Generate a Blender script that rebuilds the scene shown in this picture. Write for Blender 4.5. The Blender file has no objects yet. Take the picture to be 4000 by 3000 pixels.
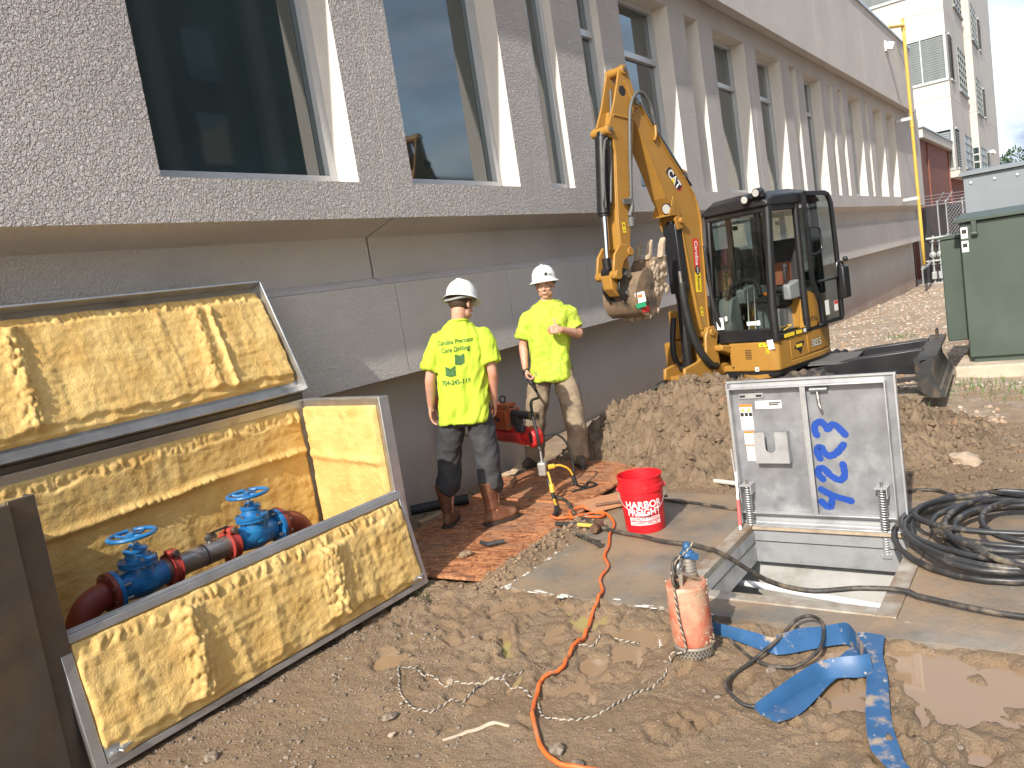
import bpy, bmesh, math, random
import numpy as np
from math import radians, sin, cos, pi, atan2, sqrt
from mathutils import Vector, Matrix, Euler
from mathutils.bvhtree import BVHTree

random.seed(7)
RNG = np.random.default_rng(11)
SC = bpy.context.scene
COL = SC.collection

# ------------------------------------------------------------------ camera
# world: X runs along the concrete building, Y points at its wall, Z up; the photographer stands at the origin
CAM_H = 1.75
AZ, PITCH, ROLL = radians(36.4), radians(6.9), atan2(2144, 13770)
_f0 = Vector((cos(AZ), sin(AZ), 0)); _r = Vector((sin(AZ), -cos(AZ), 0)); _z = Vector((0, 0, 1))
_fw = _f0 * cos(PITCH) - _z * sin(PITCH); _u = _z * cos(PITCH) + _f0 * sin(PITCH)
_cx = _r * cos(ROLL) - _u * sin(ROLL); _cy = _r * sin(ROLL) + _u * cos(ROLL)
cam_data = bpy.data.cameras.new('camera'); cam = bpy.data.objects.new('camera', cam_data); COL.objects.link(cam)
cam.matrix_world = Matrix(((_cx.x, _cy.x, -_fw.x, 0), (_cx.y, _cy.y, -_fw.y, 0), (_cx.z, _cy.z, -_fw.z, CAM_H), (0, 0, 0, 1)))
cam_data.sensor_width = 36; cam_data.lens = 27.44; cam_data.clip_start = 0.05; cam_data.clip_end = 3000
SC.camera = cam

# ------------------------------------------------------------------ sky and sun
SUN_DIR = Vector((1.0, 0.135, -0.77)).normalized()        # the way the light travels
SUN_EL = math.asin(-SUN_DIR.z)
world = bpy.data.worlds.new('World'); SC.world = world; world.use_nodes = True
wn = world.node_tree.nodes; wl = world.node_tree.links; wn.clear()
w_out = wn.new('ShaderNodeOutputWorld'); w_bg = wn.new('ShaderNodeBackground'); w_sky = wn.new('ShaderNodeTexSky')
w_sky.sky_type = 'NISHITA'; w_sky.sun_disc = False
w_sky.sun_elevation = SUN_EL
w_sky.sun_rotation = atan2(-SUN_DIR.x, -SUN_DIR.y)
w_sky.air_density = 1.2; w_sky.dust_density = 1.5; w_sky.ozone_density = 1.0
w_tc = wn.new('ShaderNodeTexCoord'); w_map = wn.new('ShaderNodeMapping'); w_map.inputs['Scale'].default_value = (1, 1, 2.6)
w_no = wn.new('ShaderNodeTexNoise'); w_no.inputs['Scale'].default_value = 3.1; w_no.inputs['Detail'].default_value = 8; w_no.inputs['Roughness'].default_value = 0.55
w_cr = wn.new('ShaderNodeValToRGB'); w_cr.color_ramp.elements[0].position = 0.40; w_cr.color_ramp.elements[1].position = 0.60
w_no2 = wn.new('ShaderNodeTexNoise'); w_no2.inputs['Scale'].default_value = 5.3; w_no2.inputs['Detail'].default_value = 6
w_cr2 = wn.new('ShaderNodeValToRGB')
w_cr2.color_ramp.elements[0].position = 0.42; w_cr2.color_ramp.elements[0].color = (1.5, 1.8, 2.35, 1)
w_cr2.color_ramp.elements[1].position = 0.70; w_cr2.color_ramp.elements[1].color = (4.5, 4.6, 4.8, 1)
w_mix = wn.new('ShaderNodeMixRGB'); w_bg.inputs['Strength'].default_value = 0.15
wl.new(w_tc.outputs['Generated'], w_map.inputs['Vector'])
wl.new(w_map.outputs['Vector'], w_no.inputs['Vector']); wl.new(w_map.outputs['Vector'], w_no2.inputs['Vector'])
wl.new(w_no.outputs['Fac'], w_cr.inputs['Fac']); wl.new(w_no2.outputs['Fac'], w_cr2.inputs['Fac'])
wl.new(w_cr.outputs['Color'], w_mix.inputs['Fac']); wl.new(w_sky.outputs['Color'], w_mix.inputs['Color1']); wl.new(w_cr2.outputs['Color'], w_mix.inputs['Color2'])
wl.new(w_mix.outputs['Color'], w_bg.inputs['Color']); wl.new(w_bg.outputs['Background'], w_out.inputs['Surface'])

sun_data = bpy.data.lights.new('sun', 'SUN'); sun = bpy.data.objects.new('sun', sun_data); COL.objects.link(sun)
sun_data.energy = 2.6; sun_data.angle = radians(0.6); sun_data.color = (1.0, 0.94, 0.84)
sun.rotation_euler = SUN_DIR.to_track_quat('-Z', 'Y').to_euler(); sun.location = (-8, -4, 12)

SC.view_settings.view_transform = 'Standard'; SC.view_settings.look = 'None'
SC.view_settings.exposure = 1.25; SC.view_settings.gamma = 1.0; SC.view_settings.use_curve_mapping = False
SC.cycles.max_bounces = 6; SC.cycles.use_denoising = True

# ------------------------------------------------------------------ numpy noise
_T = RNG.random((256, 256))
def vnoise(x, y):
    x = np.asarray(x, float); y = np.asarray(y, float)
    xi = np.floor(x).astype(int); yi = np.floor(y).astype(int); fx = x - xi; fy = y - yi
    fx = fx * fx * (3 - 2 * fx); fy = fy * fy * (3 - 2 * fy)
    a = _T[xi & 255, yi & 255]; b = _T[(xi + 1) & 255, yi & 255]; c = _T[xi & 255, (yi + 1) & 255]; d = _T[(xi + 1) & 255, (yi + 1) & 255]
    return (a * (1 - fx) + b * fx) * (1 - fy) + (c * (1 - fx) + d * fx) * fy
def fbm(x, y, o=4, g=0.5):
    s = 0; a = 1; t = 0
    for k in range(o):
        s = s + a * (vnoise(x + 17.3 * k, y - 9.1 * k) - 0.5); t += a; a *= g; x = x * 2.03; y = y * 2.03
    return s / t * 2
_JX = RNG.random((256, 256)); _JY = RNG.random((256, 256)); _JH = RNG.random((256, 256))
def cells(x, y):
    """distance to the nearest jittered point, its random value, and the gap to the second nearest"""
    x = np.asarray(x, float); y = np.asarray(y, float)
    xi = np.floor(x).astype(int); yi = np.floor(y).astype(int)
    d1 = np.full(x.shape, 9.0); d2 = np.full(x.shape, 9.0); h = np.zeros(x.shape)
    for i in (-1, 0, 1):
        for j in (-1, 0, 1):
            a = (xi + i) & 255; b = (yi + j) & 255
            d = np.hypot(xi + i + _JX[a, b] - x, yi + j + _JY[a, b] - y)
            m = d < d1
            d2 = np.where(m, d1, np.minimum(d2, d)); h = np.where(m, _JH[a, b], h); d1 = np.where(m, d, d1)
    return d1, h, d2 - d1
def sstep(a, b, x):
    t = np.clip((np.asarray(x, float) - a) / (b - a), 0, 1); return t * t * (3 - 2 * t)

# ------------------------------------------------------------------ materials
MATS = {}
def _n(nt, t, **kw):
    n = nt.nodes.new(t)
    for k, v in kw.items():
        if k in n.inputs: n.inputs[k].default_value = v
        else: setattr(n, k, v)
    return n
def mat(name, col, rough=0.6, metal=0.0, var=0.12, vs=5.0, bump=0.0, bs=60.0, bd=0.01, col2=None, s2=4.0, lo=0.55, hi=0.65, col3=None, s3=9.0, lo3=0.6, hi3=0.66,
        spec=0.5, rv=0.08, r2=None, coat=0.0, trans=0.0, stretch=None, alpha=1.0):
    """a principled material: base colour with soft variation, up to two further colours (dirt, rust, wear) through noise masks, fine bump"""
    m = bpy.data.materials.new(name); m.use_nodes = True; nt = m.node_tree; L = nt.links
    p = nt.nodes['Principled BSDF']; tc = _n(nt, 'ShaderNodeTexCoord'); vec = tc.outputs['Object']
    if stretch:
        mp = _n(nt, 'ShaderNodeMapping'); mp.inputs['Scale'].default_value = stretch; L.new(vec, mp.inputs['Vector']); vec = mp.outputs['Vector']
    c = tuple(col) + (1,)
    n1 = _n(nt, 'ShaderNodeTexNoise', Scale=vs, Detail=6.0, Roughness=0.6); L.new(vec, n1.inputs['Vector'])
    r1 = _n(nt, 'ShaderNodeValToRGB'); e = r1.color_ramp.elements
    e[0].position = 0.3; e[0].color = tuple(max(0, x * (1 - var)) for x in col) + (1,); e[1].position = 0.7; e[1].color = tuple(min(1, x * (1 + var)) for x in col) + (1,)
    L.new(n1.outputs['Fac'], r1.inputs['Fac']); out = r1.outputs['Color']
    rr = _n(nt, 'ShaderNodeMapRange'); rr.inputs['To Min'].default_value = max(0.02, rough - rv); rr.inputs['To Max'].default_value = min(1, rough + rv); L.new(n1.outputs['Fac'], rr.inputs['Value']); rout = rr.outputs['Result']
    for cc, s, a, b in ((col2, s2, lo, hi), (col3, s3, lo3, hi3)):
        if cc is None: continue
        n2 = _n(nt, 'ShaderNodeTexNoise', Scale=s, Detail=8.0, Roughness=0.62); L.new(vec, n2.inputs['Vector'])
        mr = _n(nt, 'ShaderNodeMapRange'); mr.inputs['From Min'].default_value = a; mr.inputs['From Max'].default_value = b; L.new(n2.outputs['Fac'], mr.inputs['Value'])
        mx = _n(nt, 'ShaderNodeMixRGB'); mx.inputs['Color2'].default_value = tuple(cc) + (1,); L.new(mr.outputs['Result'], mx.inputs['Fac']); L.new(out, mx.inputs['Color1']); out = mx.outputs['Color']
        if r2 is not None and cc is col2:
            mm = _n(nt, 'ShaderNodeMixRGB'); mm.inputs['Color2'].default_value = (r2, r2, r2, 1); L.new(mr.outputs['Result'], mm.inputs['Fac']); L.new(rout, mm.inputs['Color1']); rout = mm.outputs['Color']
    L.new(out, p.inputs['Base Color']); L.new(rout, p.inputs['Roughness'])
    p.inputs['Metallic'].default_value = metal; p.inputs['Specular IOR Level'].default_value = spec
    if coat: p.inputs['Coat Weight'].default_value = coat; p.inputs['Coat Roughness'].default_value = 0.15
    if trans: p.inputs['Transmission Weight'].default_value = trans
    if alpha < 1: p.inputs['Alpha'].default_value = alpha
    if bump:
        nb = _n(nt, 'ShaderNodeTexNoise', Scale=bs, Detail=5.0, Roughness=0.65); L.new(vec, nb.inputs['Vector'])
        b = _n(nt, 'ShaderNodeBump', Strength=bump, Distance=bd); L.new(nb.outputs['Fac'], b.inputs['Height']); L.new(b.outputs['Normal'], p.inputs['Normal'])
    MATS[name] = m
    return m

# ------------------------------------------------------------------ objects
def link(o, parent=None):
    COL.objects.link(o)
    if parent is not None: o.parent = parent
    return o
def tag(o, label=None, cat=None, group=None, kind=None):
    if label: o['label'] = label
    if cat: o['category'] = cat
    if group: o['group'] = group
    if kind: o['kind'] = kind
    return o
def empty(name, loc=(0, 0, 0), rz=0.0, label=None, cat=None, group=None, rot=None):
    o = bpy.data.objects.new(name, None); o.empty_display_size = 0.1; o.location = loc
    o.rotation_euler = rot if rot else (0, 0, rz)
    link(o); return tag(o, label, cat, group)
def mesh_obj(name, me, m=None, parent=None, loc=None):
    o = bpy.data.objects.new(name, me); link(o, parent)
    if m is not None: me.materials.append(m if not isinstance(m, str) else MATS[m])
    if loc: o.location = loc
    return o
def finish(me, smooth=30):
    if smooth is None: return me
    me.shade_smooth()
    if smooth < 180: me.set_sharp_from_angle(angle=radians(smooth))
    return me
def frame_of(d):
    d = Vector(d).normalized(); up = Vector((0, 0, 1)) if abs(d.z) < 0.95 else Vector((1, 0, 0))
    a = d.cross(up).normalized(); return a, a.cross(d).normalized()
def catmull(pts, n=6, closed=False):
    P = [Vector(p) for p in pts]; out = []; N = len(P); rng = range(N if closed else N - 1)
    for i in rng:
        p0 = P[(i - 1) % N] if (closed or i > 0) else P[0]; p1 = P[i]; p2 = P[(i + 1) % N]; p3 = P[(i + 2) % N] if (closed or i + 2 < N) else P[-1]
        for k in range(n):
            t = k / n; out.append(0.5 * ((2 * p1) + (p2 - p0) * t + (2 * p0 - 5 * p1 + 4 * p2 - p3) * t * t + (3 * p1 - p0 - 3 * p2 + p3) * t ** 3))
    if not closed: out.append(P[-1])
    return out

class MB:
    """collects shapes and links them as ONE mesh object"""
    def __init__(self, M=None): self.v = []; self.f = []; self.M = M
    def _add(self, vs, fs):
        b = len(self.v)
        if self.M is not None: vs = [self.M @ Vector(p) for p in vs]
        self.v += [tuple(p) for p in vs]; self.f += [tuple(b + i for i in q) for q in fs]; return self
    def box(self, c, s, rot=None):
        x, y, z = (k / 2 for k in s)
        vs = [Vector(p) for p in ((-x, -y, -z), (x, -y, -z), (x, y, -z), (-x, y, -z), (-x, -y, z), (x, -y, z), (x, y, z), (-x, y, z))]
        if rot is not None:
            R = rot if isinstance(rot, Matrix) else Euler(rot).to_matrix()
            vs = [R @ p for p in vs]
        return self._add([p + Vector(c) for p in vs], [(0, 3, 2, 1), (4, 5, 6, 7), (0, 1, 5, 4), (1, 2, 6, 5), (2, 3, 7, 6), (3, 0, 4, 7)])
    def bx(self, x0, x1, y0, y1, z0, z1): return self.box(((x0 + x1) / 2, (y0 + y1) / 2, (z0 + z1) / 2), (x1 - x0, y1 - y0, z1 - z0))
    def bar(self, p0, p1, w, h):
        p0, p1 = Vector(p0), Vector(p1); a, b = frame_of(p1 - p0); a = a * w / 2; b = b * h / 2
        vs = [p0 - a - b, p0 + a - b, p0 + a + b, p0 - a + b, p1 - a - b, p1 + a - b, p1 + a + b, p1 - a + b]
        return self._add(vs, [(0, 1, 2, 3), (7, 6, 5, 4), (0, 4, 5, 1), (1, 5, 6, 2), (2, 6, 7, 3), (3, 7, 4, 0)])
    def tube(self, pts, r, n=8, closed=False, cap=True):
        P = [Vector(p) for p in pts]; N = len(P); rs = r if hasattr(r, '__len__') else [r] * N
        vs = []; prev = None
        for i in range(N):
            if closed: d = P[(i + 1) % N] - P[i - 1]
            else: d = P[min(i + 1, N - 1)] - P[max(i - 1, 0)]
            if d.length < 1e-9: d = Vector((0, 0, 1))
            d.normalize()
            if prev is None: a = frame_of(d)[0]; b = d.cross(a)
            else:
                a = prev - d * prev.dot(d)
                a = a.normalized() if a.length > 1e-6 else frame_of(d)[0]
                b = d.cross(a)
            prev = a
            for k in range(n):
                t = 2 * pi * k / n; vs.append(P[i] + (a * cos(t) + b * sin(t)) * rs[i])
        fs = []
        for i in range(N if closed else N - 1):
            j = (i + 1) % N
            for k in range(n):
                k2 = (k + 1) % n; fs.append((i * n + k, i * n + k2, j * n + k2, j * n + k))
        if cap and not closed: fs.append(tuple(range(n - 1, -1, -1))); fs.append(tuple((N - 1) * n + k for k in range(n)))
        return self._add(vs, fs)
    def cyl(self, p0, p1, r0, r1=None, n=16): return self.tube([p0, p1], [r0, r0 if r1 is None else r1], n)
    def lathe(self, prof, c=(0, 0, 0), axis=(0, 0, 1), n=24):
        """prof: (radius, height) pairs along the axis"""
        c = Vector(c); d = Vector(axis).normalized(); a, b = frame_of(d); vs = []; fs = []; N = len(prof)
        for r, h in prof:
            for k in range(n):
                t = 2 * pi * k / n; vs.append(c + d * h + (a * cos(t) + b * sin(t)) * max(r, 1e-4))
        for i in range(N - 1):
            for k in range(n):
                k2 = (k + 1) % n; fs.append((i * n + k, i * n + k2, (i + 1) * n + k2, (i + 1) * n + k))
        return self._add(vs, fs)
    def prism(self, poly, y0, y1, plane='xz'):
        """a closed outline in a plane, given thickness along the third axis"""
        n = len(poly); m = {'xz': lambda p, y: (p[0], y, p[1]), 'yz': lambda p, y: (y, p[0], p[1]), 'xy': lambda p, y: (p[0], p[1], y)}[plane]
        vs = [m(p, y0) for p in poly] + [m(p, y1) for p in poly]
        return self._add(vs, [tuple(range(n - 1, -1, -1)), tuple(range(n, 2 * n))] + [(i, (i + 1) % n, n + (i + 1) % n, n + i) for i in range(n)])
    def sph(self, c, r, n=10, s=(1, 1, 1)):
        vs = []; fs = []; c = Vector(c); m = max(4, n // 2 + 1)
        for i in range(m + 1):
            t = pi * i / m
            for k in range(n):
                u = 2 * pi * k / n; vs.append((c.x + r * s[0] * sin(t) * cos(u), c.y + r * s[1] * sin(t) * sin(u), c.z + r * s[2] * cos(t)))
        for i in range(m):
            for k in range(n):
                k2 = (k + 1) % n; fs.append((i * n + k, (i + 1) * n + k, (i + 1) * n + k2, i * n + k2))
        return self._add(vs, fs)
    def quad(self, *p): return self._add([Vector(q) for q in p], [tuple(range(len(p)))])
    def mesh(self, name, smooth=30, merge=True):
        me = bpy.data.meshes.new(name); me.from_pydata(self.v, [], self.f)
        bm = bmesh.new(); bm.from_mesh(me)
        if merge: bmesh.ops.remove_doubles(bm, verts=bm.verts, dist=1e-5)
        bmesh.ops.dissolve_degenerate(bm, dist=1e-6, edges=bm.edges)
        bmesh.ops.recalc_face_normals(bm, faces=bm.faces); bm.to_mesh(me); bm.free()
        return finish(me, smooth)
    def build(self, name, m, parent=None, smooth=30, bevel=0, seg=2, merge=True, label=None):
        o = mesh_obj(name, self.mesh(name, smooth, merge), m, parent)
        if bevel:
            b = o.modifiers.new('bevel', 'BEVEL'); b.width = bevel; b.segments = seg; b.limit_method = 'ANGLE'; b.angle_limit = radians(35)
        if label: o['label'] = label
        return o

def grid_mesh(name, X, Y, Z, skip=None, smooth=180):
    """a mesh from 2D arrays of coordinates; skip marks cells to leave out"""
    nu, nv = X.shape; me = bpy.data.meshes.new(name)
    co = np.stack([X, Y, Z], -1).reshape(-1, 3)
    idx = np.arange(nu * nv).reshape(nu, nv)
    q = np.stack([idx[:-1, :-1], idx[1:, :-1], idx[1:, 1:], idx[:-1, 1:]], -1)
    q = q.reshape(-1, 4) if skip is None else q[~skip]
    me.vertices.add(len(co)); me.vertices.foreach_set('co', co.astype(np.float32).ravel())
    me.loops.add(q.size); me.loops.foreach_set('vertex_index', q.astype(np.int32).ravel())
    me.polygons.add(len(q)); me.polygons.foreach_set('loop_start', np.arange(0, q.size, 4, dtype=np.int32))
    me.update(calc_edges=True); me.validate()
    return finish(me, smooth)

_FONT = None
def text_mesh(txt, size, bold=0.0, align='CENTER', shear=0.0, sx=1.0):
    c = bpy.data.curves.new('lettering', 'FONT'); c.body = txt; c.size = size; c.align_x = align; c.align_y = 'CENTER'; c.offset = bold; c.shear = shear; c.resolution_u = 3
    o = bpy.data.objects.new('lettering', c); COL.objects.link(o)
    dg = bpy.context.evaluated_depsgraph_get(); me = bpy.data.meshes.new_from_object(o.evaluated_get(dg))
    bpy.data.objects.remove(o); bpy.data.curves.remove(c)
    for v in me.vertices: v.co.x *= sx
    return me
def print_on(me, name, m, parent, fn, smooth=None):
    """lay flat lettering onto a surface: fn maps (x, y) to a 3D point"""
    for v in me.vertices: v.co = fn(v.co.x, v.co.y)
    me.materials.clear(); me.update()
    return mesh_obj(name, me, m, parent)
def flat_poly(polys, name, m, parent, fn):
    vs = []; fs = []
    for p in polys:
        b = len(vs); vs += [fn(*q) for q in p]; fs.append(tuple(range(b, b + len(p))))
    me = bpy.data.meshes.new(name); me.from_pydata([tuple(v) for v in vs], [], fs)
    return mesh_obj(name, me, m, parent)
def plane_fn(o, ux, uy, off=0.0):
    o = Vector(o); ux = Vector(ux).normalized(); uy = Vector(uy).normalized(); nn = ux.cross(uy).normalized()
    return lambda x, y: o + ux * x + uy * y + nn * off
def inst(src, name, parent=None, loc=None, rot=None, scale=None):
    o = bpy.data.objects.new(name, src.data); link(o, parent)
    if loc: o.location = loc
    if rot: o.rotation_euler = rot
    if scale: o.scale = scale
    return o
# ------------------------------------------------------------------ shared materials
def stucco_mat(name, col, scale, dist, strength, fine=True, stain=None):
    m = bpy.data.materials.new(name); m.use_nodes = True; nt = m.node_tree; L = nt.links; p = nt.nodes['Principled BSDF']
    tc = _n(nt, 'ShaderNodeTexCoord'); vec = tc.outputs['Object']
    n1 = _n(nt, 'ShaderNodeTexNoise', Scale=scale, Detail=2.5, Roughness=0.5, Distortion=0.9); L.new(vec, n1.inputs['Vector'])
    cr = _n(nt, 'ShaderNodeValToRGB'); cr.color_ramp.elements[0].position = 0.36; cr.color_ramp.elements[1].position = 0.62; L.new(n1.outputs['Fac'], cr.inputs['Fac'])
    n2 = _n(nt, 'ShaderNodeTexNoise', Scale=scale * 4, Detail=4.0); L.new(vec, n2.inputs['Vector'])
    ad = _n(nt, 'ShaderNodeMath', operation='MULTIPLY_ADD'); L.new(n2.outputs['Fac'], ad.inputs[0]); ad.inputs[1].default_value = 0.25; L.new(cr.outputs['Color'], ad.inputs[2])
    b = _n(nt, 'ShaderNodeBump', Strength=strength, Distance=dist); L.new(ad.outputs['Value'], b.inputs['Height']); L.new(b.outputs['Normal'], p.inputs['Normal'])
    n3 = _n(nt, 'ShaderNodeTexNoise', Scale=0.7, Detail=7.0, Roughness=0.65); L.new(vec, n3.inputs['Vector'])
    c3 = _n(nt, 'ShaderNodeValToRGB'); e = c3.color_ramp.elements; e[0].position = 0.3; e[1].position = 0.7
    e[0].color = tuple(k * 0.9 for k in col) + (1,); e[1].color = tuple(k * 1.07 for k in col) + (1,); L.new(n3.outputs['Fac'], c3.inputs['Fac']); out = c3.outputs['Color']
    if stain:
        # rusty clay splashed and wicked up from the ground
        sx = _n(nt, 'ShaderNodeSeparateXYZ'); L.new(vec, sx.inputs['Vector'])
        n4 = _n(nt, 'ShaderNodeTexNoise', Scale=1.7, Detail=8.0, Roughness=0.7); L.new(vec, n4.inputs['Vector'])
        mr = _n(nt, 'ShaderNodeMapRange'); mr.inputs['From Min'].default_value = 0.55; mr.inputs['From Max'].default_value = -0.35; L.new(sx.outputs['Z'], mr.inputs['Value'])
        mu = _n(nt, 'ShaderNodeMath', operation='MULTIPLY'); L.new(mr.outputs['Result'], mu.inputs[0]); L.new(n4.outputs['Fac'], mu.inputs[1])
        mx = _n(nt, 'ShaderNodeMixRGB'); mx.inputs['Color2'].default_value = tuple(stain) + (1,); L.new(mu.outputs['Value'], mx.inputs['Fac']); L.new(out, mx.inputs['Color1']); out = mx.outputs['Color']
    L.new(out, p.inputs['Base Color']); p.inputs['Roughness'].default_value = 0.9; p.inputs['Specular IOR Level'].default_value = 0.25
    MATS[name] = m; return m
stucco_mat('stucco', (0.64, 0.60, 0.575), 48, 0.0155, 1.0)
stucco_mat('stucco_fine', (0.62, 0.58, 0.545), 60, 0.008, 0.8)
stucco_mat('reveal', (0.66, 0.62, 0.57), 70, 0.003, 0.5)
stucco_mat('foundation', (0.47, 0.44, 0.405), 26, 0.004, 0.5, stain=(0.30, 0.17, 0.09))
stucco_mat('tower_concrete', (0.55, 0.51, 0.455), 3, 0.02, 0.3)
mat('white_frame', (0.55, 0.56, 0.57), 0.4, 0.3, 0.05, 4)
mat('dark_glass', (0.014, 0.032, 0.034), 0.04, 0.0, 0.3, 1.5, rv=0.02, spec=0.5)
MATS['dark_glass'].node_tree.nodes['Principled BSDF'].inputs['IOR'].default_value = 2.1
mat('dark_void', (0.01, 0.01, 0.012), 0.8)
mat('galv', (0.55, 0.56, 0.57), 0.42, 0.85, 0.12, 9, bump=0.15, bs=40, bd=0.004)
mat('coping', (0.42, 0.46, 0.50), 0.4, 0.6, 0.1, 2)
mat('gas_yellow', (0.62, 0.40, 0.075), 0.45, 0, 0.08, 5)
mat('louver_grey', (0.40, 0.43, 0.42), 0.5, 0.2, 0.1, 3)
mat('black_rubber', (0.018, 0.018, 0.018), 0.6, 0, 0.3, 12, bump=0.2, bs=50, bd=0.003)
mat('steel_dark', (0.06, 0.06, 0.062), 0.5, 0.5, 0.2, 10, bump=0.15)
mat('mud', (0.235, 0.16, 0.10), 0.8, 0, 0.25, 14, bump=0.6, bs=45, bd=0.02)
mat('mud_dry', (0.40, 0.31, 0.22), 0.9, 0, 0.25, 14, bump=0.6, bs=60, bd=0.01)

# ------------------------------------------------------------------ ground
VAULT = (3.74, 4.77, 0.83, 1.77)          # the access opening in the slab: x0, x1, y0, y1
SLAB = (3.47, 5.40, -1.6, 2.84)
PUDDLES = [(3.24, 0.56, 0.156), (3.14, 0.5, 0.147), (3.02, 0.45, 0.12), (3.33, 0.47, 0.11), (3.3, 0.62, 0.11), (3.1, 0.36, 0.092), (3.33, 0.31, 0.083), (3.17, 0.26, 0.11), (3.28, 2.74, 0.074), (3.31, 2.56, 0.081), (3.33, 2.33, 0.052), (3.24, 2.16, 0.089), (3.1, 2.26, 0.067), (3.19, 1.88, 0.096), (2.87, 1.9, 0.081), (3.15, 1.73, 0.067), (3.02, 1.82, 0.089), (3.14, 2.67, 0.059), (2.55, 2.95, 0.096), (2.96, 1.5, 0.052), (2.95, 0.79, 0.074), (3.25, 0.92, 0.092), (2.93, 1.24, 0.074)]
WATER = -0.030
_rg = random.Random(31); GOUGES = []
for _ in range(46):
    _x, _y, _a, _l = _rg.uniform(2.25, 3.42), _rg.uniform(0.1, 3.0), _rg.uniform(0, 6.28), _rg.uniform(0.05, 0.22)
    GOUGES.append((_x, _y, _x + cos(_a) * _l, _y + sin(_a) * _l * 0.8, _rg.uniform(0.010, 0.026), _rg.uniform(0.012, 0.032)))
GOUGES += [(2.98, 2.50, 2.78, 2.32, 0.026, 0.040), (2.92, 2.56, 2.98, 2.50, 0.03, 0.035), (2.66, 0.55, 2.45, 0.42, 0.03, 0.03), (2.75, 0.35, 2.50, 0.30, 0.04, 0.035)]
def gouged(x, y):
    out = np.zeros(np.shape(x)); m = (x > 1.9) & (x < 3.6) & (y > -0.2) & (y < 3.2)
    if not m.any(): return out
    X = x[m]; Y = y[m]; X = X + 0.02 * fbm(X * 16, Y * 16, 2); Y = Y + 0.02 * fbm(Y * 16 + 5, X * 16, 2); h = np.zeros(X.shape)
    for x0, y0, x1, y1, w, d in GOUGES:
        k = (np.abs(X - (x0 + x1) / 2) < 0.25) & (np.abs(Y - (y0 + y1) / 2) < 0.25)
        if not k.any(): continue
        a = X[k]; b = Y[k]; ux, uy = x1 - x0, y1 - y0; t = np.clip(((a - x0) * ux + (b - y0) * uy) / (ux * ux + uy * uy), 0, 1); q = np.hypot(a - x0 - t * ux, b - y0 - t * uy)
        h[k] += -d * np.exp(-(q / w) ** 2) + 0.45 * d * np.exp(-((q - 2.0 * w) / (0.8 * w)) ** 2) * (0.5 + vnoise(a * 20, b * 20))
    out[m] = h; return out
def base_h(x, y):
    return -0.78 * (1 - np.exp(-np.maximum(0, x - 10.5) / 15.0))
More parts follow.
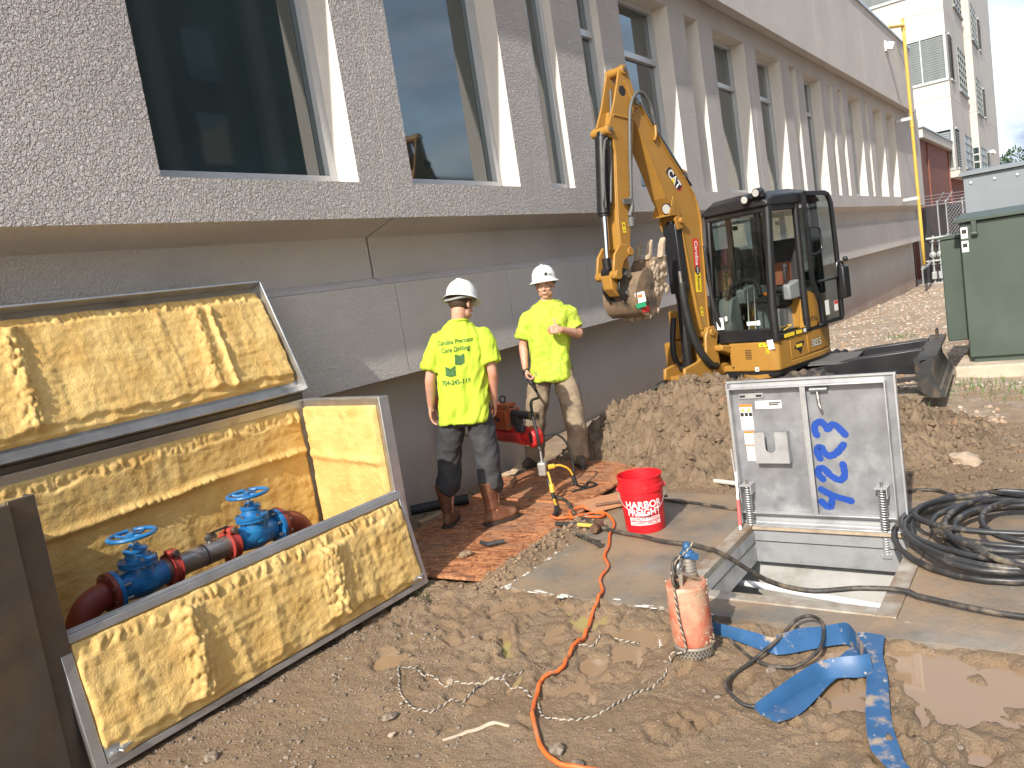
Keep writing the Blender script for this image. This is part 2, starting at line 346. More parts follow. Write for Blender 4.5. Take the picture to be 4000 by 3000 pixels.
def ground_h(x, y):
    x = np.asarray(x, float); y = np.asarray(y, float)
    h = base_h(x, y)
    near = 1 - sstep(9, 14, np.hypot(x - 3, y - 1.5))
    mudz = (1 - sstep(3.3, 4.2, x)) * (1 - sstep(4.5, 6, np.abs(y - 1.0)))
    h = h + 0.035 * fbm(x * 0.55, y * 0.55, 3) * sstep(3, 9, np.hypot(x - 3, y - 2)) * 2.0
    h = h + 0.010 * fbm(x * 2.2, y * 2.2, 3) + near * 0.012 * fbm(x * 7, y * 7, 4, 0.6)
    # trodden mud: boot-sized dents with raised rims, small clods
    d1, r1, g1 = cells(x * 4.6 + 1.3 * fbm(x * 4, y * 4, 3), y * 4.6 + 1.3 * fbm(y * 4 + 7, x * 4, 3))
    dent = np.where(r1 > 0.45, -0.026 * (1 - sstep(0.12, 0.42, d1)) + 0.012 * np.exp(-((d1 - 0.46) / 0.10) ** 2), 0.006 * (1 - sstep(0.1, .4, d1)))
    tread = mudz * sstep(2.35, 2.9, x + 0.25 * fbm(x * 2, y * 2, 2))
    h = h + dent * (0.12 * mudz + 0.75 * tread)
    h = h - tread * 0.020 * np.maximum(0, 1 - np.abs(fbm(x * 4.2 + 9, y * 4.2, 4, 0.6)) * 6) + tread * 0.016 * fbm(x * 9, y * 9, 4, 0.65)
    d2, r2, g2 = cells(x * 22, y * 22)
    h = h + near * np.where(r2 > 0.60, 0.013 * (r2 - 0.5) * (1 - sstep(0.1, 0.45, d2)), 0) * (0.8 + 1.2 * fbm(x * 3 + 4, y * 3, 2))
    d3, r3_, g3 = cells(x * 48, y * 48)
    h = h + near * np.where(r3_ > 0.55, 0.0055 * (1 - sstep(0.1, 0.5, d3)), 0)
    h = h + gouged(x, y)
    for px, py, pr in PUDDLES:
        dd = np.hypot(x - px, y - py) + 0.05 * fbm(x * 9 + px, y * 9, 3)
        w = 1 - sstep(pr * 0.35, pr * 1.15, dd); h = h * (1 - w) + w * (-0.047 + 0.006 * fbm(x * 14, y * 14, 2))
    # ridge of squeezed-up mud between the boards and the slab
    rd = np.exp(-((y - 2.98 - 0.05 * fbm(x * 4, y * 4, 2)) / 0.10) ** 2) * sstep(3.35, 3.6, x) * (1 - sstep(4.6, 4.8, x))
    h = h + rd * (0.055 + 0.04 * fbm(x * 11, y * 11, 3) + 0.02 * (1 - sstep(0.1, 0.5, d1)))
    # trench along the foundation
    tr = sstep(4.25, 4.62, y + 0.05 * fbm(x * 4, y * 4, 2)) * sstep(3.3, 3.8, x) * (1 - sstep(6.6, 7.4, x))
    h = h - 0.14 * tr + 0.06 * tr * fbm(x * 8, y * 8, 3)
    # under the boards and under the slab the soil lies lower
    inb = sstep(3.45, 3.6, x) * (1 - sstep(6.1, 6.3, x)) * sstep(3.04, 3.14, y) * (1 - sstep(4.25, 4.35, y)); h = h - 0.035 * inb
    ins = sstep(SLAB[0] - 0.01, SLAB[0] + 0.14, x + 0.03 * fbm(y * 6, x * 3, 2)) * (1 - sstep(SLAB[1] - 0.15, SLAB[1], x)) * (1 - sstep(SLAB[3] - 0.12, SLAB[3] + 0.02, y + 0.03 * fbm(x * 6, y * 3, 2)))
    h = h * (1 - ins) - 0.12 * ins
    h = h - 0.012 * (1 - sstep(3.3, 3.9, x)) * near
    return h
def gz(x, y): return float(ground_h(np.array([x]), np.array([y]))[0])

def axis_lines(dense, coarse):
    out = []
    for a, b, s in dense: out += list(np.arange(a, b, s))
    return np.unique(np.round(np.array(out + coarse), 4))
gx = axis_lines([(1.0, 4.0, 0.0125), (4.0, 7.0, 0.025), (7.0, 12.0, 0.06), (12, 40, 0.35)], [-60, -30, -15, -8, -4, -2, -1, 0, 0.5, 42, 46, 52, 60, 75, 100, 150, 220, 400, 900])
gy = axis_lines([(0.0, 3.6, 0.0125), (3.6, 5.2, 0.03), (-2.0, 0.0, 0.06), (-8, -2, 0.4)], [5.4, 6, 8, 12, 20, 40, 80, 160, 400, -10, -14, -20, -30, -50, -90, -160, -400])
GX, GY = np.meshgrid(gx, gy, indexing='ij'); GZ = ground_h(GX, GY)
cxm = (GX[:-1, :-1] + GX[1:, 1:]) / 2; cym = (GY[:-1, :-1] + GY[1:, 1:]) / 2
hole = (cxm > SLAB[0] + 0.17) & (cxm < SLAB[1] - 0.17) & (cym > 0.45) & (cym < 2.2)
def ground_mat():
    m = bpy.data.materials.new('ground_soil'); m.use_nodes = True; nt = m.node_tree; L = nt.links; p = nt.nodes['Principled BSDF']
    tc = _n(nt, 'ShaderNodeTexCoord'); vec = tc.outputs['Object']
    def noise(s, d=6.0, r=0.6): n = _n(nt, 'ShaderNodeTexNoise', Scale=s, Detail=d, Roughness=r); L.new(vec, n.inputs['Vector']); return n.outputs['Fac']
    def ramp(f, *st):
        r = _n(nt, 'ShaderNodeValToRGB'); els = r.color_ramp.elements
        while len(els) < len(st): els.new(0.5)
        for e, (q, c) in zip(els, st): e.position = q; e.color = tuple(c) + (1,)
        L.new(f, r.inputs['Fac']); return r.outputs['Color']
    def mix(f, a, b):
        x = _n(nt, 'ShaderNodeMixRGB'); L.new(f, x.inputs['Fac']); L.new(a, x.inputs['Color1']); L.new(b, x.inputs['Color2']); return x.outputs['Color']
    wet = ramp(noise(2.6), (0.3, (0.21, 0.135, 0.076)), (0.55, (0.275, 0.186, 0.110)), (0.75, (0.33, 0.230, 0.142)))
    grit = ramp(noise(120, 2.0), (0.30, (0.14, 0.10, 0.068)), (0.5, (0.25, 0.178, 0.113)), (0.72, (0.33, 0.262, 0.19)))
    red = ramp(noise(1.3), (0.35, (0.34, 0.20, 0.11)), (0.65, (0.42, 0.33, 0.23)))
    near = mix(ramp(noise(3.4), (0.46, (0.1,) * 3), (0.62, (0.62,) * 3)), wet, grit)
    # stones and red clay farther off
    v = _n(nt, 'ShaderNodeTexVoronoi', Scale=11.0); L.new(vec, v.inputs['Vector'])
    stone = ramp(v.outputs['Color'], (0.2, (0.24, 0.20, 0.17)), (0.5, (0.38, 0.33, 0.27)), (0.8, (0.50, 0.46, 0.40)))
    far = mix(ramp(noise(5.0), (0.45, (0.15,) * 3), (0.6, (0.75,) * 3)), red, stone)
    sx = _n(nt, 'ShaderNodeSeparateXYZ'); L.new(vec, sx.inputs['Vector'])
    mr = _n(nt, 'ShaderNodeMapRange'); mr.inputs['From Min'].default_value = 6.0; mr.inputs['From Max'].default_value = 9.5; L.new(sx.outputs['X'], mr.inputs['Value'])
    col = mix(mr.outputs['Result'], near, far)
    # marking paint oversprayed on the gravel
    rp = _n(nt, 'ShaderNodeMapping'); rp.inputs['Location'].default_value = (-12.6, -2.9, 0); rp.inputs['Scale'].default_value = (1.0, 0.6, 1); L.new(vec, rp.inputs['Vector'])
    gl = _n(nt, 'ShaderNodeVectorMath', operation='LENGTH'); L.new(rp.outputs['Vector'], gl.inputs[0])
    m2 = _n(nt, 'ShaderNodeMapRange'); m2.inputs['From Min'].default_value = 1.3; m2.inputs['From Max'].default_value = 0.4; L.new(gl.outputs['Value'], m2.inputs['Value'])
    m3 = _n(nt, 'ShaderNodeMath', operation='MULTIPLY'); L.new(m2.outputs['Result'], m3.inputs[0]); L.new(ramp(noise(6.0), (0.42, (0,) * 3), (0.6, (0.8,) * 3)), m3.inputs[1])
    pk = _n(nt, 'ShaderNodeRGB'); pk.outputs[0].default_value = (0.50, 0.16, 0.13, 1)
    col = mix(m3.outputs['Value'], col, pk.outputs[0])
    L.new(col, p.inputs['Base Color'])
    r = ramp(noise(2.6), (0.3, (0.42,) * 3), (0.6, (0.85,) * 3)); L.new(r, p.inputs['Roughness']); p.inputs['Specular IOR Level'].default_value = 0.4
    b1 = _n(nt, 'ShaderNodeBump', Strength=1.0, Distance=0.018); L.new(noise(70, 5.0, 0.7), b1.inputs['Height'])
    b2 = _n(nt, 'ShaderNodeBump', Strength=0.5, Distance=0.035); L.new(noise(14, 4.0, 0.6), b2.inputs['Height']); L.new(b1.outputs['Normal'], b2.inputs['Normal'])
    L.new(b2.outputs['Normal'], p.inputs['Normal']); return m
ground = mesh_obj('ground', grid_mesh('ground', GX, GY, GZ, hole), ground_mat()); tag(ground, 'trodden muddy clay ground with gravel and boot dents', kind='structure')

# muddy water standing in the dents
m = bpy.data.materials.new('puddle_water'); m.use_nodes = True; p = m.node_tree.nodes['Principled BSDF']
p.inputs['Base Color'].default_value = (0.28, 0.185, 0.11, 1); p.inputs['Roughness'].default_value = 0.05; p.inputs['Specular IOR Level'].default_value = 0.5
for i, (x0, x1, y0, y1, lb) in enumerate(((2.70, 3.46, -0.3, 1.05, 'brown water standing in the mud beside the flat blue hose'), (2.35, 3.46, 1.40, 3.08, 'small brown puddles in boot dents along the slab edge'))):
    q = MB().quad((x0, y0, WATER), (x1, y0, WATER), (x1, y1, WATER), (x0, y1, WATER)).build('puddle', m, None, None); tag(q, lb, kind='structure')

# ------------------------------------------------------------------ concrete slab over the vault
def slab_mat():
    return mat('slab_concrete', (0.17, 0.15, 0.125), 0.62, 0, 0.32, 3.0, bump=0.6, bs=35, bd=0.009, col2=(0.27, 0.19, 0.12), s2=2.2, lo=0.38, hi=0.60, col3=(0.40, 0.34, 0.27), s3=7.0, lo3=0.66, hi3=0.72, rv=0.2)
slab_mat()
mat('pale_concrete', (0.52, 0.49, 0.44), 0.85, 0, 0.12, 3, bump=0.3, bs=30)
v0, v1, w0, w1 = VAULT; s0, s1, t0, t1 = SLAB
def wavy_slab():
    b = MB()
    ft = 0.09  # the hatch frame sits in the slab
    X = [s0, v0 - ft, v1 + ft, s1]; Y = [t0, w0 - ft, w1 + ft, t1]
    for i in range(3):
        for j in range(3):
            if i == 1 and j == 1: continue
            b.quad((X[i], Y[j], 0), (X[i + 1], Y[j], 0), (X[i + 1], Y[j + 1], 0), (X[i], Y[j + 1], 0))
    b.quad((s0, t0, 0), (s0, t1, 0), (s0, t1, -0.3), (s0, t0, -0.3)); b.quad((s0, t1, 0), (s1, t1, 0), (s1, t1, -0.3), (s0, t1, -0.3)); b.quad((s1, t0, 0), (s1, t1, 0), (s1, t1, -0.3), (s1, t0, -0.3))
    return b
slab = wavy_slab().build('pavement_slab', 'slab_concrete'); tag(slab, 'dark wet concrete slab round the open hatch', kind='structure')
# broken pale mortar along the slab edge
cr = MB()
for k in range(60):
    t = random.random(); onx = random.random() < 0.62
    x, y = (s0 + random.gauss(0, 0.012), t1 - 0.05 - 1.25 * t) if onx else (s0 + 0.75 * t * t, t1 + random.gauss(0, 0.012))
    if onx and 0.35 < t < 0.45: continue
    s = random.uniform(0.006, 0.024); cr.sph((x, y, 0.003), s, 6, (1.0 if not onx else 0.5, 1.6 if onx else 0.5, 0.16))
o = cr.build('mortar_crumbs', 'pale_concrete'); tag(o, 'pale broken mortar strewn along the slab edge', 'rubble', kind='stuff')
# the vault below: walls and floor
vb = MB(); D = -1.25; e = 0.35
vx0, vx1, vy0, vy1 = v0 - 0.02, v1 + 0.02, w0 - 0.02, w1 + 0.02; ef = 0.05
vb.quad((vx0, vy0, -0.02), (vx1, vy0, -0.02), (vx1, vy0, -0.2), (vx0, vy0, -0.2))
vb.bx(vx0 - e, vx1 + ef, vy0 - e - 0.1, vy0 - e, D, -0.2); vb.bx(vx0 - e, vx1 + ef, vy1 + e, vy1 + e + 0.1, D, -0.2)
vb.bx(vx0 - e - 0.1, vx0 - e, vy0 - e, vy1 + e, D, -0.2); vb.bx(vx1 + ef, vx1 + ef + 0.1, vy0 - e, vy1 + e, D, -0.2); vb.bx(vx0 - e, vx1 + ef, vy0 - e, vy1 + e, D - 0.1, D)
for a in ((vx0 - e, vx0 - 0.0, vy0 - e, vy1 + e), (vx1 + 0.01, vx1 + ef, vy0 - e, vy1 + e), (vx0, vx1, vy0 - e, vy0), (vx0, vx1, vy1, vy1 + e)): vb.bx(a[0], a[1], a[2], a[3], -0.24, -0.12)
vault = vb.build('utility_vault', mat('vault_concrete', (0.42, 0.415, 0.40), 0.8, 0, 0.15, 3, bump=0.3, bs=25, col2=(0.25, 0.22, 0.18), s2=2.2, lo=0.48, hi=0.66), None, 30, merge=False); tag(vault, 'pale concrete vault seen down through the open hatch', 'vault')
o = MB().tube([(4.36, 0.70, -0.30), (4.40, 0.97, -0.30), (4.53, 1.70, -0.30), (4.58, 2.0, -0.30)], 0.020, 10).build('plastic_pipe', mat('white_pvc', (0.75, 0.76, 0.76), 0.4)); tag(o, 'white plastic pipe crossing inside the open vault', 'pipe')

# ------------------------------------------------------------------ the concrete building
BLD = empty('concrete_building', (14, 5, 0), 0, 'long grey precast concrete building with tall narrow windows', 'building')
INV = Matrix.Translation((-14, -5, 0))
def bpart(b, name, m, **kw):
    o = b.build(name, m, BLD, **kw); o.matrix_parent_inverse = INV; return o
YU, YG = 4.55, 4.84
WIN = [(2.87, 4.565), (5.20, 6.85), (7.46, 7.96), (8.60, 9.10), (9.70, 11.30), (11.92, 12.45), (13.06, 14.62), (15.25, 16.78), (17.43, 17.88), (18.46, 19.93), (20.58, 21.04), (21.62, 22.10), (22.68, 24.2), (24.83, 25.2), (25.9, 27.35), (27.97, 29.45)]
WZ0, WZ1 = 2.765, 5.42; ZT = 5.74; ZB = 2.48
JX = [-6.0, 4.885, 14.85, 24.8, 34.7]
for k in range(4):
    a, b_ = JX[k] + 0.006, JX[k + 1] - 0.006
    ops = [w for w in WIN if a < w[0] < b_]
    b = MB(); xs = sorted([a, b_] + [q for w in ops for q in w])
    for i in range(len(xs) - 1):
        x0, x1 = xs[i], xs[i + 1]; isw = any(abs(x0 - w[0]) < 1e-6 for w in ops)
        for z0, z1 in ((ZB, WZ0), (WZ0, WZ1), (WZ1, ZT)):
            if isw and z0 == WZ0: continue
            b.quad((x0, YU, z0), (x1, YU, z0), (x1, YU, z1), (x0, YU, z1))
        if isw:
            b.quad((x0, YU, WZ0), (x0, YG, WZ0), (x0, YG, WZ1), (x0, YU, WZ1)); b.quad((x1, YU, WZ0), (x1, YG, WZ0), (x1, YG, WZ1), (x1, YU, WZ1))
            b.quad((x0, YU, WZ0), (x1, YU, WZ0), (x1, YG, WZ0 + 0.02), (x0, YG, WZ0 + 0.02)); b.quad((x0, YU, WZ1), (x1, YU, WZ1), (x1, YG, WZ1), (x0, YG, WZ1))
    for x in (a, b_): b.quad((x, YU, ZB), (x, YU + 0.4, ZB), (x, YU + 0.4, ZT), (x, YU, ZT))
    b.quad((a, YU, ZB), (b_, YU, ZB), (b_, 4.9, 2.37), (a, 4.9, 2.37))          # sloping soffit
    b.quad((a, 4.9, 2.37), (b_, 4.9, 2.37), (b_, 4.9, 2.02), (a, 4.9, 2.02))    # recess
    b.quad((a, 4.9, 2.02), (b_, 4.9, 2.02), (b_, 4.755, 1.955), (a, 4.755, 1.955))
    o = bpart(b, 'wall_panel', 'stucco', smooth=None)
    o.data.materials.append(MATS['reveal']); o.data.materials.append(MATS['stucco_fine'])
    for pg in o.data.polygons:
        c = pg.center
        if c.z < ZB + 0.001 or c.z < 2.45: pg.material_index = 2
        elif abs(pg.normal.y) < 0.7: pg.material_index = 1
# sealant joints between panels
mat('sealant', (0.50, 0.47, 0.43), 0.8)
for x in JX[1:4]: bpart(MB().bx(x - 0.008, x + 0.008, YU + 0.004, YU + 0.03, ZB, ZT), 'joint_sealant', 'sealant')
# projecting band below, cut into panels
bx0 = 4.98 - 6 * 1.66
k = 0
while bx0 + k * 1.66 < 34.4:
    a = bx0 + k * 1.66 + 0.005; e_ = min(bx0 + (k + 1) * 1.66 - 0.005, 34.6); k += 1
    b = MB().prism([(4.75, 1.155), (4.75, 1.95), (4.98, 2.01), (5.2, 2.01), (5.2, 1.10)], a, e_, 'yz')
    bpart(b, 'band_panel', 'stucco_fine', smooth=None)
for x0, x1 in ((-6, 6.28), (6.292, 16.2), (16.212, 26.1), (26.112, 34.35)): bpart(MB().bx(x0, x1, 5.0, 5.3, -1.6, 1.12), 'foundation_wall', 'foundation', smooth=None)
# parapet
PJ = [-6, 4.9, 14.0, 18.9, 23.93, 28.4, 32.3]
for i in range(len(PJ) - 1):
    b = MB().prism([(4.30, 5.70), (4.30, 7.86), (4.7, 7.86), (4.7, 5.70), (4.56, 5.76)], PJ[i] + 0.006, PJ[i + 1] - 0.006, 'yz'); bpart(b, 'parapet_panel', 'stucco_fine', smooth=None)
bpart(MB().bx(-6, 32.32, 4.26, 4.75, 7.865, 7.93), 'coping', 'coping', bevel=0.008)
bpart(MB().bx(-6, 34.3, 5.0, 22, 2.0, 7.6).bx(32.33, 34.68, 4.57, 6, 5.75, 6.1), 'core_wall', 'stucco_fine', smooth=None)
bpart(MB().bx(34.0, 34.3, 5.0, 22, -1.5, 2.0), 'end_wall', 'stucco_fine', smooth=None)
for i, (x0, x1) in enumerate(WIN):
    wide = x1 - x0 > 1; fw = 0.075 if wide else 0.045
    yg = YG if i not in (2, 3) else YU + 0.15
    b = MB(); y0, y1 = yg - 0.06, yg + 0.03
    b.bx(x0, x0 + fw, y0, y1, WZ0 + 0.02, WZ1); b.bx(x1 - fw, x1, y0, y1, WZ0 + 0.02, WZ1)
    b.bx(x0 + fw, x1 - fw, y0, y1, WZ0 + 0.02, WZ0 + 0.02 + fw); b.bx(x0 + fw, x1 - fw, y0, y1, WZ1 - fw, WZ1)
    if i > 2: b.bx(x0 + fw, x1 - fw, y0 + 0.005, y1, 4.62, 4.70)
    w = bpart(b, 'window', 'white_frame', bevel=0.004)
    g = MB().quad((x0 + fw, yg, WZ0 + 0.05), (x1 - fw, yg, WZ0 + 0.05), (x1 - fw, yg, WZ1 - 0.05), (x0 + fw, yg, WZ1 - 0.05)).build('pane', 'dark_glass', w)
    bk = MB().bx(x0, x1, yg + 0.035, yg + 0.04, WZ0, WZ1).build('dark_backing', 'dark_void', w)  # black sheet standing in for the unlit room behind the glass

# wall-pack light high on the parapet
o = empty('wall_light', (27.45, 4.30, 7.2), 0, 'small white floodlight high on the concrete parapet', 'light')
mat('white_plastic', (0.72, 0.71, 0.68), 0.5)
MB().box((0, -0.03, 0.05), (0.22, 0.06, 0.30)).build('housing', 'white_plastic', o, bevel=0.01)
MB().box((0, -0.16, 0.02), (0.26, 0.20, 0.22), (0.35, 0, 0)).build('lamp_head', 'white_plastic', o, bevel=0.02)
# yellow gas riser
o = empty('gas_pipe', (29.75, 4.08, 0.4), 0, 'yellow gas pipe climbing the building corner to the roof', 'pipe')
MB().tube(catmull([(-1.25, 0.22, 7.62), (-0.9, 0.22, 7.66), (-0.12, 0.02, 7.78), (-0.02, 0, 7.76), (0, 0, 7.65), (0, 0, 7.4), (0, 0, 0.0)], 5), 0.052, 12).build('riser', 'gas_yellow', o, 180)
for z_ in (4.6, 7.7): MB().lathe([(0.06, -0.05), (0.068, -0.05), (0.068, 0.05), (0.06, 0.05)], (0, 0, z_), n=14).build('fitting', 'gas_yellow', o)
for z_ in (4.85, 2.25): MB().bx(-0.05, 0.05, -0.02, 0.46, z_ - 0.05, z_ + 0.05).build('bracket', 'white_frame', o)

# ------------------------------------------------------------------ background buildings
TW = empty('tower_building', (55, 10, 0), 0, 'tall pale concrete tower with louvred vents and steel windows', 'building'); TI = Matrix.Translation((-55, -10, 0))
def tpart(b, name, m, par=None, **kw):
    o = b.build(name, m, par or TW, **kw)
    if par is None: o.matrix_parent_inverse = TI
    return o
mat('brick_red', (0.20, 0.072, 0.052), 0.85, 0, 0.15, 3, bump=0.3, bs=12)
mat('steel_window', (0.24, 0.26, 0.26), 0.5, 0.3); mat('blue_panel', (0.30, 0.36, 0.42), 0.35, 0.1, 0.1, 1)
for z0, z1 in ((4.35, 8.3), (8.32, 12.9), (12.92, 17.4), (17.42, 22)):
    tpart(MB().bx(50, 60.0, 4.9, 22, z0, z1), 'wall', 'tower_concrete', smooth=None)
    tpart(MB().bx(60.01, 78, 4.5, 22, z0, z1), 'wall', 'tower_concrete', smooth=None)
tpart(MB().bx(49.6, 63, 4.7, 5.2, 4.0, 4.34), 'ledge', 'pale_concrete'); tpart(MB().bx(51, 80, 5.2, 22, -2, 4.0), 'base_wall', 'brick_red')
def louver(yA, yB, z0, z1, x=50.0, mull=None):
    r = tpart(MB().bx(x - 0.10, x - 0.02, yA, yB, z0, z0 + 0.12).bx(x - 0.10, x - 0.02, yA, yB, z1 - 0.12, z1).bx(x - 0.1, x - 0.02, yA, yA + 0.12, z0 + 0.12, z1 - 0.12).bx(x - 0.1, x - 0.02, yB - 0.1, yB, z0 + 0.12, z1 - 0.12).bx(x - 0.1, x - 0.02, 6.1, 6.16, z0 + 0.12, z1 - 0.12), 'louver_vent', 'louver_grey')
    MB().bx(x - 0.018, x - 0.012, yA + 0.05, yB - 0.05, z0, z1).build('backing', 'dark_void', r)
    n = int((z1 - z0 - 0.24) / 0.125); sl = None
    for i in range(n):
        z_ = z0 + 0.14 + i * 0.125
        if sl is None: sl = MB().box((0, (yA + yB) / 2, 0), (0.012, yB - yA - 0.26, 0.12), (0, radians(-38), 0)).build('slat', 'louver_grey', r); sl.location = (x - 0.06, 0, z_)
        else: inst(sl, 'slat', r, (x - 0.06, 0, z_))
louver(4.9, 9.5, 9.17, 11.66); louver(4.9, 9.5, 4.40, 6.70); louver(4.9, 9.5, 13.9, 16.2)
def side_louver(x0, x1, z0, z1, y):
    r = tpart(MB().bx(x0, x1, y - 0.08, y - 0.01, z0, z0 + 0.1).bx(x0, x1, y - 0.08, y - 0.01, z1 - 0.1, z1), 'louver_vent', 'louver_grey')
    MB().bx(x0, x1, y - 0.012, y - 0.006, z0, z1).build('backing', 'dark_void', r)
    n = int((z1 - z0 - 0.2) / 0.125)
    for i in range(n): MB().box(((x0 + x1) / 2, y - 0.05, z0 + 0.12 + i * 0.125), (x1 - x0 - 0.1, 0.012, 0.10), (radians(-35), 0, 0)).build('slat', 'louver_grey', r)
for z0, z1 in ((4.45, 6.74), (9.25, 11.76)): side_louver(50.9, 52.6, z0, z1, 4.9)
for z0, z1 in ((4.2, 6.06), (8.35, 10.42), (12.9, 15.1)): side_louver(65.7, 67.2, z0, z1, 4.5)
def grid_window(x0, x1, z0, z1, y, nx=4, nz=6, m='dark_glass'):
    b = MB(); t = 0.05
    b.bx(x0 - 0.15, x1 + 0.15, y - 0.12, y - 0.002, z0 - 0.12, z0)
    for i in range(nx + 1): q = x0 + (x1 - x0) * i / nx; b.bx(q - t, q + t, y - 0.05, y - 0.006, z0, z1)
    for j in range(nz + 1): q = z0 + (z1 - z0) * j / nz; b.bx(x0, x1, y - 0.045, y - 0.008, q - t / 2, q + t / 2)
    w = tpart(b, 'window', 'steel_window', merge=False)
    for i in range(nx):
        for j in range(nz): MB().bx(x0 + (x1 - x0) * i / nx, x0 + (x1 - x0) * (i + 1) / nx, y - 0.004, y - 0.003, z0 + (z1 - z0) * j / nz, z0 + (z1 - z0) * (j + 1) / nz).build('pane', m, w)
for z0, z1 in ((9.2, 11.7), (14.0, 16.4)): grid_window(55.0, 59.4, z0, z1, 4.9)
grid_window(55.1, 59.4, 4.7, 6.63, 4.9, 2, 4, 'blue_panel')
for z0, z1 in ((8.3, 10.55), (12.85, 15.15)): grid_window(60.4, 64.0, z0, z1, 4.5)
grid_window(60.2, 64.3, 4.2, 6.1, 4.5, 2, 4, 'blue_panel')
w = tpart(MB().bx(59.93, 59.99, 4.53, 4.87, 4.2, 6.15), 'window', 'white_frame')
for j in range(4): MB().bx(59.915, 59.925, 4.55, 4.85, 4.28 + j * 0.47, 4.66 + j * 0.47).build('pane', 'dark_glass', w)
for x, y, z_ in ((67.2, 4.3, 6.1),): tpart(MB().box((x, y, z_), (0.5, 0.3, 0.2)).sph((x, y - 0.1, z_ - 0.12), 0.14, 8), 'camera_dome', 'white_plastic')

o = empty('brick_building', (45, 6, 0), 0, 'low red brick building with pale concrete roof cap beside the tower', 'building'); I2 = Matrix.Translation((-45, -6, 0))
q = MB().bx(39.5, 50.9, 5.2, 12, -2, 5.46).build('wall', 'brick_red', o); q.matrix_parent_inverse = I2
q = MB().bx(39.3, 51.2, 5.0, 12.2, 5.465, 5.88).build('roof_cap', 'pale_concrete', o, bevel=0.02); q.matrix_parent_inverse = I2
q = MB().bx(39.2, 51.3, 4.96, 12.3, 5.885, 5.95).build('coping', 'coping', o); q.matrix_parent_inverse = I2
for x in (41.5, 49.2): q = MB().bx(x, x + 0.06, 5.13, 5.195, -1, 5.4).build('downpipe', 'brick_red', o); q.matrix_parent_inverse = I2

# tall office block across the site, seen only as a dark reflection in the nearest windows
o = empty('office_block', (12, -30, 0), 0, 'tall dark office block reflected in the nearest window glass', 'building'); I4 = Matrix.Translation((-12, 30, 0))
q = MB().bx(-12, 36, -44, -26, -2, 40).build('wall', mat('office_wall', (0.09, 0.085, 0.08), 0.8), o); q.matrix_parent_inverse = I4
for i in range(7): q = MB().bx(-9 + i * 6.3, -8 + i * 6.3, -25.99, -25.3, -2, 40).build('column', mat('office_column', (0.16, 0.155, 0.15), 0.8), o); q.matrix_parent_inverse = I4
for j in range(9):
    for i in range(6): q = MB().bx(-6.4 + i * 6.3, -4.6 + i * 6.3, -25.99, -25.93, 2 + j * 4.2, 4.6 + j * 4.2).build('window', 'dark_glass', o); q.matrix_parent_inverse = I4
# brick block across the site, seen only as a reflection in the windows
o = empty('brick_block', (100, -30, 0), 0, 'red brick block with white bands reflected in the window glass', 'building'); I3 = Matrix.Translation((-100, 30, 0))
q = MB().bx(48, 190, -46, -30, -2, 11).build('wall', 'brick_red', o); q.matrix_parent_inverse = I3
mat('band_white', (0.6, 0.58, 0.54), 0.8)
for z_ in (1.5, 4.2, 7.4, 10.7): q = MB().bx(48, 190, -29.99, -29.85, z_, z_ + 0.45).build('band', 'band_white', o); q.matrix_parent_inverse = I3
w0_ = None
for z_ in (2.4, 5.4, 8.5):
    for i in range(24):
        q = MB().bx(50 + i * 6, 52.2 + i * 6, -29.98, -29.9, z_, z_ + 1.5).build('window', 'dark_glass', o); q.matrix_parent_inverse = I3

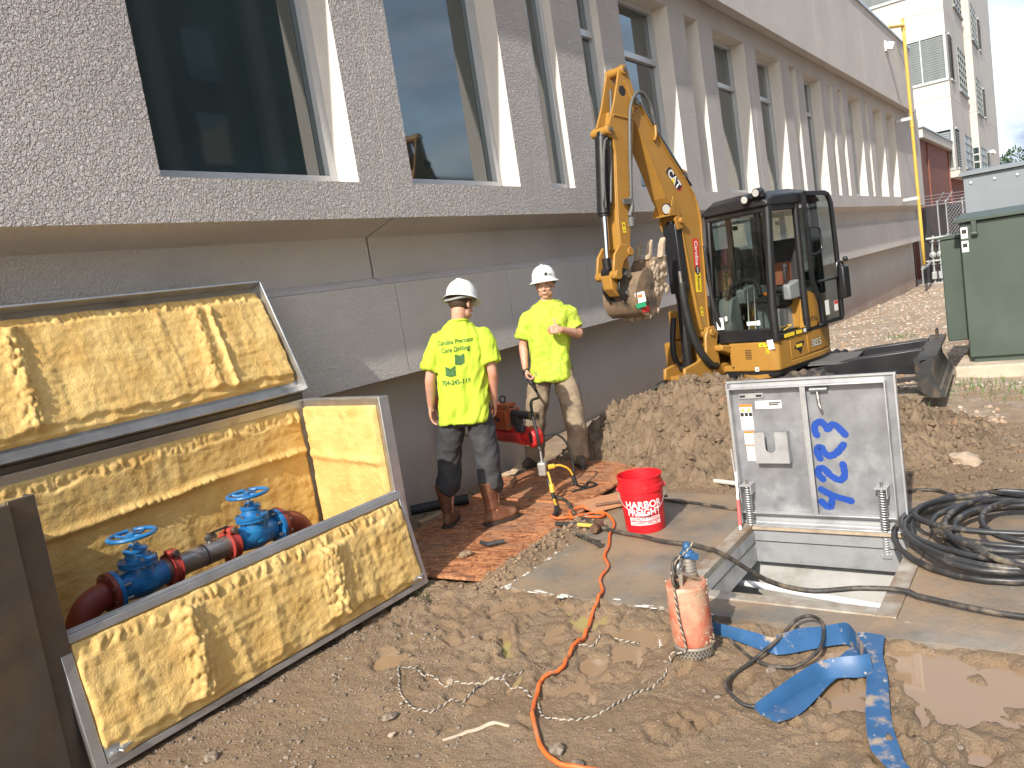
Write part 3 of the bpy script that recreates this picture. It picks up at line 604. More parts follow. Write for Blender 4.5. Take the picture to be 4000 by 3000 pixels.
# ------------------------------------------------------------------ fence with slats and barbed wire, gas meters
mat('fence_dark', (0.035, 0.038, 0.042), 0.7, 0.0, 0.2, 3)
FN = empty('chain_link_fence', (38, 4.6, -0.8), 0, 'dark slatted chain link fence with barbed wire beside the building', 'fence')
pts = [(35.4, 4.95), (36.2, 4.32), (36.9, 4.10), (37.6, 3.58), (38.2, 2.2), (38.8, 0.8), (39.4, -0.8), (40, -2.4)]
for i, (x, y) in enumerate(pts):
    b = MB().cyl((x - 38, y - 4.6, -0.4), (x - 38, y - 4.6, 3.35), 0.035, n=10).sph((x - 38, y - 4.6, 3.36), 0.05, 8)
    b.tube([(x - 38, y - 4.6, 3.3), (x - 38.25, y - 4.9, 3.68)], 0.022, 6); b.build('post', 'galv', FN)
for i in range(len(pts) - 1):
    (xa, ya), (xb, yb) = pts[i], pts[i + 1]
    a = Vector((xa - 38, ya - 4.6, 0)); c = Vector((xb - 38, yb - 4.6, 0)); d = (c - a); n = max(2, int(d.length / 0.09))
    s = MB()
    for j in range(n):
        u0 = a + d * ((j + 0.06) / n); u1 = a + d * ((j + 0.94) / n); s._add([u0, u1, u1 + Vector((0, 0, 3.2)), u0 + Vector((0, 0, 3.2))], [(0, 1, 2, 3)])
    s.build('slat_screen', 'fence_dark', FN, None)
    MB().tube([a + Vector((0, 0, 3.26)), c + Vector((0, 0, 3.26))], 0.022, 6).build('rail', 'galv', FN)
    wv = MB()
    for h_ in (0.08, 0.2, 0.32): wv.tube([a + Vector((-0.7 * h_, -0.8 * h_, 3.3 + h_)), c + Vector((-0.7 * h_, -0.8 * h_, 3.3 + h_))], 0.008, 4)
    wv.build('barbed_wire', 'galv', FN)
    mesh = MB(); m_ = max(2, int(d.length / 0.16))
    for j in range(m_):
        for hh in range(0, 20):
            u0 = a + d * (j / m_) + Vector((-0.02, -0.03, hh * 0.16)); u1 = a + d * ((j + 1) / m_) + Vector((-0.02, -0.03, hh * 0.16 + 0.16))
            mesh.tube([u0, u1], 0.006, 3, cap=False)
            mesh.tube([a + d * ((j + 1) / m_) + Vector((-0.02, -0.03, hh * 0.16)), a + d * (j / m_) + Vector((-0.02, -0.03, hh * 0.16 + 0.16))], 0.006, 3, cap=False)
    if i >= 2: w_ = mesh.build('wire_mesh', 'galv', FN, None, merge=False); w_['kind'] = 'stuff'
GM = empty('gas_meter', (35.6, 4.45, -0.75), 0, 'grey gas meter manifold with pipes standing at the building corner', 'gas meter')
mat('meter_grey', (0.34, 0.36, 0.36), 0.55, 0.2, 0.15, 6)
for y in (0.10, -0.16, -0.42):
    MB().tube([(0, y, 0), (0, y, 1.6), (0.05, y - 0.05, 2.0)], 0.04, 8).build('pipe', 'meter_grey', GM)
    MB().box((-0.05, y, 0.42), (0.2, 0.2, 0.30)).build('meter_body', 'meter_grey', GM, bevel=0.03)
    MB().sph((-0.05, y, 1.25), 0.13, 10, (0.6, 1, 1)).cyl((-0.05, y, 1.35), (-0.05, y, 1.5), 0.05).build('regulator', 'meter_grey', GM)
    for z_ in (0.85, 1.75): MB().lathe([(0.04, 0), (0.09, 0), (0.09, 0.03), (0.04, 0.03)], (0, y, z_)).build('flange', 'meter_grey', GM)
MB().tube([(0, 0.3, 1.9), (0, -0.6, 1.9)], 0.05, 8).tube([(0, 0.35, 1.0), (0, -0.5, 1.0)], 0.04, 8).tube([(-5.85, -0.37, 1.12), (-5.85, -0.3, 1.02), (-3, -0.1, 1.0), (0, 0.2, 1.0)], 0.05, 8).build('manifold', 'meter_grey', GM)
o = MB().bx(35.0, 36.6, 3.7, 4.9, -1.2, -0.62).build('meter_pad', 'pale_concrete', None, bevel=0.03); tag(o, 'small pale concrete pad under the gas meters', 'pad')

# ------------------------------------------------------------------ grey switchgear and green transformer
mat('green_paint', (0.050, 0.072, 0.056), 0.5, 0, 0.08, 3, bump=0.05, bs=90, rv=0.06, col2=(0.075, 0.095, 0.08), s2=1.2, lo=0.50, hi=0.8, col3=(0.16, 0.18, 0.16), s3=14, lo3=0.70, hi3=0.76)
mat('grey_paint', (0.19, 0.215, 0.235), 0.45, 0, 0.06, 3); mat('pad_concrete', (0.46, 0.38, 0.29), 0.9, 0, 0.2, 4, bump=0.4, bs=30)
mat('label_white', (0.75, 0.75, 0.72), 0.5, 0, 0.04); mat('ink_black', (0.02, 0.02, 0.02), 0.6); mat('red_print', (0.62, 0.035, 0.03), 0.5); mat('orange_print', (0.75, 0.20, 0.03), 0.5); mat('yellow_print', (0.80, 0.58, 0.03), 0.5)
ZP = gz(10.3, 0.3)
o = MB().bx(9.78, 12.4, -1.4, 1.13, -0.6, 0.14).build('equipment_pad', 'pad_concrete', None, bevel=0.02); tag(o, 'cast concrete pad under the green transformer', 'pad')
T = empty('transformer', (10, 0, 0.14), 0, 'dark green pad mounted transformer cabinet on a concrete pad', 'transformer')
MB().bx(0.0, 1.7, -1.1, 1.0, 0.06, 1.56).build('cabinet', 'green_paint', T, bevel=0.012)
MB().bx(0.04, 1.66, -1.06, 0.96, 0.0, 0.058).build('base', 'green_paint', T)
MB().prism([(-0.05, 1.563), (-0.05, 1.60), (0.8, 1.66), (1.75, 1.60), (1.75, 1.563)], -1.15, 1.05).build('lid', 'green_paint', T, bevel=0.006)
MB().bx(0.32, 1.35, 1.003, 1.24, 0.22, 1.40).build('side_box', 'green_paint', T, bevel=0.012)
MB().bx(0.30, 1.37, 1.0, 1.26, 1.402, 1.43).build('side_lid', 'green_paint', T)
for y in (0.86, 0.12): MB().box((-0.03, y, 1.50), (0.05, 0.05, 0.13)).cyl((-0.03, y - 0.03, 1.43), (-0.03, y + 0.03, 1.43), 0.03, n=8).build('lid_clamp', 'green_paint', T, bevel=0.006)
for z_, h in ((1.45, 0.12), (1.30, 0.12)):
    q = MB().bx(-0.004, -0.001, 0.925, 0.99, z_ - h / 2, z_ + h / 2).build('sticker', 'label_white', T)
    MB().bx(-0.006, -0.0045, 0.935, 0.98, z_ - 0.01, z_ + 0.035).build('print', 'ink_black', q)
S = empty('switchgear_cabinet', (13.2, 0, gz(13.2, 0)), 0, 'light grey metal equipment cabinet behind the green transformer', 'cabinet')
for i, y in enumerate((1.23, 0.45, -0.45, -1.35)):
    y1 = y; y0 = (0.45, -0.45, -1.35, -2.2)[i]
    MB().bx(0, 1.5, y0 + 0.006, y1 - 0.006, 1.2, 2.45).build('panel', 'grey_paint', S, bevel=0.008)
    for yy in (y0 + 0.12, (y0 + y1) / 2, y1 - 0.1):
        for zz in (1.7, 2.35): MB().cyl((-0.02, yy, zz), (0.0, yy, zz), 0.018, n=8).build('bolt', 'galv', S)
MB().bx(0.02, 1.48, -2.19, 1.22, 0, 1.195).build('base', 'grey_paint', S); MB().prism([(-0.06, 2.455), (-0.06, 2.5), (0.75, 2.56), (1.56, 2.5), (1.56, 2.455)], -2.25, 1.27).build('roof', 'grey_paint', S)
q = MB().bx(-0.005, -0.001, 0.72, 0.92, 1.56, 1.62).build('danger_label', 'red_print', S)

# ------------------------------------------------------------------ far tree
def leaf_tree(name, loc, h, r, label, seed):
    rnd = random.Random(seed); t = empty(name, loc, 0, label, 'tree')
    b = MB(); b.tube(catmull([(0, 0, -1), (0.1, 0, h * 0.3), (-0.1, 0.1, h * 0.6), (0, 0, h * 0.85)], 4), [0.35 - 0.25 * i / 12 for i in range(13)], 8)
    tips = []
    for k in range(14):
        a = rnd.uniform(0, 2 * pi); z0 = h * rnd.uniform(0.35, 0.7); e = Vector((cos(a) * r * rnd.uniform(.4, .85), sin(a) * r * rnd.uniform(.4, .85), z0 + h * rnd.uniform(0.05, 0.28)))
        b.tube([(0, 0, z0), e * 0.5 + Vector((0, 0, z0 * 0.5 + 0.3)), e], [0.12, 0.08, 0.03], 5); tips.append(e)
    b.build('trunk', mat('bark', (0.10, 0.075, 0.05), 0.9), t)
    N = 5200; vs = []; fs = []
    cl = [(e, rnd.uniform(0.8, 1.5)) for e in tips] + [(Vector((rnd.uniform(-.6, .6) * r, rnd.uniform(-.6, .6) * r, h * rnd.uniform(.55, .98))), rnd.uniform(.7, 1.3)) for _ in range(14)]
    for k in range(N):
        c, s = cl[k % len(cl)]; d = Vector((rnd.gauss(0, 1), rnd.gauss(0, 1), rnd.gauss(0, .7))).normalized() * s * rnd.uniform(0.5, 1) ** 0.5
        p = c + d; q = Euler((rnd.uniform(0, 6), rnd.uniform(0, 6), rnd.uniform(0, 6))).to_matrix(); w = rnd.uniform(0.10, 0.2)
        i = len(vs); vs += [p + q @ Vector(v) * w for v in ((-1, 0, 0), (0, -.5, .1), (1, 0, 0), (0, .5, .1))]; fs.append((i, i + 1, i + 2, i + 3))
    me = bpy.data.meshes.new('crown'); me.from_pydata([tuple(v) for v in vs], [], fs)
    mesh_obj('crown', me, mat('leaf_green', (0.045, 0.085, 0.035), 0.6, 0, 0.4, 0.6), t)
leaf_tree('broadleaf_tree', (86, 4.6, -1), 7.6, 3.4, 'dark green leafy tree beyond the grey cabinet', 3)
leaf_tree('broadleaf_tree', (96, -1.5, -1), 6.0, 3.2, 'low leafy tree far behind the transformer at the right edge', 5)
# ------------------------------------------------------------------ insulated valve enclosure
def foam_mat():
    m = bpy.data.materials.new('spray_foam'); m.use_nodes = True; nt = m.node_tree; L = nt.links; p = nt.nodes['Principled BSDF']
    tc = _n(nt, 'ShaderNodeTexCoord'); vec = tc.outputs['Object']
    n1 = _n(nt, 'ShaderNodeTexNoise', Scale=6.0, Detail=6.0); L.new(vec, n1.inputs['Vector'])
    c = _n(nt, 'ShaderNodeValToRGB'); e = c.color_ramp.elements; e[0].position = 0.3; e[0].color = (0.62, 0.38, 0.115, 1); e[1].position = 0.72; e[1].color = (0.78, 0.555, 0.215, 1); L.new(n1.outputs['Fac'], c.inputs['Fac'])
    L.new(c.outputs['Color'], p.inputs['Base Color']); p.inputs['Roughness'].default_value = 0.55; p.inputs['Specular IOR Level'].default_value = 0.3
    p.inputs['Subsurface Weight'].default_value = 0.0
    n2 = _n(nt, 'ShaderNodeTexNoise', Scale=85.0, Detail=6.0, Roughness=0.7); L.new(vec, n2.inputs['Vector'])
    b = _n(nt, 'ShaderNodeBump', Strength=0.8, Distance=0.009); L.new(n2.outputs['Fac'], b.inputs['Height']); L.new(b.outputs['Normal'], p.inputs['Normal'])
    MATS['spray_foam'] = m
foam_mat()
mat('sheet_alu', (0.50, 0.48, 0.45), 0.38, 0.9, 0.12, 6, bump=0.1, bs=30, col2=(0.30, 0.26, 0.21), s2=3.5, lo=0.55, hi=0.75, rv=0.12)
mat('sheet_dark', (0.13, 0.115, 0.10), 0.45, 0.75, 0.2, 4, bump=0.1, bs=30, col2=(0.20, 0.15, 0.10), s2=3, lo=0.5, hi=0.7)  # aluminium, colour darkened for the shade and dark reflections on the side door

def foam(name, O, U, W, N, w, h, parent, seed, ridges=(), thick=0.03, ragged=0.02, res=0.0085, horiz=(), calm=1.0, top=1.0, bot=1.0):
    """sprayed foam on a panel: O corner, U across, W up, N towards the viewer"""
    nu, nv = int(w / res), int(h / res); u = np.linspace(0, w, nu); v = np.linspace(0, h, nv); Ug, Vg = np.meshgrid(u, v, indexing='ij'); s = seed * 13.7
    t = thick + 0.016 * calm * fbm(Ug * 3.1 + s, Vg * 1.3, 4)
    t += calm * 0.012 * np.maximum(0, fbm(Ug * 9 + s, Vg * 2.1 + s, 4, 0.55)) + calm * 0.007 * fbm(Ug * 3.5 + s + 2.0 * fbm(Ug * 4, Vg * 4 + s, 2), Vg * 26, 3) + calm * 0.010 * np.maximum(0, 1 - 3 * np.abs(fbm(Ug * 4.5 + s * 2, Vg * 1.4 + 3, 3)))
    t += (0.0045 * calm + 0.001) * fbm(Ug * 34 + s, Vg * 46, 3, 0.6) + 0.012 * calm * np.abs(fbm(Ug * 5 + 31, Vg * 2.4 + s, 3))
    d1, r1, g1 = cells(Ug * 38 + s + 0.8 * fbm(Ug * 12, Vg * 12, 2), Vg * 27); blob = np.sqrt(np.maximum(0, 1 - (d1 / 0.75) ** 2))
    for c, wd, ht in ridges:
        cc = c + 0.025 * fbm(Vg * 3 + c * 9, Vg * 0 + s, 2) + 0.06 * (Vg / h - 0.5)
        g = np.exp(-((Ug - cc) / (wd * 1.15)) ** 2); t += g * (ht * 0.30 + ht * 0.62 * blob * (0.6 + 0.5 * r1))
    for c, wd, ht in horiz:
        cc = c + 0.03 * (Ug / w - 0.5) + 0.02 * fbm(Ug * 2.2 + s, Vg * 0, 3); g = np.exp(-((Vg - cc) / wd) ** 2); t += g * ht * (0.7 + 0.6 * blob * (vnoise(Ug * 3 + s, Vg * 0) > 0.5))
    # torn and trimmed border: scallops hanging from the top edge, bites along the bottom
    e1, q1, g1_ = cells(Ug * 21 + s + 0.5 * fbm(Vg * 30, Ug * 20, 2), Vg * 6 + 1.3); sc = np.clip(g1_ * 1.7, 0, 1) * (0.35 + 0.75 * q1); edge = h - 0.07 - 0.03 * fbm(Ug * 7 + s, Ug * 0 + 3, 3)
    tb = sstep(-0.012, 0.012, Vg - edge + 0.022 * sc) * top; t = t * (1 - tb) + tb * (thick * 0.62 + 0.022 * sc * sstep(0, 0.06, h - Vg) + 0.006 * fbm(Ug * 60, Vg * 15, 2))
    d2, r2, g2 = cells(Ug * 9 + s, Vg * 0 + 0.5 + 9 * Vg * 0.4); bt = 0.05 + 0.035 * fbm(Ug * 8 + 50 + s, Ug * 0, 3)
    bb = (1 - sstep(-0.010, 0.010, Vg - bt)) * bot; t = t * (1 - bb) + bb * (thick * 0.45 + 0.02 * d2)
    eu = np.minimum(Ug, w - Ug) + 0.018 * fbm(Vg * 12 + s, Ug * 3, 3); t *= 0.55 + 0.45 * sstep(0.0, 0.02, eu)
    ev = np.minimum(Vg, h - Vg) + 0.010 * fbm(Ug * 14 + s, Vg * 3, 3); t *= 0.25 + 0.75 * sstep(0.0, 0.012, ev)
    rim = (np.minimum(np.minimum(Ug, w - Ug), np.minimum(Vg, h - Vg)) < 1e-6); t = np.where(rim, 0.0, np.maximum(t, 0.003))
    O = Vector(O); U = Vector(U).normalized(); W = Vector(W).normalized(); N = Vector(N).normalized()
    X = O.x + U.x * Ug + W.x * Vg + N.x * t; Y = O.y + U.y * Ug + W.y * Vg + N.y * t; Z = O.z + U.z * Ug + W.z * Vg + N.z * t
    return mesh_obj(name, grid_mesh(name, X, Y, Z), 'spray_foam', parent)

EX, EY = 1.30, 3.50
EN = empty('valve_enclosure', (EX, EY, 0), 0, 'open aluminium valve box lined with yellow spray foam against the wall', 'enclosure')
# local frame: x along the front, y towards the wall
LX1, LX1b, LD, LH = 2.08, 2.19, 0.90, 1.205        # front length, back length, depth, height
# shell
MB().bx(-0.05, LX1b + 0.02, LD + 0.002, LD + 0.03, 0, LH).build('back_panel', 'sheet_alu', EN)
foam('back_lining', (-0.05, LD, 0.0), (1, 0, 0), (0, 0, 1), (0, -1, 0), LX1b - 0.0, LH - 0.04, EN, 3, thick=0.03, horiz=((0.86, 0.022, 0.026),), calm=0.40, bot=0)
ux = Vector((LX1b - LX1, LD, 0)); nE = Vector((-LD, LX1b - LX1, 0)).normalized()
b = MB(); a0 = Vector((LX1, 0, 0)); a1 = Vector((LX1b, LD, 0)); off = -nE * 0.025
b._add([a0, a1, a1 + off, a0 + off] + [q + Vector((0, 0, LH)) for q in (a0, a1, a1 + off, a0 + off)], [(0, 1, 2, 3), (4, 5, 6, 7), (0, 1, 5, 4), (1, 2, 6, 5), (2, 3, 7, 6), (3, 0, 4, 7)]); b.build('end_panel', 'sheet_alu', EN)
foam('end_lining', a0 + ux.normalized() * 0.07 + nE * 0.002, ux, (0, 0, 1), nE, ux.length - 0.11, LH - 0.04, EN, 5, thick=0.035, horiz=((0.82, 0.025, 0.02),), calm=0.3, top=0.4, bot=0)
# front corner post and rims
MB().bx(LX1 - 0.035, LX1 + 0.045, -0.012, 0.002, 0.0, LH + 0.012).bx(LX1 + 0.035, LX1 + 0.045, 0.0, 0.07, 0.0, LH + 0.012).build('corner_post', 'galv', EN, bevel=0.002)
MB().bar((LX1 + 0.02, 0.01, LH + 0.006), (LX1b + 0.02, LD, LH + 0.006), 0.045, 0.012).build('end_rim', 'galv', EN)
MB().bx(-0.1, LX1b + 0.03, LD - 0.02, LD + 0.05, LH, LH + 0.014).build('back_rim', 'sheet_alu', EN)
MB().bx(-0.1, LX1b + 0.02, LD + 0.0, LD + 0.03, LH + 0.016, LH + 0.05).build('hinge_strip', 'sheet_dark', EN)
MB().bx(-0.04, LX1, 0.002, 0.028, 0.0, 0.60).build('front_panel', 'sheet_alu', EN)
# left end wall, its door folded round towards the path, door and post darkened in colour as if shaded
MB().bx(-0.05, -0.03, 0.0, LD, 0, LH).build('end_panel', 'sheet_alu', EN)
foam('end_lining', (-0.028, 0.07, 0), (0, 1, 0), (0, 0, 1), (1, 0, 0), LD - 0.1, LH - 0.05, EN, 8, calm=0.4, top=0.3, bot=0)
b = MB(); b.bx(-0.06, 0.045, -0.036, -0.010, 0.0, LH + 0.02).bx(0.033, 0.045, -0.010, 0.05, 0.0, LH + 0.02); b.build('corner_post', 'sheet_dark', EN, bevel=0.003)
D = Vector((-1.0, 0.02, 0)).normalized(); dn = Vector((D.y, -D.x, 0)); p0 = Vector((-0.062, -0.03, 0))
b = MB(); p1 = p0 + D * 0.95
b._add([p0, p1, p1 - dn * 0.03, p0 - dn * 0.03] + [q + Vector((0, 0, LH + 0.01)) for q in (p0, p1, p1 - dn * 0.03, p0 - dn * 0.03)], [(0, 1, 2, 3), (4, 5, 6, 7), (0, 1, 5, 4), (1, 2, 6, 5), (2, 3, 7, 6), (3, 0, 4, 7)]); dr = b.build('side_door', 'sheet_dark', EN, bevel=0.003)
# dropped front flap, foam side out
FT = Vector((0, -0.005, 0.605)); FB = Vector((0, -0.115, 0.02)); fw_ = (FT - FB); fl = fw_.length; fN = Vector((1, 0, 0)).cross(fw_).normalized(); fN = fN if fN.y < 0 else -fN
fl_x0, fl_x1 = 0.0, LX1 + 0.0
R = Matrix((Vector((1, 0, 0)), -fN, fw_.normalized())).transposed().to_4x4(); FM = Matrix.Translation(FB) @ R
fp = MB(FM).bx(fl_x0, fl_x1, 0.0, 0.02, 0, fl).build('flap_panel', 'sheet_alu', EN)
for nm, a in (('flap_rim', (fl_x0, fl_x1, -0.02, 0.0, fl - 0.035, fl)), ('flap_rim', (fl_x0, fl_x1, -0.016, 0.0, 0, 0.03)), ('flap_rim', (fl_x0, fl_x0 + 0.045, -0.018, 0.0, 0.03, fl - 0.036)), ('flap_rim', (fl_x1 - 0.03, fl_x1, -0.018, 0.0, 0.03, fl - 0.036))):
    MB(FM).bx(*a).build(nm, 'galv', EN, bevel=0.002)
MB(FM).bx(fl_x0, fl_x1, -0.012, 0.03, fl + 0.002, fl + 0.012).bx(fl_x0, fl_x1, 0.006, 0.014, fl + 0.012, fl + 0.020).build('flap_hinge', 'galv', EN)
foam('flap_lining', FB + Vector((fl_x0 + 0.046, 0, 0)) + fw_.normalized() * 0.031, (1, 0, 0), fw_, fN, fl_x1 - fl_x0 - 0.077, fl - 0.067, EN, 1, ridges=((0.50, 0.055, 0.040), (1.36, 0.075, 0.040)), thick=0.03, calm=0.80)
for x in (0.10, fl_x1 - 0.09):
    q = MB(FM).bx(x - 0.05, x + 0.05, -0.022, -0.001, 0.032, 0.11).build('latch_plate', 'galv', EN)
    MB(FM).tube([(x - 0.045, -0.034, 0.06), (x + 0.05, -0.034, 0.07)], 0.006, 8).tube([(x, -0.034, 0.065), (x + 0.005, -0.06, 0.06)], 0.005, 6).box((x - 0.02, -0.03, 0.062), (0.02, 0.016, 0.02)).box((x + 0.025, -0.03, 0.067), (0.02, 0.016, 0.02)).build('barrel_bolt', 'galv', q)
# lid, raised against the wall
LB = Vector((0, LD + 0.0, LH + 0.055)); LT = Vector((0, LD + 0.30, LH + 0.055 + 0.785)); lw = LT - LB; ll = lw.length; lN = Vector((1, 0, 0)).cross(lw).normalized(); lN = lN if lN.y < 0 else -lN
R = Matrix((Vector((1, 0, 0)), -lN, lw.normalized())).transposed().to_4x4(); LM = Matrix.Translation(LB) @ R
x0, x1 = -0.12, LX1b + 0.02
MB(LM).bx(x0, x1, 0.0, 0.02, 0, ll).build('lid_panel', 'sheet_alu', EN)
for a in ((x0, x1, -0.085, 0.0, ll - 0.012, ll), (x1 - 0.012, x1, -0.085, 0.0, 0.0, ll - 0.013), (x0, x1 - 0.013, -0.03, 0.0, 0.0, 0.055), (x0, x1 - 0.013, -0.05, -0.031, 0.0, 0.012)):
    MB(LM).bx(*a).build('lid_flange', 'sheet_alu' if a[4] < 0.1 and a[1] < x1 else 'galv', EN, bevel=0.002)
foam('lid_lining', LB + Vector((x0 + 0.02, 0, 0)) + lw.normalized() * 0.085, (1, 0, 0), lw, lN, x1 - x0 - 0.045, ll - 0.135, EN, 2, ridges=((0.62, 0.05, 0.045), (1.72, 0.035, 0.028), (1.83, 0.014, 0.035)), thick=0.042, calm=0.72)

# ------------------------------------------------------------------ pipework with two gate valves
mat('valve_blue', (0.012, 0.13, 0.34), 0.35, 0, 0.15, 12, bump=0.15, bs=60, bd=0.003, col2=(0.03, 0.22, 0.45), s2=6, lo=0.5, hi=0.7)
mat('pipe_red', (0.20, 0.035, 0.025), 0.5, 0, 0.2, 12, bump=0.15, bs=60, bd=0.003); mat('coupling_red', (0.36, 0.045, 0.035), 0.45, 0, 0.15, 12, bump=0.15, bs=50, bd=0.003)
mat('steel_pipe', (0.33, 0.30, 0.275), 0.36, 0.7, 0.3, 8, bump=0.1, bs=60, bd=0.002, col2=(0.22, 0.15, 0.11), s2=7, lo=0.5, hi=0.65); mat('bolt_steel', (0.30, 0.28, 0.26), 0.4, 0.9, 0.2, 20)
PA = empty('valve_pipework', (1.95, 3.95, 0.0), 0, 'steel pipe run with two blue gate valves and red elbows in the box', 'pipework')
PZ = 0.568
VM = Matrix.Translation((0, 0, PZ)) @ Matrix.Diagonal((1, 1, 0.84, 1)) @ Matrix.Translation((0, 0, -PZ))
def ring(b, x, r, w, z=PZ, n=24): b.lathe([(r * 0.5, -w / 2), (r, -w / 2), (r, w / 2), (r * 0.5, w / 2)], (x, 0, z), (1, 0, 0), n)
def gate_valve(xc, flip):
    g = MB()
    g.lathe([(0.052, -0.13), (0.066, -0.12), (0.075, -0.06), (0.085, 0.0), (0.075, 0.06), (0.066, 0.12), (0.052, 0.13)], (xc, 0, PZ), (1, 0, 0), 24)
    g.lathe([(0.085, -0.03), (0.078, 0.06), (0.07, 0.105)], (xc, 0, PZ), (0, 0, 1), 24)
    v = g.build('valve_body', 'valve_blue', PA)
    f = MB(VM); f.lathe([(0.02, 0.105), (0.095, 0.105), (0.095, 0.122), (0.02, 0.122)], (xc, 0, PZ)).lathe([(0.02, 0.126), (0.095, 0.126), (0.095, 0.143), (0.06, 0.150), (0.052, 0.185), (0.06, 0.19), (0.06, 0.205), (0.03, 0.215), (0.026, 0.235), (0.0, 0.237)], (xc, 0, PZ)); f.build('bonnet', 'valve_blue', v)
    for k in range(6):
        a = k * pi / 3 + 0.3; MB(VM).cyl((xc + cos(a) * 0.082, sin(a) * 0.082, PZ + 0.095), (xc + cos(a) * 0.082, sin(a) * 0.082, PZ + 0.158), 0.009, n=6).build('bolt', 'bolt_steel', v)
    for k in range(2): MB(VM).cyl((xc + (k - .5) * 0.07, -0.03, PZ + 0.2), (xc + (k - .5) * 0.07, -0.03, PZ + 0.225), 0.008, n=6).build('bolt', 'bolt_steel', v)
    MB(VM).cyl((xc, 0, PZ + 0.2), (xc, 0, PZ + 0.32), 0.011, n=10).build('stem', 'galv', v)
    h = MB(VM); h.tube([(xc + 0.112 * cos(t), 0.112 * sin(t), PZ + 0.292) for t in np.linspace(0, 2 * pi, 36, endpoint=False)], 0.013, 10, True)
    for k in range(4): a = k * pi / 2 + 0.4; h.tube([(xc, 0, PZ + 0.285), (xc + cos(a) * 0.06, sin(a) * 0.06, PZ + 0.282), (xc + cos(a) * 0.11, sin(a) * 0.11, PZ + 0.292)], [0.013, 0.009, 0.009], 8)
    h.lathe([(0.0, 0.31), (0.024, 0.305), (0.026, 0.27), (0.0, 0.268)], (xc, 0, PZ)); h.build('handwheel', 'valve_blue', v)
    MB(VM).lathe([(0.0, 0.306), (0.012, 0.306), (0.012, 0.33), (0.0, 0.332)], (xc, 0, PZ), n=6).build('nut', 'bolt_steel', v)
    xf = xc + flip * 0.145; q = MB(); ring(q, xf, 0.105, 0.022); q.build('flange', 'valve_blue', v)
    q = MB(); ring(q, xf + flip * 0.024, 0.105, 0.022); q.build('elbow_flange', 'pipe_red', PA)
    for k in range(8):
        a = k * pi / 4 + 0.4; MB().cyl((xf - 0.04, cos(a) * 0.088, PZ + sin(a) * 0.088), (xf + 0.055 * (1 if flip > 0 else 0.9), cos(a) * 0.088, PZ + sin(a) * 0.088), 0.0085, n=6).build('bolt', 'bolt_steel', PA)
    e = MB(); xs = xf + flip * 0.03; pts = [(xs, 0, PZ)] + [(xs + flip * (0.03 + 0.13 * sin(t)), 0, PZ - 0.13 + 0.13 * cos(t)) for t in np.linspace(0, pi / 2, 10)] + [(xs + flip * 0.16, 0, 0.0)]
    e.tube(pts, 0.068, 20); e.build('elbow', 'pipe_red', PA, 180)
    # raised casting marks
    for i, tx in enumerate(('C', '200', '2W2')):
        me = text_mesh(tx, 0.032, 0.001); print_on(me, 'casting_mark', 'valve_blue', v, plane_fn((xc, -0.0835, PZ + 0.045 - i * 0.03), (1, 0, 0), (0, 0, 1), 0.002))
gate_valve(-0.02, -1); gate_valve(0.68, 1)
for x in (0.150, 0.510):
    c = MB(); ring(c, x, 0.078, 0.048, n=28); ring(c, x - 0.021, 0.084, 0.008, n=28); ring(c, x + 0.021, 0.084, 0.008, n=28)
    cc = c.build('coupling', 'coupling_red', PA, merge=False); MB().box((x, -0.02, PZ + 0.085), (0.05, 0.07, 0.035)).build('lug', 'coupling_red', cc, bevel=0.006); MB().box((x, 0.02, PZ - 0.085), (0.05, 0.07, 0.035)).build('lug', 'coupling_red', cc, bevel=0.006)
    MB().cyl((x - 0.0, -0.075, PZ + 0.088), (x, 0.03, PZ + 0.088), 0.010, n=8).cyl((x, -0.078, PZ + 0.088), (x, -0.058, PZ + 0.088), 0.018, n=6).build('bolt', 'bolt_steel', cc)
MB().cyl((0.1, 0, PZ), (0.56, 0, PZ), 0.060, n=28).build('pipe_spool', 'steel_pipe', PA); q = MB(); ring(q, 0.335, 0.0625, 0.006, n=28); q.build('weld_ring', 'steel_dark', PA)
t = MB().cyl((0.39, 0, PZ + 0.055), (0.39, 0, PZ + 0.11), 0.016, n=10).cyl((0.365, 0, PZ + 0.082), (0.43, 0, PZ + 0.082), 0.014, n=10).build('test_cock', 'bolt_steel', PA); MB().bar((0.40, -0.01, PZ + 0.105), (0.50, -0.02, PZ + 0.112), 0.016, 0.008).build('lever', 'black_rubber', t)
o = MB().bx(2.15, 2.36, 4.26, 4.34, 0.40, 0.47).build('outlet_box', 'white_plastic', None, bevel=0.01); tag(o, 'small white outlet box on the foam wall behind the pipe', 'outlet box')
# ------------------------------------------------------------------ aluminium access hatch
mat('hatch_alu', (0.50, 0.505, 0.51), 0.42, 0.5, 0.12, 5, bump=0.12, bs=25, bd=0.004, col2=(0.36, 0.365, 0.37), s2=5.0, lo=0.45, hi=0.62, rv=0.14)
mat('hatch_skin', (0.265, 0.27, 0.285), 0.44, 0.45, 0.22, 7, bump=0.10, bs=18, bd=0.004, col2=(0.40, 0.405, 0.415), s2=3.0, lo=0.58, hi=0.72, rv=0.12)
mat('frame_muddy', (0.42, 0.38, 0.32), 0.6, 0.35, 0.2, 6, bump=0.3, bs=30, bd=0.004, col2=(0.28, 0.20, 0.13), s2=5.0, lo=0.42, hi=0.6)
mat('paint_blue', (0.010, 0.055, 0.30), 0.5, 0, 0.1, 9)
v0, v1, w0, w1 = VAULT
HT = empty('access_hatch', (v1 + 0.05, (w0 + w1) / 2, 0), 0, 'open aluminium floor hatch with 4223 sprayed in blue inside its lid', 'hatch')
HI = Matrix.Translation((-(v1 + 0.05), -(w0 + w1) / 2, 0))
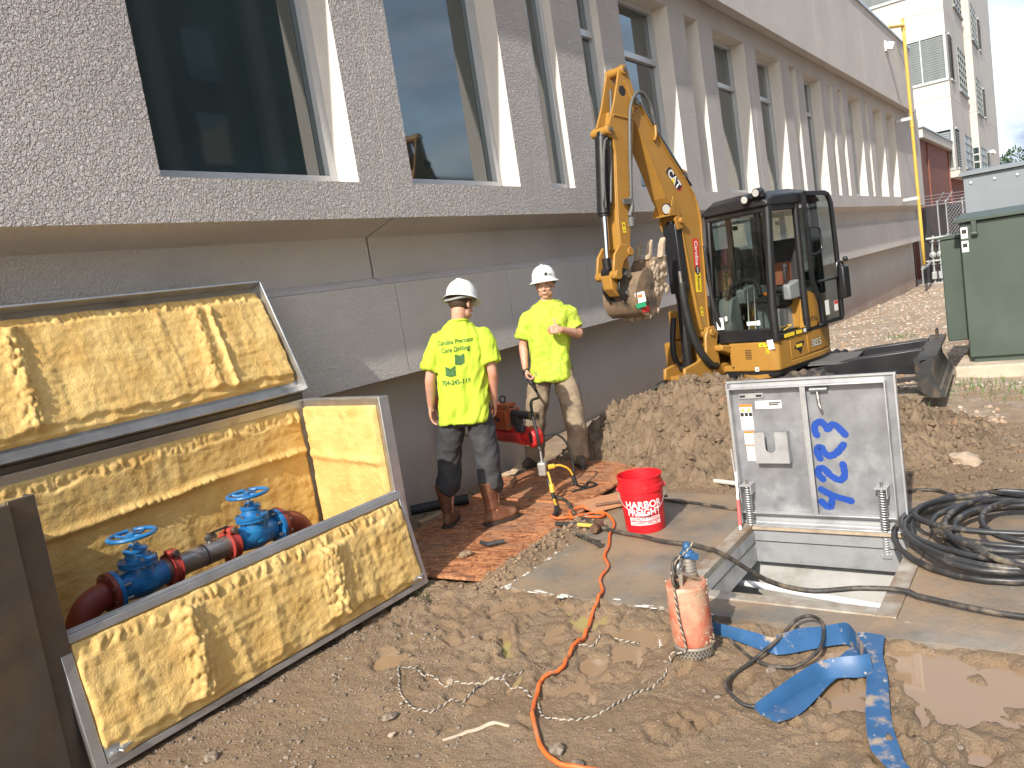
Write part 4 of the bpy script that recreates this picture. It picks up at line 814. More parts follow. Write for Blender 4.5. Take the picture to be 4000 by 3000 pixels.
def hp(b, name, m, par=None, **kw):
    o = b.build(name, m, par or HT, **kw)
    if par is None: o.matrix_parent_inverse = HI
    return o
f = 0.088
for a in ((v0 - f, v1 + f, w0 - f, w0), (v0 - f, v1 + f, w1, w1 + f), (v0 - f, v0, w0, w1), (v1, v1 + f, w0, w1)):
    hp(MB().bx(a[0], a[1], a[2], a[3], -0.03, 0.008), 'frame', 'hatch_alu' if a[0] == v1 else 'frame_muddy', bevel=0.003)
for a in ((v0, v1, w0 - 0.006, w0 - 0.001), (v0, v1, w1 + 0.001, w1 + 0.006), (v0 - 0.006, v0 - 0.001, w0, w1), (v1 + 0.001, v1 + 0.006, w0, w1)):
    hp(MB().bx(a[0], a[1], a[2], a[3], -0.24, -0.031), 'skirt', 'hatch_alu')
# inside channel seams
hp(MB().bx(v0 + 0.001, v1, w1 - 0.002, w1, -0.115, -0.110), 'seam', 'steel_dark'); hp(MB().bx(v1 - 0.004, v1, w0, w1, -0.10, -0.096), 'seam', 'steel_dark')
hp(MB().bx(v1 - 0.022, v1 - 0.012, w0 + 0.03, w1 - 0.0, -0.016, 0.002), 'gasket', 'mud_dry')
# the lid stands upright at the far side
LX = v1 + 0.075; y0, y1, zt = 0.86, 1.86, 0.945
lid = hp(MB().bx(LX, LX + 0.012, y0, y1, 0.0, zt), 'lid', 'hatch_skin')
def lp(b, name, m, **kw): return b.build(name, m, lid, **kw)
g = 0.045; iy0, iy1, iz0, iz1 = y0 + 0.06, y1 - 0.025, 0.085, 0.895
# edge lips, inner angle frame, centre stiffener
lp(MB().bx(LX - 0.012, LX - 0.001, y0, y1, zt - 0.012, zt), 'lip', 'hatch_alu'); lp(MB().bx(LX - 0.03, LX - 0.001, y0, y0 + 0.010, 0.0, zt - 0.013), 'lip', 'hatch_alu'); lp(MB().bx(LX - 0.03, LX - 0.001, y1 - 0.010, y1, 0.0, zt - 0.013), 'lip', 'hatch_alu')
for a in ((iy0, iy1, iz1, iz1 + 0.008), (iy0, iy1, iz0 - 0.008, iz0)):
    lp(MB().bx(LX - 0.055, LX - 0.0015, a[0], a[1], a[2], a[3]), 'angle', 'hatch_alu', bevel=0.002)
for a in ((iy0 - 0.008, iy0), (iy1, iy1 + 0.008)): lp(MB().bx(LX - 0.055, LX - 0.0015, a[0], a[1], iz0 - 0.008, iz1 + 0.008), 'angle', 'hatch_alu', bevel=0.002)
for a in ((iy0, iy1, iz0 - 0.035, iz0 - 0.0085), (iy0, iy1, iz1 + 0.0085, iz1 + 0.03)): lp(MB().bx(LX - 0.006, LX - 0.0015, *a), 'angle_foot', 'hatch_alu')
lp(MB().bx(LX - 0.052, LX - 0.0015, 1.385, 1.392, iz0 + 0.0005, iz1 - 0.0005).bx(LX - 0.052, LX - 0.045, 1.36, 1.3845, iz0 + 0.0005, iz1 - 0.0005), 'stiffener', 'hatch_alu', bevel=0.001)
lp(MB().bx(LX - 0.003, LX - 0.001, y0 + 0.03, y1 - 0.03, 0.008, 0.045), 'hinge_leaf', 'hatch_alu'); lp(MB().tube([(LX - 0.012, y0, 0.008), (LX - 0.012, y1, 0.008)], 0.009, 10), 'hinge', 'hatch_alu')
# document pocket with its U cut
pk = []
yA, yB, zA, zB = 1.495, 1.705, 0.415, 0.615
pk = [(yA, zA), (yB, zA), (yB, zB), (1.64, zB)] + [(1.605 + 0.032 * cos(t), 0.515 + 0.032 * sin(t)) for t in np.linspace(0, -pi, 9)][::1]
U = [(yA, zA), (yB, zA), (yB, zB), (1.637, zB)] + [(1.605 + 0.032 * cos(t), 0.515 + 0.032 * sin(t)) for t in np.linspace(0, -pi, 10)] + [(1.573, zB), (yA, zB)]
lp(MB().prism(U, LX - 0.062, LX - 0.059, 'yz').bx(LX - 0.0585, LX - 0.0015, yA, yA + 0.003, zA, zB).bx(LX - 0.0585, LX - 0.0015, yB - 0.003, yB, zA, zB).bx(LX - 0.0585, LX - 0.0015, yA + 0.0031, yB - 0.0031, zA, zA + 0.003), 'document_pocket', 'hatch_alu', smooth=None)
# stickers: warning strip, two notice plates, data plate
X_ = LX - 0.0018
def stick(yl, yr, zb, zt_, name='sticker', m='label_white'): return lp(MB().bx(X_ - 0.0007, X_, yr, yl, zb, zt_), name, m)
def lines(par, yl, yr, z_, n, step, h=0.0035):
    b = MB(); rr = random.Random(int(z_ * 1e4))
    for i in range(n): b.bx(X_ - 0.0012, X_ - 0.0008, yl - (yl - yr) * rr.uniform(0.7, 1), yl, z_ - i * step, z_ - i * step + h)
    q = b.build('print', mat('print_grey', (0.25, 0.25, 0.26), 0.6), par); q['kind'] = 'stuff'
s = stick(1.795, 1.715, 0.62, 0.79); MB().bx(X_ - 0.0012, X_ - 0.0008, 1.715, 1.795, 0.772, 0.79).build('print', 'orange_print', s)
for yy in (1.775, 1.735): MB().prism([(yy + 0.015, 0.742), (yy - 0.015, 0.742), (yy, 0.768)], X_ - 0.0012, X_ - 0.0008, 'yz').build('print', 'yellow_print', s)
for yy in (1.782, 1.755, 1.728): MB().bx(X_ - 0.0012, X_ - 0.0008, yy - 0.011, yy + 0.011, 0.71, 0.735).build('print', 'ink_black', s)
lines(s, 1.788, 1.722, 0.698, 8, 0.009)
s = stick(1.785, 1.705, 0.525, 0.612); MB().bx(X_ - 0.0012, X_ - 0.0008, 1.705, 1.785, 0.598, 0.612).build('print', 'orange_print', s); lines(s, 1.778, 1.715, 0.585, 6, 0.009)
s = stick(1.780, 1.698, 0.415, 0.520); MB().bx(X_ - 0.0012, X_ - 0.0008, 1.698, 1.78, 0.514, 0.520).build('print', 'orange_print', s); lines(s, 1.773, 1.708, 0.50, 8, 0.010)
s = stick(1.690, 1.525, 0.757, 0.808); lines(s, 1.68, 1.62, 0.785, 4, 0.008); 
MB().bx(X_ - 0.0012, X_ - 0.0008, 1.53, 1.605, 0.788, 0.797).bx(X_ - 0.0012, X_ - 0.0008, 1.545, 1.605, 0.776, 0.785).build('print', 'ink_black', s)
# slotted bar, catch handle, bolt heads
pl = lp(MB().bx(LX - 0.008, LX - 0.0015, 1.63, 1.79, 0.825, 0.862), 'slotted_bar', 'hatch_alu', bevel=0.003)
for yy in (1.765, 1.66): MB().bx(LX - 0.0095, LX - 0.0082, yy - 0.018, yy + 0.018, 0.836, 0.85).build('slot', 'ink_black', pl)
h = lp(MB().bx(LX - 0.03, LX - 0.0015, 1.24, 1.335, 0.855, 0.885).cyl((LX - 0.035, 1.235, 0.872), (LX - 0.035, 1.34, 0.872), 0.009), 'catch', 'hatch_alu', bevel=0.003)
MB().tube(catmull([(LX - 0.02, 1.30, 0.855), (LX - 0.03, 1.295, 0.82), (LX - 0.055, 1.285, 0.78), (LX - 0.06, 1.275, 0.755)], 4), 0.010, 8).build('handle', 'bolt_steel', h)
# sprung lid supports
for yy in (1.79, 0.985):
    br = hp(MB().bx(LX - 0.085, LX - 0.0015, yy - 0.035, yy + 0.035, 0.265, 0.273).bx(LX - 0.085, LX - 0.0015, yy - 0.035, yy - 0.029, 0.21, 0.2649), 'spring_bracket', 'hatch_alu')
    b = MB(); n = 26; b.tube([(LX - 0.05 - 0.012 * (i / (n * 8)) + 0.021 * cos(i * 2 * pi / 8), yy - 0.00 + 0.021 * sin(i * 2 * pi / 8), 0.262 - i * 0.40 / (n * 8)) for i in range(n * 8)], 0.0052, 5); b.build('spring', 'galv', br, 180)
    MB().cyl((LX - 0.05, yy, 0.30), (LX - 0.062, yy, -0.17), 0.008, n=8).build('rod', 'bolt_steel', br); MB().box((LX - 0.062, yy, -0.145), (0.05, 0.05, 0.02)).box((LX - 0.055, yy, -0.175), (0.02, 0.02, 0.05)).build('clevis', 'hatch_alu', br)
# blue spray paint figures, read sideways
def strokes(name, sts, x, r, par):
    b = MB()
    for s in sts:
        pts = catmull([(0, y * 0.985, 1.75 + (z - 1.75) * 0.985) for y, z in s], 5); n = len(pts)
        L_ = []
        for i, p in enumerate(pts):
            d = (pts[min(i + 1, n - 1)] - pts[max(i - 1, 0)]).normalized(); q = Vector((0, -d.z, d.y)) * (r * (0.9 + 0.2 * random.random())); L_.append((p + q, p - q))
        xo = 0.0006 * sts.index(s)
        for i in range(n - 1): b.quad(*[Vector((x - xo - 2.5e-5 * i, v.y, v.z)) for v in (L_[i][0], L_[i + 1][0], L_[i + 1][1], L_[i][1])])
        for xc_, p in ((x - xo + 3e-5, pts[0]), (x - xo - 2.5e-5 * (n + 2), pts[-1])): b._add([Vector((xc_, p.y + r * cos(t), p.z + r * sin(t))) for t in np.linspace(0, 2 * pi, 14, endpoint=False)], [tuple(range(14))])
    return b.build(name, 'paint_blue', par, None, merge=False)
DIG = [[(1.352, 0.563), (1.362, 0.598), (1.352, 0.633), (1.321, 0.646), (1.297, 0.624), (1.284, 0.598), (1.258, 0.626), (1.227, 0.616), (1.185, 0.564)],
    [(1.347, 0.412), (1.360, 0.451), (1.352, 0.479), (1.331, 0.479), (1.313, 0.444), (1.284, 0.43), (1.243, 0.451), (1.201, 0.499)],
    [(1.344, 0.279), (1.366, 0.31), (1.361, 0.345), (1.331, 0.346), (1.296, 0.304), (1.254, 0.277), (1.225, 0.284), (1.211, 0.319), (1.216, 0.375)],
    [(1.361, 0.211), (1.327, 0.19), (1.296, 0.174), (1.246, 0.158), (1.19, 0.142)], [(1.296, 0.174), (1.305, 0.134), (1.316, 0.102), (1.342, 0.105), (1.366, 0.132)]]
for dg_ in ([DIG[0]], [DIG[1]], [DIG[2]], DIG[3:]): strokes('sprayed_digit', dg_, LX - 0.0022, 0.021, lid)
# hold-open arm with red grip
arm = hp(MB().bar((v1 + 0.03, w1 + 0.085, 0.35), (v1 - 0.12, w1 + 0.045, -0.05), 0.012, 0.006).bar((v1 + 0.05, w1 + 0.105, 0.50), (v1 + 0.02, w1 + 0.075, -0.0), 0.010, 0.006), 'hold_open_arm', 'hatch_alu')
MB().bar((v1 - 0.033, w1 + 0.068, 0.185), (v1 - 0.091, w1 + 0.053, 0.03), 0.02, 0.014).build('grip', 'red_print', arm, bevel=0.003)
# ------------------------------------------------------------------ compact excavator (local frame: x forward, y to its left, z up)
mat('cat_yellow', (0.36, 0.185, 0.036), 0.38, 0, 0.07, 4, bump=0.03, bs=90, col2=(0.42, 0.25, 0.08), s2=5, lo=0.62, hi=0.85, rv=0.08)
mat('cab_black', (0.016, 0.016, 0.018), 0.34, 0, 0.2, 5, rv=0.08, col2=(0.06, 0.055, 0.05), s2=4, lo=0.6, hi=0.85)
mat('cyl_black', (0.02, 0.02, 0.021), 0.3, 0.1, 0.2, 6); mat('chrome', (0.75, 0.76, 0.78), 0.12, 1.0, 0.03, 6)
mat('hose_grey', (0.11, 0.11, 0.105), 0.55, 0.1, 0.2, 30); mat('seat_black', (0.022, 0.021, 0.021), 0.7, 0, 0.2, 10); mat('seat_orange', (0.20, 0.065, 0.03), 0.7); mat('console_grey', (0.22, 0.23, 0.235), 0.55)
mat('track_rubber', (0.050, 0.046, 0.042), 0.75, 0, 0.3, 8, bump=0.4, bs=30, bd=0.01, col2=(0.24, 0.18, 0.12), s2=4, lo=0.45, hi=0.62)
mat('bucket_muddy', (0.035, 0.033, 0.032), 0.55, 0.2, 0.3, 6, bump=0.4, bs=25, bd=0.01, col2=(0.25, 0.175, 0.11), s2=4.5, lo=0.32, hi=0.52)
mat('blade_steel', (0.040, 0.041, 0.043), 0.45, 0.3, 0.25, 6, col2=(0.17, 0.115, 0.07), s2=5, lo=0.5, hi=0.68); mat('lamp_glass', (0.42, 0.42, 0.40), 0.15)
def clear_glass(name, tint=(0.58, 0.65, 0.63), k=0.09):
    m = bpy.data.materials.new(name); m.use_nodes = True; nt = m.node_tree; L = nt.links; nt.nodes.clear()
    o = _n(nt, 'ShaderNodeOutputMaterial'); t = _n(nt, 'ShaderNodeBsdfTransparent'); t.inputs['Color'].default_value = tint + (1,); g = _n(nt, 'ShaderNodeBsdfGlossy'); g.inputs['Roughness'].default_value = 0.03
    lw = _n(nt, 'ShaderNodeLayerWeight', Blend=0.25); mr = _n(nt, 'ShaderNodeMapRange'); mr.inputs['To Min'].default_value = k; mr.inputs['To Max'].default_value = 0.9; L.new(lw.outputs['Fresnel'], mr.inputs['Value'])
    mx = _n(nt, 'ShaderNodeMixShader'); L.new(mr.outputs['Result'], mx.inputs['Fac']); L.new(t.outputs['BSDF'], mx.inputs[1]); L.new(g.outputs['BSDF'], mx.inputs[2]); L.new(mx.outputs['Shader'], o.inputs['Surface']); MATS[name] = m
clear_glass('cab_glass')
XC = (8.89, 3.079); XZ = -0.02
EXC = empty('excavator', (XC[0], XC[1], XZ), radians(166.5), 'yellow compact excavator with black cab and raised boom', 'excavator')
def ep(b, name, m='cat_yellow', par=None, **kw): return b.build(name, m, par or EXC, **kw)
# --- undercarriage, turned under the house so its blade points to the right
UM = Matrix.Rotation(radians(107), 4, 'Z')
def track_outline(L, r, lug, n):
    per = 2 * L + 2 * pi * r; out = []
    for i in range(n * 4):
        s = per * i / (n * 4); up = (i % 4) in (0, 1); rr = r + (lug if up else 0)
        if s < L: p = (-L / 2 + s, rr)
        elif s < L + pi * r: a = pi / 2 - (s - L) / r; p = (L / 2 + rr * cos(a), rr * sin(a))
        elif s < 2 * L + pi * r: p = (L / 2 - (s - L - pi * r), -rr)
        else: a = -pi / 2 - (s - 2 * L - pi * r) / r; p = (-L / 2 + rr * cos(a), rr * sin(a))
        out.append((p[0], p[1] + 0.235))
    return out
for s in (-1, 1):
    yc = s * 0.70; ol = track_outline(1.62, 0.205, 0.025, 46)
    b = MB(UM); n = len(ol); inner = [(x * 0.965, 0.235 + (z - 0.235) * 0.83) for x, z in ol]
    vs = [(x, yc - 0.15, z) for x, z in ol] + [(x, yc + 0.15, z) for x, z in ol] + [(x, yc - 0.15, z) for x, z in inner] + [(x, yc + 0.15, z) for x, z in inner]
    fs = []
    for i in range(n):
        j = (i + 1) % n; fs += [(i, j, n + j, n + i), (2 * n + j, 2 * n + i, 3 * n + i, 3 * n + j), (i, 2 * n + i, 2 * n + j, j), (n + j, 3 * n + j, 3 * n + i, n + i)]
    b._add(vs, fs); t = b.build('track', 'track_rubber', EXC, None)
    MB(UM).lathe([(0.03, -0.09), (0.17, -0.09), (0.17, -0.03), (0.12, 0.0), (0.17, 0.03), (0.17, 0.09), (0.03, 0.09)], (0.80, yc, 0.235), (0, 1, 0), 24).build('idler', 'steel_dark', t)
    MB(UM).lathe([(0.03, -0.09), (0.165, -0.05), (0.165, 0.05), (0.03, 0.09)], (-0.80, yc, 0.235), (0, 1, 0), 14).build('sprocket', 'steel_dark', t)
    for k in range(4): MB(UM).lathe([(0.02, -0.1), (0.07, -0.1), (0.07, 0.1), (0.02, 0.1)], (-0.48 + k * 0.32, yc, 0.13), (0, 1, 0), 14).build('roller', 'steel_dark', t)
    MB(UM).bx(-0.72, 0.72, yc - 0.075, yc + 0.075, 0.18, 0.33).build('track_frame', 'cab_black', t, bevel=0.01)
ep(MB(UM).bx(-0.42, 0.45, -0.56, 0.56, 0.22, 0.40).prism([(0.42, 0.22), (0.42, 0.40), (0.70, 0.36), (0.70, 0.26)], -0.45, 0.45), 'chassis', 'cab_black', bevel=0.01)
ep(MB(UM).lathe([(0.1, 0.40), (0.33, 0.40), (0.33, 0.47), (0.1, 0.47)], n=28), 'slew_ring', 'steel_dark')
BZ = 0.14
for s in (-1, 1): ep(MB(UM).prism([(0.5, 0.24), (0.5, 0.40), (1.2, 0.46 + BZ * 0.4), (1.80, 0.42 + BZ), (1.80, 0.16 + BZ), (1.2, 0.26 + BZ * 0.6)], s * 0.36 - 0.06, s * 0.36 + 0.06), 'blade_arm', 'cab_black', bevel=0.01)
ep(MB(UM).tube([(0.5, 0, 0.34), (1.2, 0, 0.40)], 0.055, 12), 'blade_cylinder', 'cyl_black'); ep(MB(UM).tube([(1.2, 0, 0.40), (1.78, 0, 0.43)], 0.028, 10), 'blade_rod', 'chrome')
ep(MB(UM).bx(0.55, 1.15, -0.30, 0.30, 0.475, 0.49).bx(0.7, 1.1, -0.42, -0.31, 0.47, 0.485), 'arm_cover', 'hose_grey')
prof = [(1.84 + 0.13 * (1 - sin(t)) - 0.0, 0.24 + 0.2 * t) for t in np.linspace(-0.25, 1.7, 12)]
curve = [(1.98, 0.02), (1.93, 0.10), (1.895, 0.19), (1.885, 0.27), (1.90, 0.34), (1.94, 0.39)]
bl = ep(MB(UM).prism([(x, z + BZ) for x, z in curve] + [(x - 0.025, z + BZ + 0.004) for x, z in curve[::-1]], -0.80, 0.80), 'blade', 'blade_steel', smooth=40)
MB(UM).prism([(1.975, 0.015 + BZ), (1.99, 0.0 + BZ), (1.955, 0.06 + BZ), (1.94, 0.09 + BZ)], -0.80, 0.80).build('cutting_edge', 'bolt_steel', bl)
for s in (-1, 1):
    MB(UM).prism([(1.75, 0.10 + BZ), (1.80, 0.34 + BZ), (1.93, 0.40 + BZ), (1.89, 0.30 + BZ), (1.885, 0.2 + BZ), (1.99, 0.0 + BZ), (1.87, 0.0 + BZ)], s * 0.815 - 0.012, s * 0.815 + 0.012).build('end_plate', 'blade_steel', bl)
MB(UM).prism([(1.78, 0.36 + BZ), (1.78, 0.40 + BZ), (1.94, 0.40 + BZ), (1.94, 0.37 + BZ)], -0.79, 0.79).bx(1.72, 1.80, -0.5, 0.5, 0.16 + BZ, 0.34 + BZ).build('back_beam', 'blade_steel', bl)
MB(UM).tube(catmull([(1.86, 0.72, 0.40 + BZ), (1.86, 0.72, 0.47 + BZ), (1.86, 0.60, 0.47 + BZ), (1.86, 0.60, 0.40 + BZ)], 4), 0.012, 8).build('lift_eye', 'blade_steel', bl)
# --- house
zb, zf, zr = 0.49, 0.83, 1.27
ol = [(0.75, -0.20), (0.75, 0.70), (0.735, 0.745), (0.70, 0.775), (-0.15, 0.775), (-0.45, 0.73), (-0.70, 0.58), (-0.85, 0.34), (-0.90, 0.0), (-0.85, -0.34), (-0.70, -0.58), (-0.45, -0.73), (-0.15, -0.775), (0.45, -0.775), (0.55, -0.6), (0.60, -0.2)]
ep(MB().prism([(x * 0.985, y * 0.97) for x, y in ol], 0.47, 0.52, 'xy'), 'floor_plate', 'cab_black')
ep(MB().prism([(x, y) for x, y in ol], 0.522, 0.585, 'xy'), 'lower_skirt', bevel=0.012)
ep(MB().prism([(0.752, 0.215), (0.752, 0.70), (0.735, 0.745), (0.70, 0.777), (0.48, 0.777), (0.48, 0.215)], 0.52, zf, 'xy'), 'front_cover', bevel=0.015)
q = ep(MB().prism([(0.475, 0.70), (0.475, 0.776), (0.135, 0.776), (0.135, 0.70)], 0.588, zf + 0.02, 'xy'), 'side_cover', bevel=0.008)
ep(MB().prism([(0.13, 0.777), (0.05, 0.777), (0.0, 0.777), (-0.15, 0.777), (-0.45, 0.732), (-0.70, 0.582), (-0.85, 0.342), (-0.90, 0.0), (-0.85, -0.342), (-0.70, -0.582), (-0.45, -0.732), (-0.15, -0.777), (0.13, -0.777)], 0.588, 0.86, 'xy'), 'counterweight', bevel=0.02)
ep(MB().prism([(0.06, 0.775), (-0.15, 0.775), (-0.45, 0.73), (-0.70, 0.58), (-0.85, 0.34), (-0.90, 0.0), (-0.85, -0.34), (-0.70, -0.58), (-0.45, -0.73), (-0.15, -0.775), (0.45, -0.775), (0.45, -0.08), (0.06, 0.0)], 0.863, 1.22, 'xy'), 'engine_hood', bevel=0.03)
ep(MB().prism([(0.13, 0.862), (0.045, 1.27), (-0.12, 1.22), (-0.12, 0.862)], 0.70, 0.779), 'hood_corner', bevel=0.008)
ep(MB().bx(-0.1, 0.6, -0.77, -0.08, 0.52, 0.86), 'tank_cover', bevel=0.02)
# front cover details
fc = EXC.children[-1]
for i in range(6): ep(MB().bx(0.7525, 0.754, 0.41, 0.485, 0.655 + i * 0.018, 0.663 + i * 0.018), 'vent_slot', 'ink_black')
for y, z_ in ((0.235, 0.79), (0.74, 0.79), (0.25, 0.57)): ep(MB().cyl((0.752, y, z_), (0.758, y, z_), 0.010, n=10), 'cover_bolt', 'cab_black')
for y, z_, w, h, m_ in ((0.62, 0.80, 0.075, 0.04, 'yellow_print'), (0.545, 0.79, 0.0, 0, None), (0.675, 0.775, 0.035, 0.045, 'yellow_print'), (0.675, 0.725, 0.035, 0.035, 'yellow_print'), (0.53, 0.545, 0.045, 0.045, 'label_white')):
    if m_:
        s_ = ep(MB().bx(0.7525, 0.7535, y - w / 2, y + w / 2, z_ - h / 2, z_ + h / 2), 'sticker', m_)
        MB().prism([(y - h * 0.28, z_ - h * 0.25), (y + h * 0.28, z_ - h * 0.25), (y, z_ + h * 0.28)], 0.7536, 0.7542, 'yz').build('print', 'ink_black', s_)
tg = ep(MB().box((0.762, 0.725, 0.80), (0.002, 0.07, 0.10), (0.1, 0.08, 0)), 'paper_tag', 'label_white')
# --- swing bracket and post
ep(MB().bx(0.60, 0.92, -0.13, 0.13, 0.50, 0.62).bx(0.60, 0.90, -0.12, 0.12, 0.74, 0.84).prism([(0.60, 0.66), (0.9, 0.78), (0.9, 0.84), (0.6, 0.80)], 0.13, 0.24), 'swing_bracket', bevel=0.015)
ep(MB().cyl((0.93, 0, 0.44), (0.93, 0, 0.88), 0.09, n=20), 'king_pin', bevel=0.01)
ep(MB().prism([(0.82, 0.44), (0.84, 0.86), (0.80, 0.97), (0.86, 1.05), (0.97, 1.05), (1.03, 0.95), (1.05, 0.80), (1.22, 0.72), (1.45, 0.69), (1.47, 0.58), (1.26, 0.50), (1.05, 0.44)], 0.105, 0.145).prism([(0.82, 0.44), (0.84, 0.86), (0.80, 0.97), (0.86, 1.05), (0.97, 1.05), (1.03, 0.95), (1.05, 0.80), (1.22, 0.72), (1.45, 0.69), (1.47, 0.58), (1.26, 0.50), (1.05, 0.44)], -0.145, -0.105).bx(1.06, 1.40, -0.104, 0.104, 0.52, 0.60), 'swing_post', bevel=0.012)
ep(MB().cyl((0.92, -0.165, 0.985), (0.92, 0.165, 0.985), 0.04, n=16), 'boom_foot_pin', 'cat_yellow', bevel=0.006)
ep(MB().lathe([(0.16, -0.02), (0.19, -0.02), (0.19, 0.02), (0.16, 0.02)], (0.62, 0.50, 0.47), n=18), 'tie_down_eye', 'cat_yellow')
# --- boom
back = [(0.865, 0.955), (0.880, 1.03), (0.872, 1.256), (0.838, 1.609), (0.814, 1.903), (0.790, 2.148), (0.810, 2.328), (0.848, 2.436), (0.975, 2.607), (1.16, 2.826), (1.421, 3.16), (1.555, 3.345), (1.61, 3.41)]
front = [(1.665, 3.425), (1.705, 3.37), (1.684, 3.22), (1.626, 3.124), (1.526, 2.911), (1.417, 2.66), (1.325, 2.437), (1.197, 2.242), (1.127, 2.12), (1.104, 1.868), (1.069, 1.575), (1.033, 1.276), (0.985, 1.03), (0.965, 0.945)]
bo = ep(MB().prism(back + front, -0.080, 0.080), 'boom', bevel=0.006, smooth=25)
def edge_plate(line, off, y=0.092, th=0.012):
    b = MB(); P = [Vector((x, 0, z)) for x, z in line]
    for i in range(len(P) - 1):
        d = (P[i + 1] - P[i]).normalized(); n_ = Vector((-d.z, 0, d.x)) * off
        a, c = P[i], P[i + 1]; b._add([a + Vector((0, -y, 0)), c + Vector((0, -y, 0)), c + Vector((0, y, 0)), a + Vector((0, y, 0)), a + n_ + Vector((0, -y, 0)), c + n_ + Vector((0, -y, 0)), c + n_ + Vector((0, y, 0)), a + n_ + Vector((0, y, 0))], [(0, 1, 2, 3), (4, 5, 6, 7), (0, 1, 5, 4), (1, 2, 6, 5), (2, 3, 7, 6), (3, 0, 4, 7)])
    return b
edge_plate(back[1:12], 0.012).build('top_plate', 'cat_yellow', bo, None); edge_plate(front[2:13], 0.012).build('bottom_plate', 'cat_yellow', bo, None)
for x, z_, r in ((1.634, 3.366, 0.055), (0.92, 0.985, 0.06)): MB().cyl((x, -0.105, z_), (x, 0.105, z_), r, n=20).build('boss', 'cat_yellow', bo, bevel=0.006)
MB().cyl((1.634, -0.125, 3.366), (1.634, 0.125, 3.366), 0.028, n=14).build('pin', 'bolt_steel', bo)
# rib, cylinder lug and lamp
MB().prism([(0.90, 2.56), (0.86, 2.62), (0.88, 2.70), (0.98, 2.74), (1.06, 2.70)], -0.055, -0.03).prism([(0.90, 2.56), (0.86, 2.62), (0.88, 2.70), (0.98, 2.74), (1.06, 2.70)], 0.03, 0.055).build('cylinder_lug', 'cat_yellow', bo, bevel=0.006)
MB().cyl((0.93, -0.07, 2.66), (0.93, 0.07, 2.66), 0.030, n=14).build('pin', 'bolt_steel', bo)
MB().prism([(1.10, 2.12), (1.18, 2.26), (1.26, 2.22), (1.22, 2.10)], 0.085, 0.11).prism([(1.10, 2.12), (1.18, 2.26), (1.26, 2.22), (1.22, 2.10)], -0.11, -0.085).build('cylinder_lug', 'cat_yellow', bo, bevel=0.006)
lb = MB().bx(1.22, 1.235, -0.11, 0.11, 2.26, 2.36).bx(1.16, 1.34, -0.11, 0.11, 2.25, 2.262).prism([(1.16, 2.26), (1.34, 2.26), (1.24, 2.44)], 0.098, 0.11).prism([(1.16, 2.26), (1.34, 2.26), (1.24, 2.44)], -0.11, -0.098).build('lamp_bracket', 'cat_yellow', bo)
lh = MB().cyl((1.24, 0.05, 2.335), (1.30, 0.05, 2.325), 0.058, n=20).build('work_lamp', 'cab_black', bo); MB().cyl((1.3005, 0.05, 2.325), (1.304, 0.05, 2.3245), 0.048, n=20).build('lens', 'lamp_glass', lh)
# boom ram with its guard
cg = ep(MB().bx(1.125, 1.235, -0.085, 0.085, 1.45, 2.17), 'cylinder_guard', 'cab_black', bevel=0.012)
ep(MB().cyl((1.18, 0, 2.20), (1.175, 0, 1.40), 0.058, n=18).cyl((1.175, 0, 1.40), (1.20, 0, 0.66), 0.052, n=18).cyl((1.20, -0.14, 0.655), (1.20, 0.14, 0.655), 0.035, n=14), 'boom_cylinder', 'cyl_black')
ep(MB().cyl((1.17, -0.14, 2.19), (1.17, 0.14, 2.19), 0.032, n=14), 'cylinder_pin', 'cat_yellow', bevel=0.004)
# --- stick
sb = [(1.700, 3.715), (1.675, 3.690), (1.665, 3.627), (1.600, 3.40), (1.600, 3.34), (1.647, 3.30), (1.751, 2.931), (1.84, 2.542), (1.938, 2.219), (1.985, 1.99), (2.01, 1.90)]
sf = [(2.075, 1.90), (2.12, 1.99), (2.105, 2.23), (2.064, 2.549), (2.015, 2.867), (2.02, 3.02), (2.07, 3.04), (2.115, 3.08), (2.105, 3.14), (2.05, 3.16), (1.937, 3.36), (1.79, 3.70), (1.755, 3.72)]
b = MB()
for s in (-1, 1): b.prism([(x, z) for x, z in sb + sf], s * 0.078 - 0.011, s * 0.078 + 0.011)
st = ep(b, 'stick', bevel=0.004)
MB().prism([(1.66, 3.20), (1.751, 2.931), (1.84, 2.542), (1.938, 2.219), (1.985, 1.99), (2.02, 1.92), (2.07, 1.92), (2.12, 1.99), (2.105, 2.23), (2.064, 2.549), (2.01, 2.867), (1.98, 3.05), (1.90, 3.30)], -0.066, 0.066).build('box_section', 'cat_yellow', st, bevel=0.006)
MB().cyl((1.745, -0.11, 3.668), (1.745, 0.11, 3.668), 0.045, n=16).build('boss', 'cat_yellow', st, bevel=0.006); MB().cyl((2.072, -0.11, 3.098), (2.072, 0.11, 3.098), 0.045, n=16).build('boss', 'cat_yellow', st, bevel=0.006)
MB().cyl((1.745, -0.125, 3.668), (1.745, 0.125, 3.668), 0.022, n=12).build('pin', 'bolt_steel', st); MB().cyl((2.072, -0.125, 3.098), (2.072, 0.125, 3.098), 0.022, n=12).build('pin', 'bolt_steel', st)
for z0, z1, x0, x1 in ((3.05, 3.56, 1.86, 1.73),): MB().tube(catmull([(1.70, 0.09, 3.24), (1.66, 0.09, 3.34), (1.72, 0.09, 3.50), (1.76, 0.09, 3.56)], 5), 0.012, 6).tube([(1.98, 0.09, 3.24), (1.70, 0.09, 3.20)], 0.012, 6).build('stiffening_rib', 'cat_yellow', st)
hl = MB().lathe([(0.001, 0), (0.05, 0)], (1.80, 0.0895, 3.47), (0, 1, 0), 20).build('lightening_hole', 'ink_black', st)
hl.scale = (1, 1, 1.0)
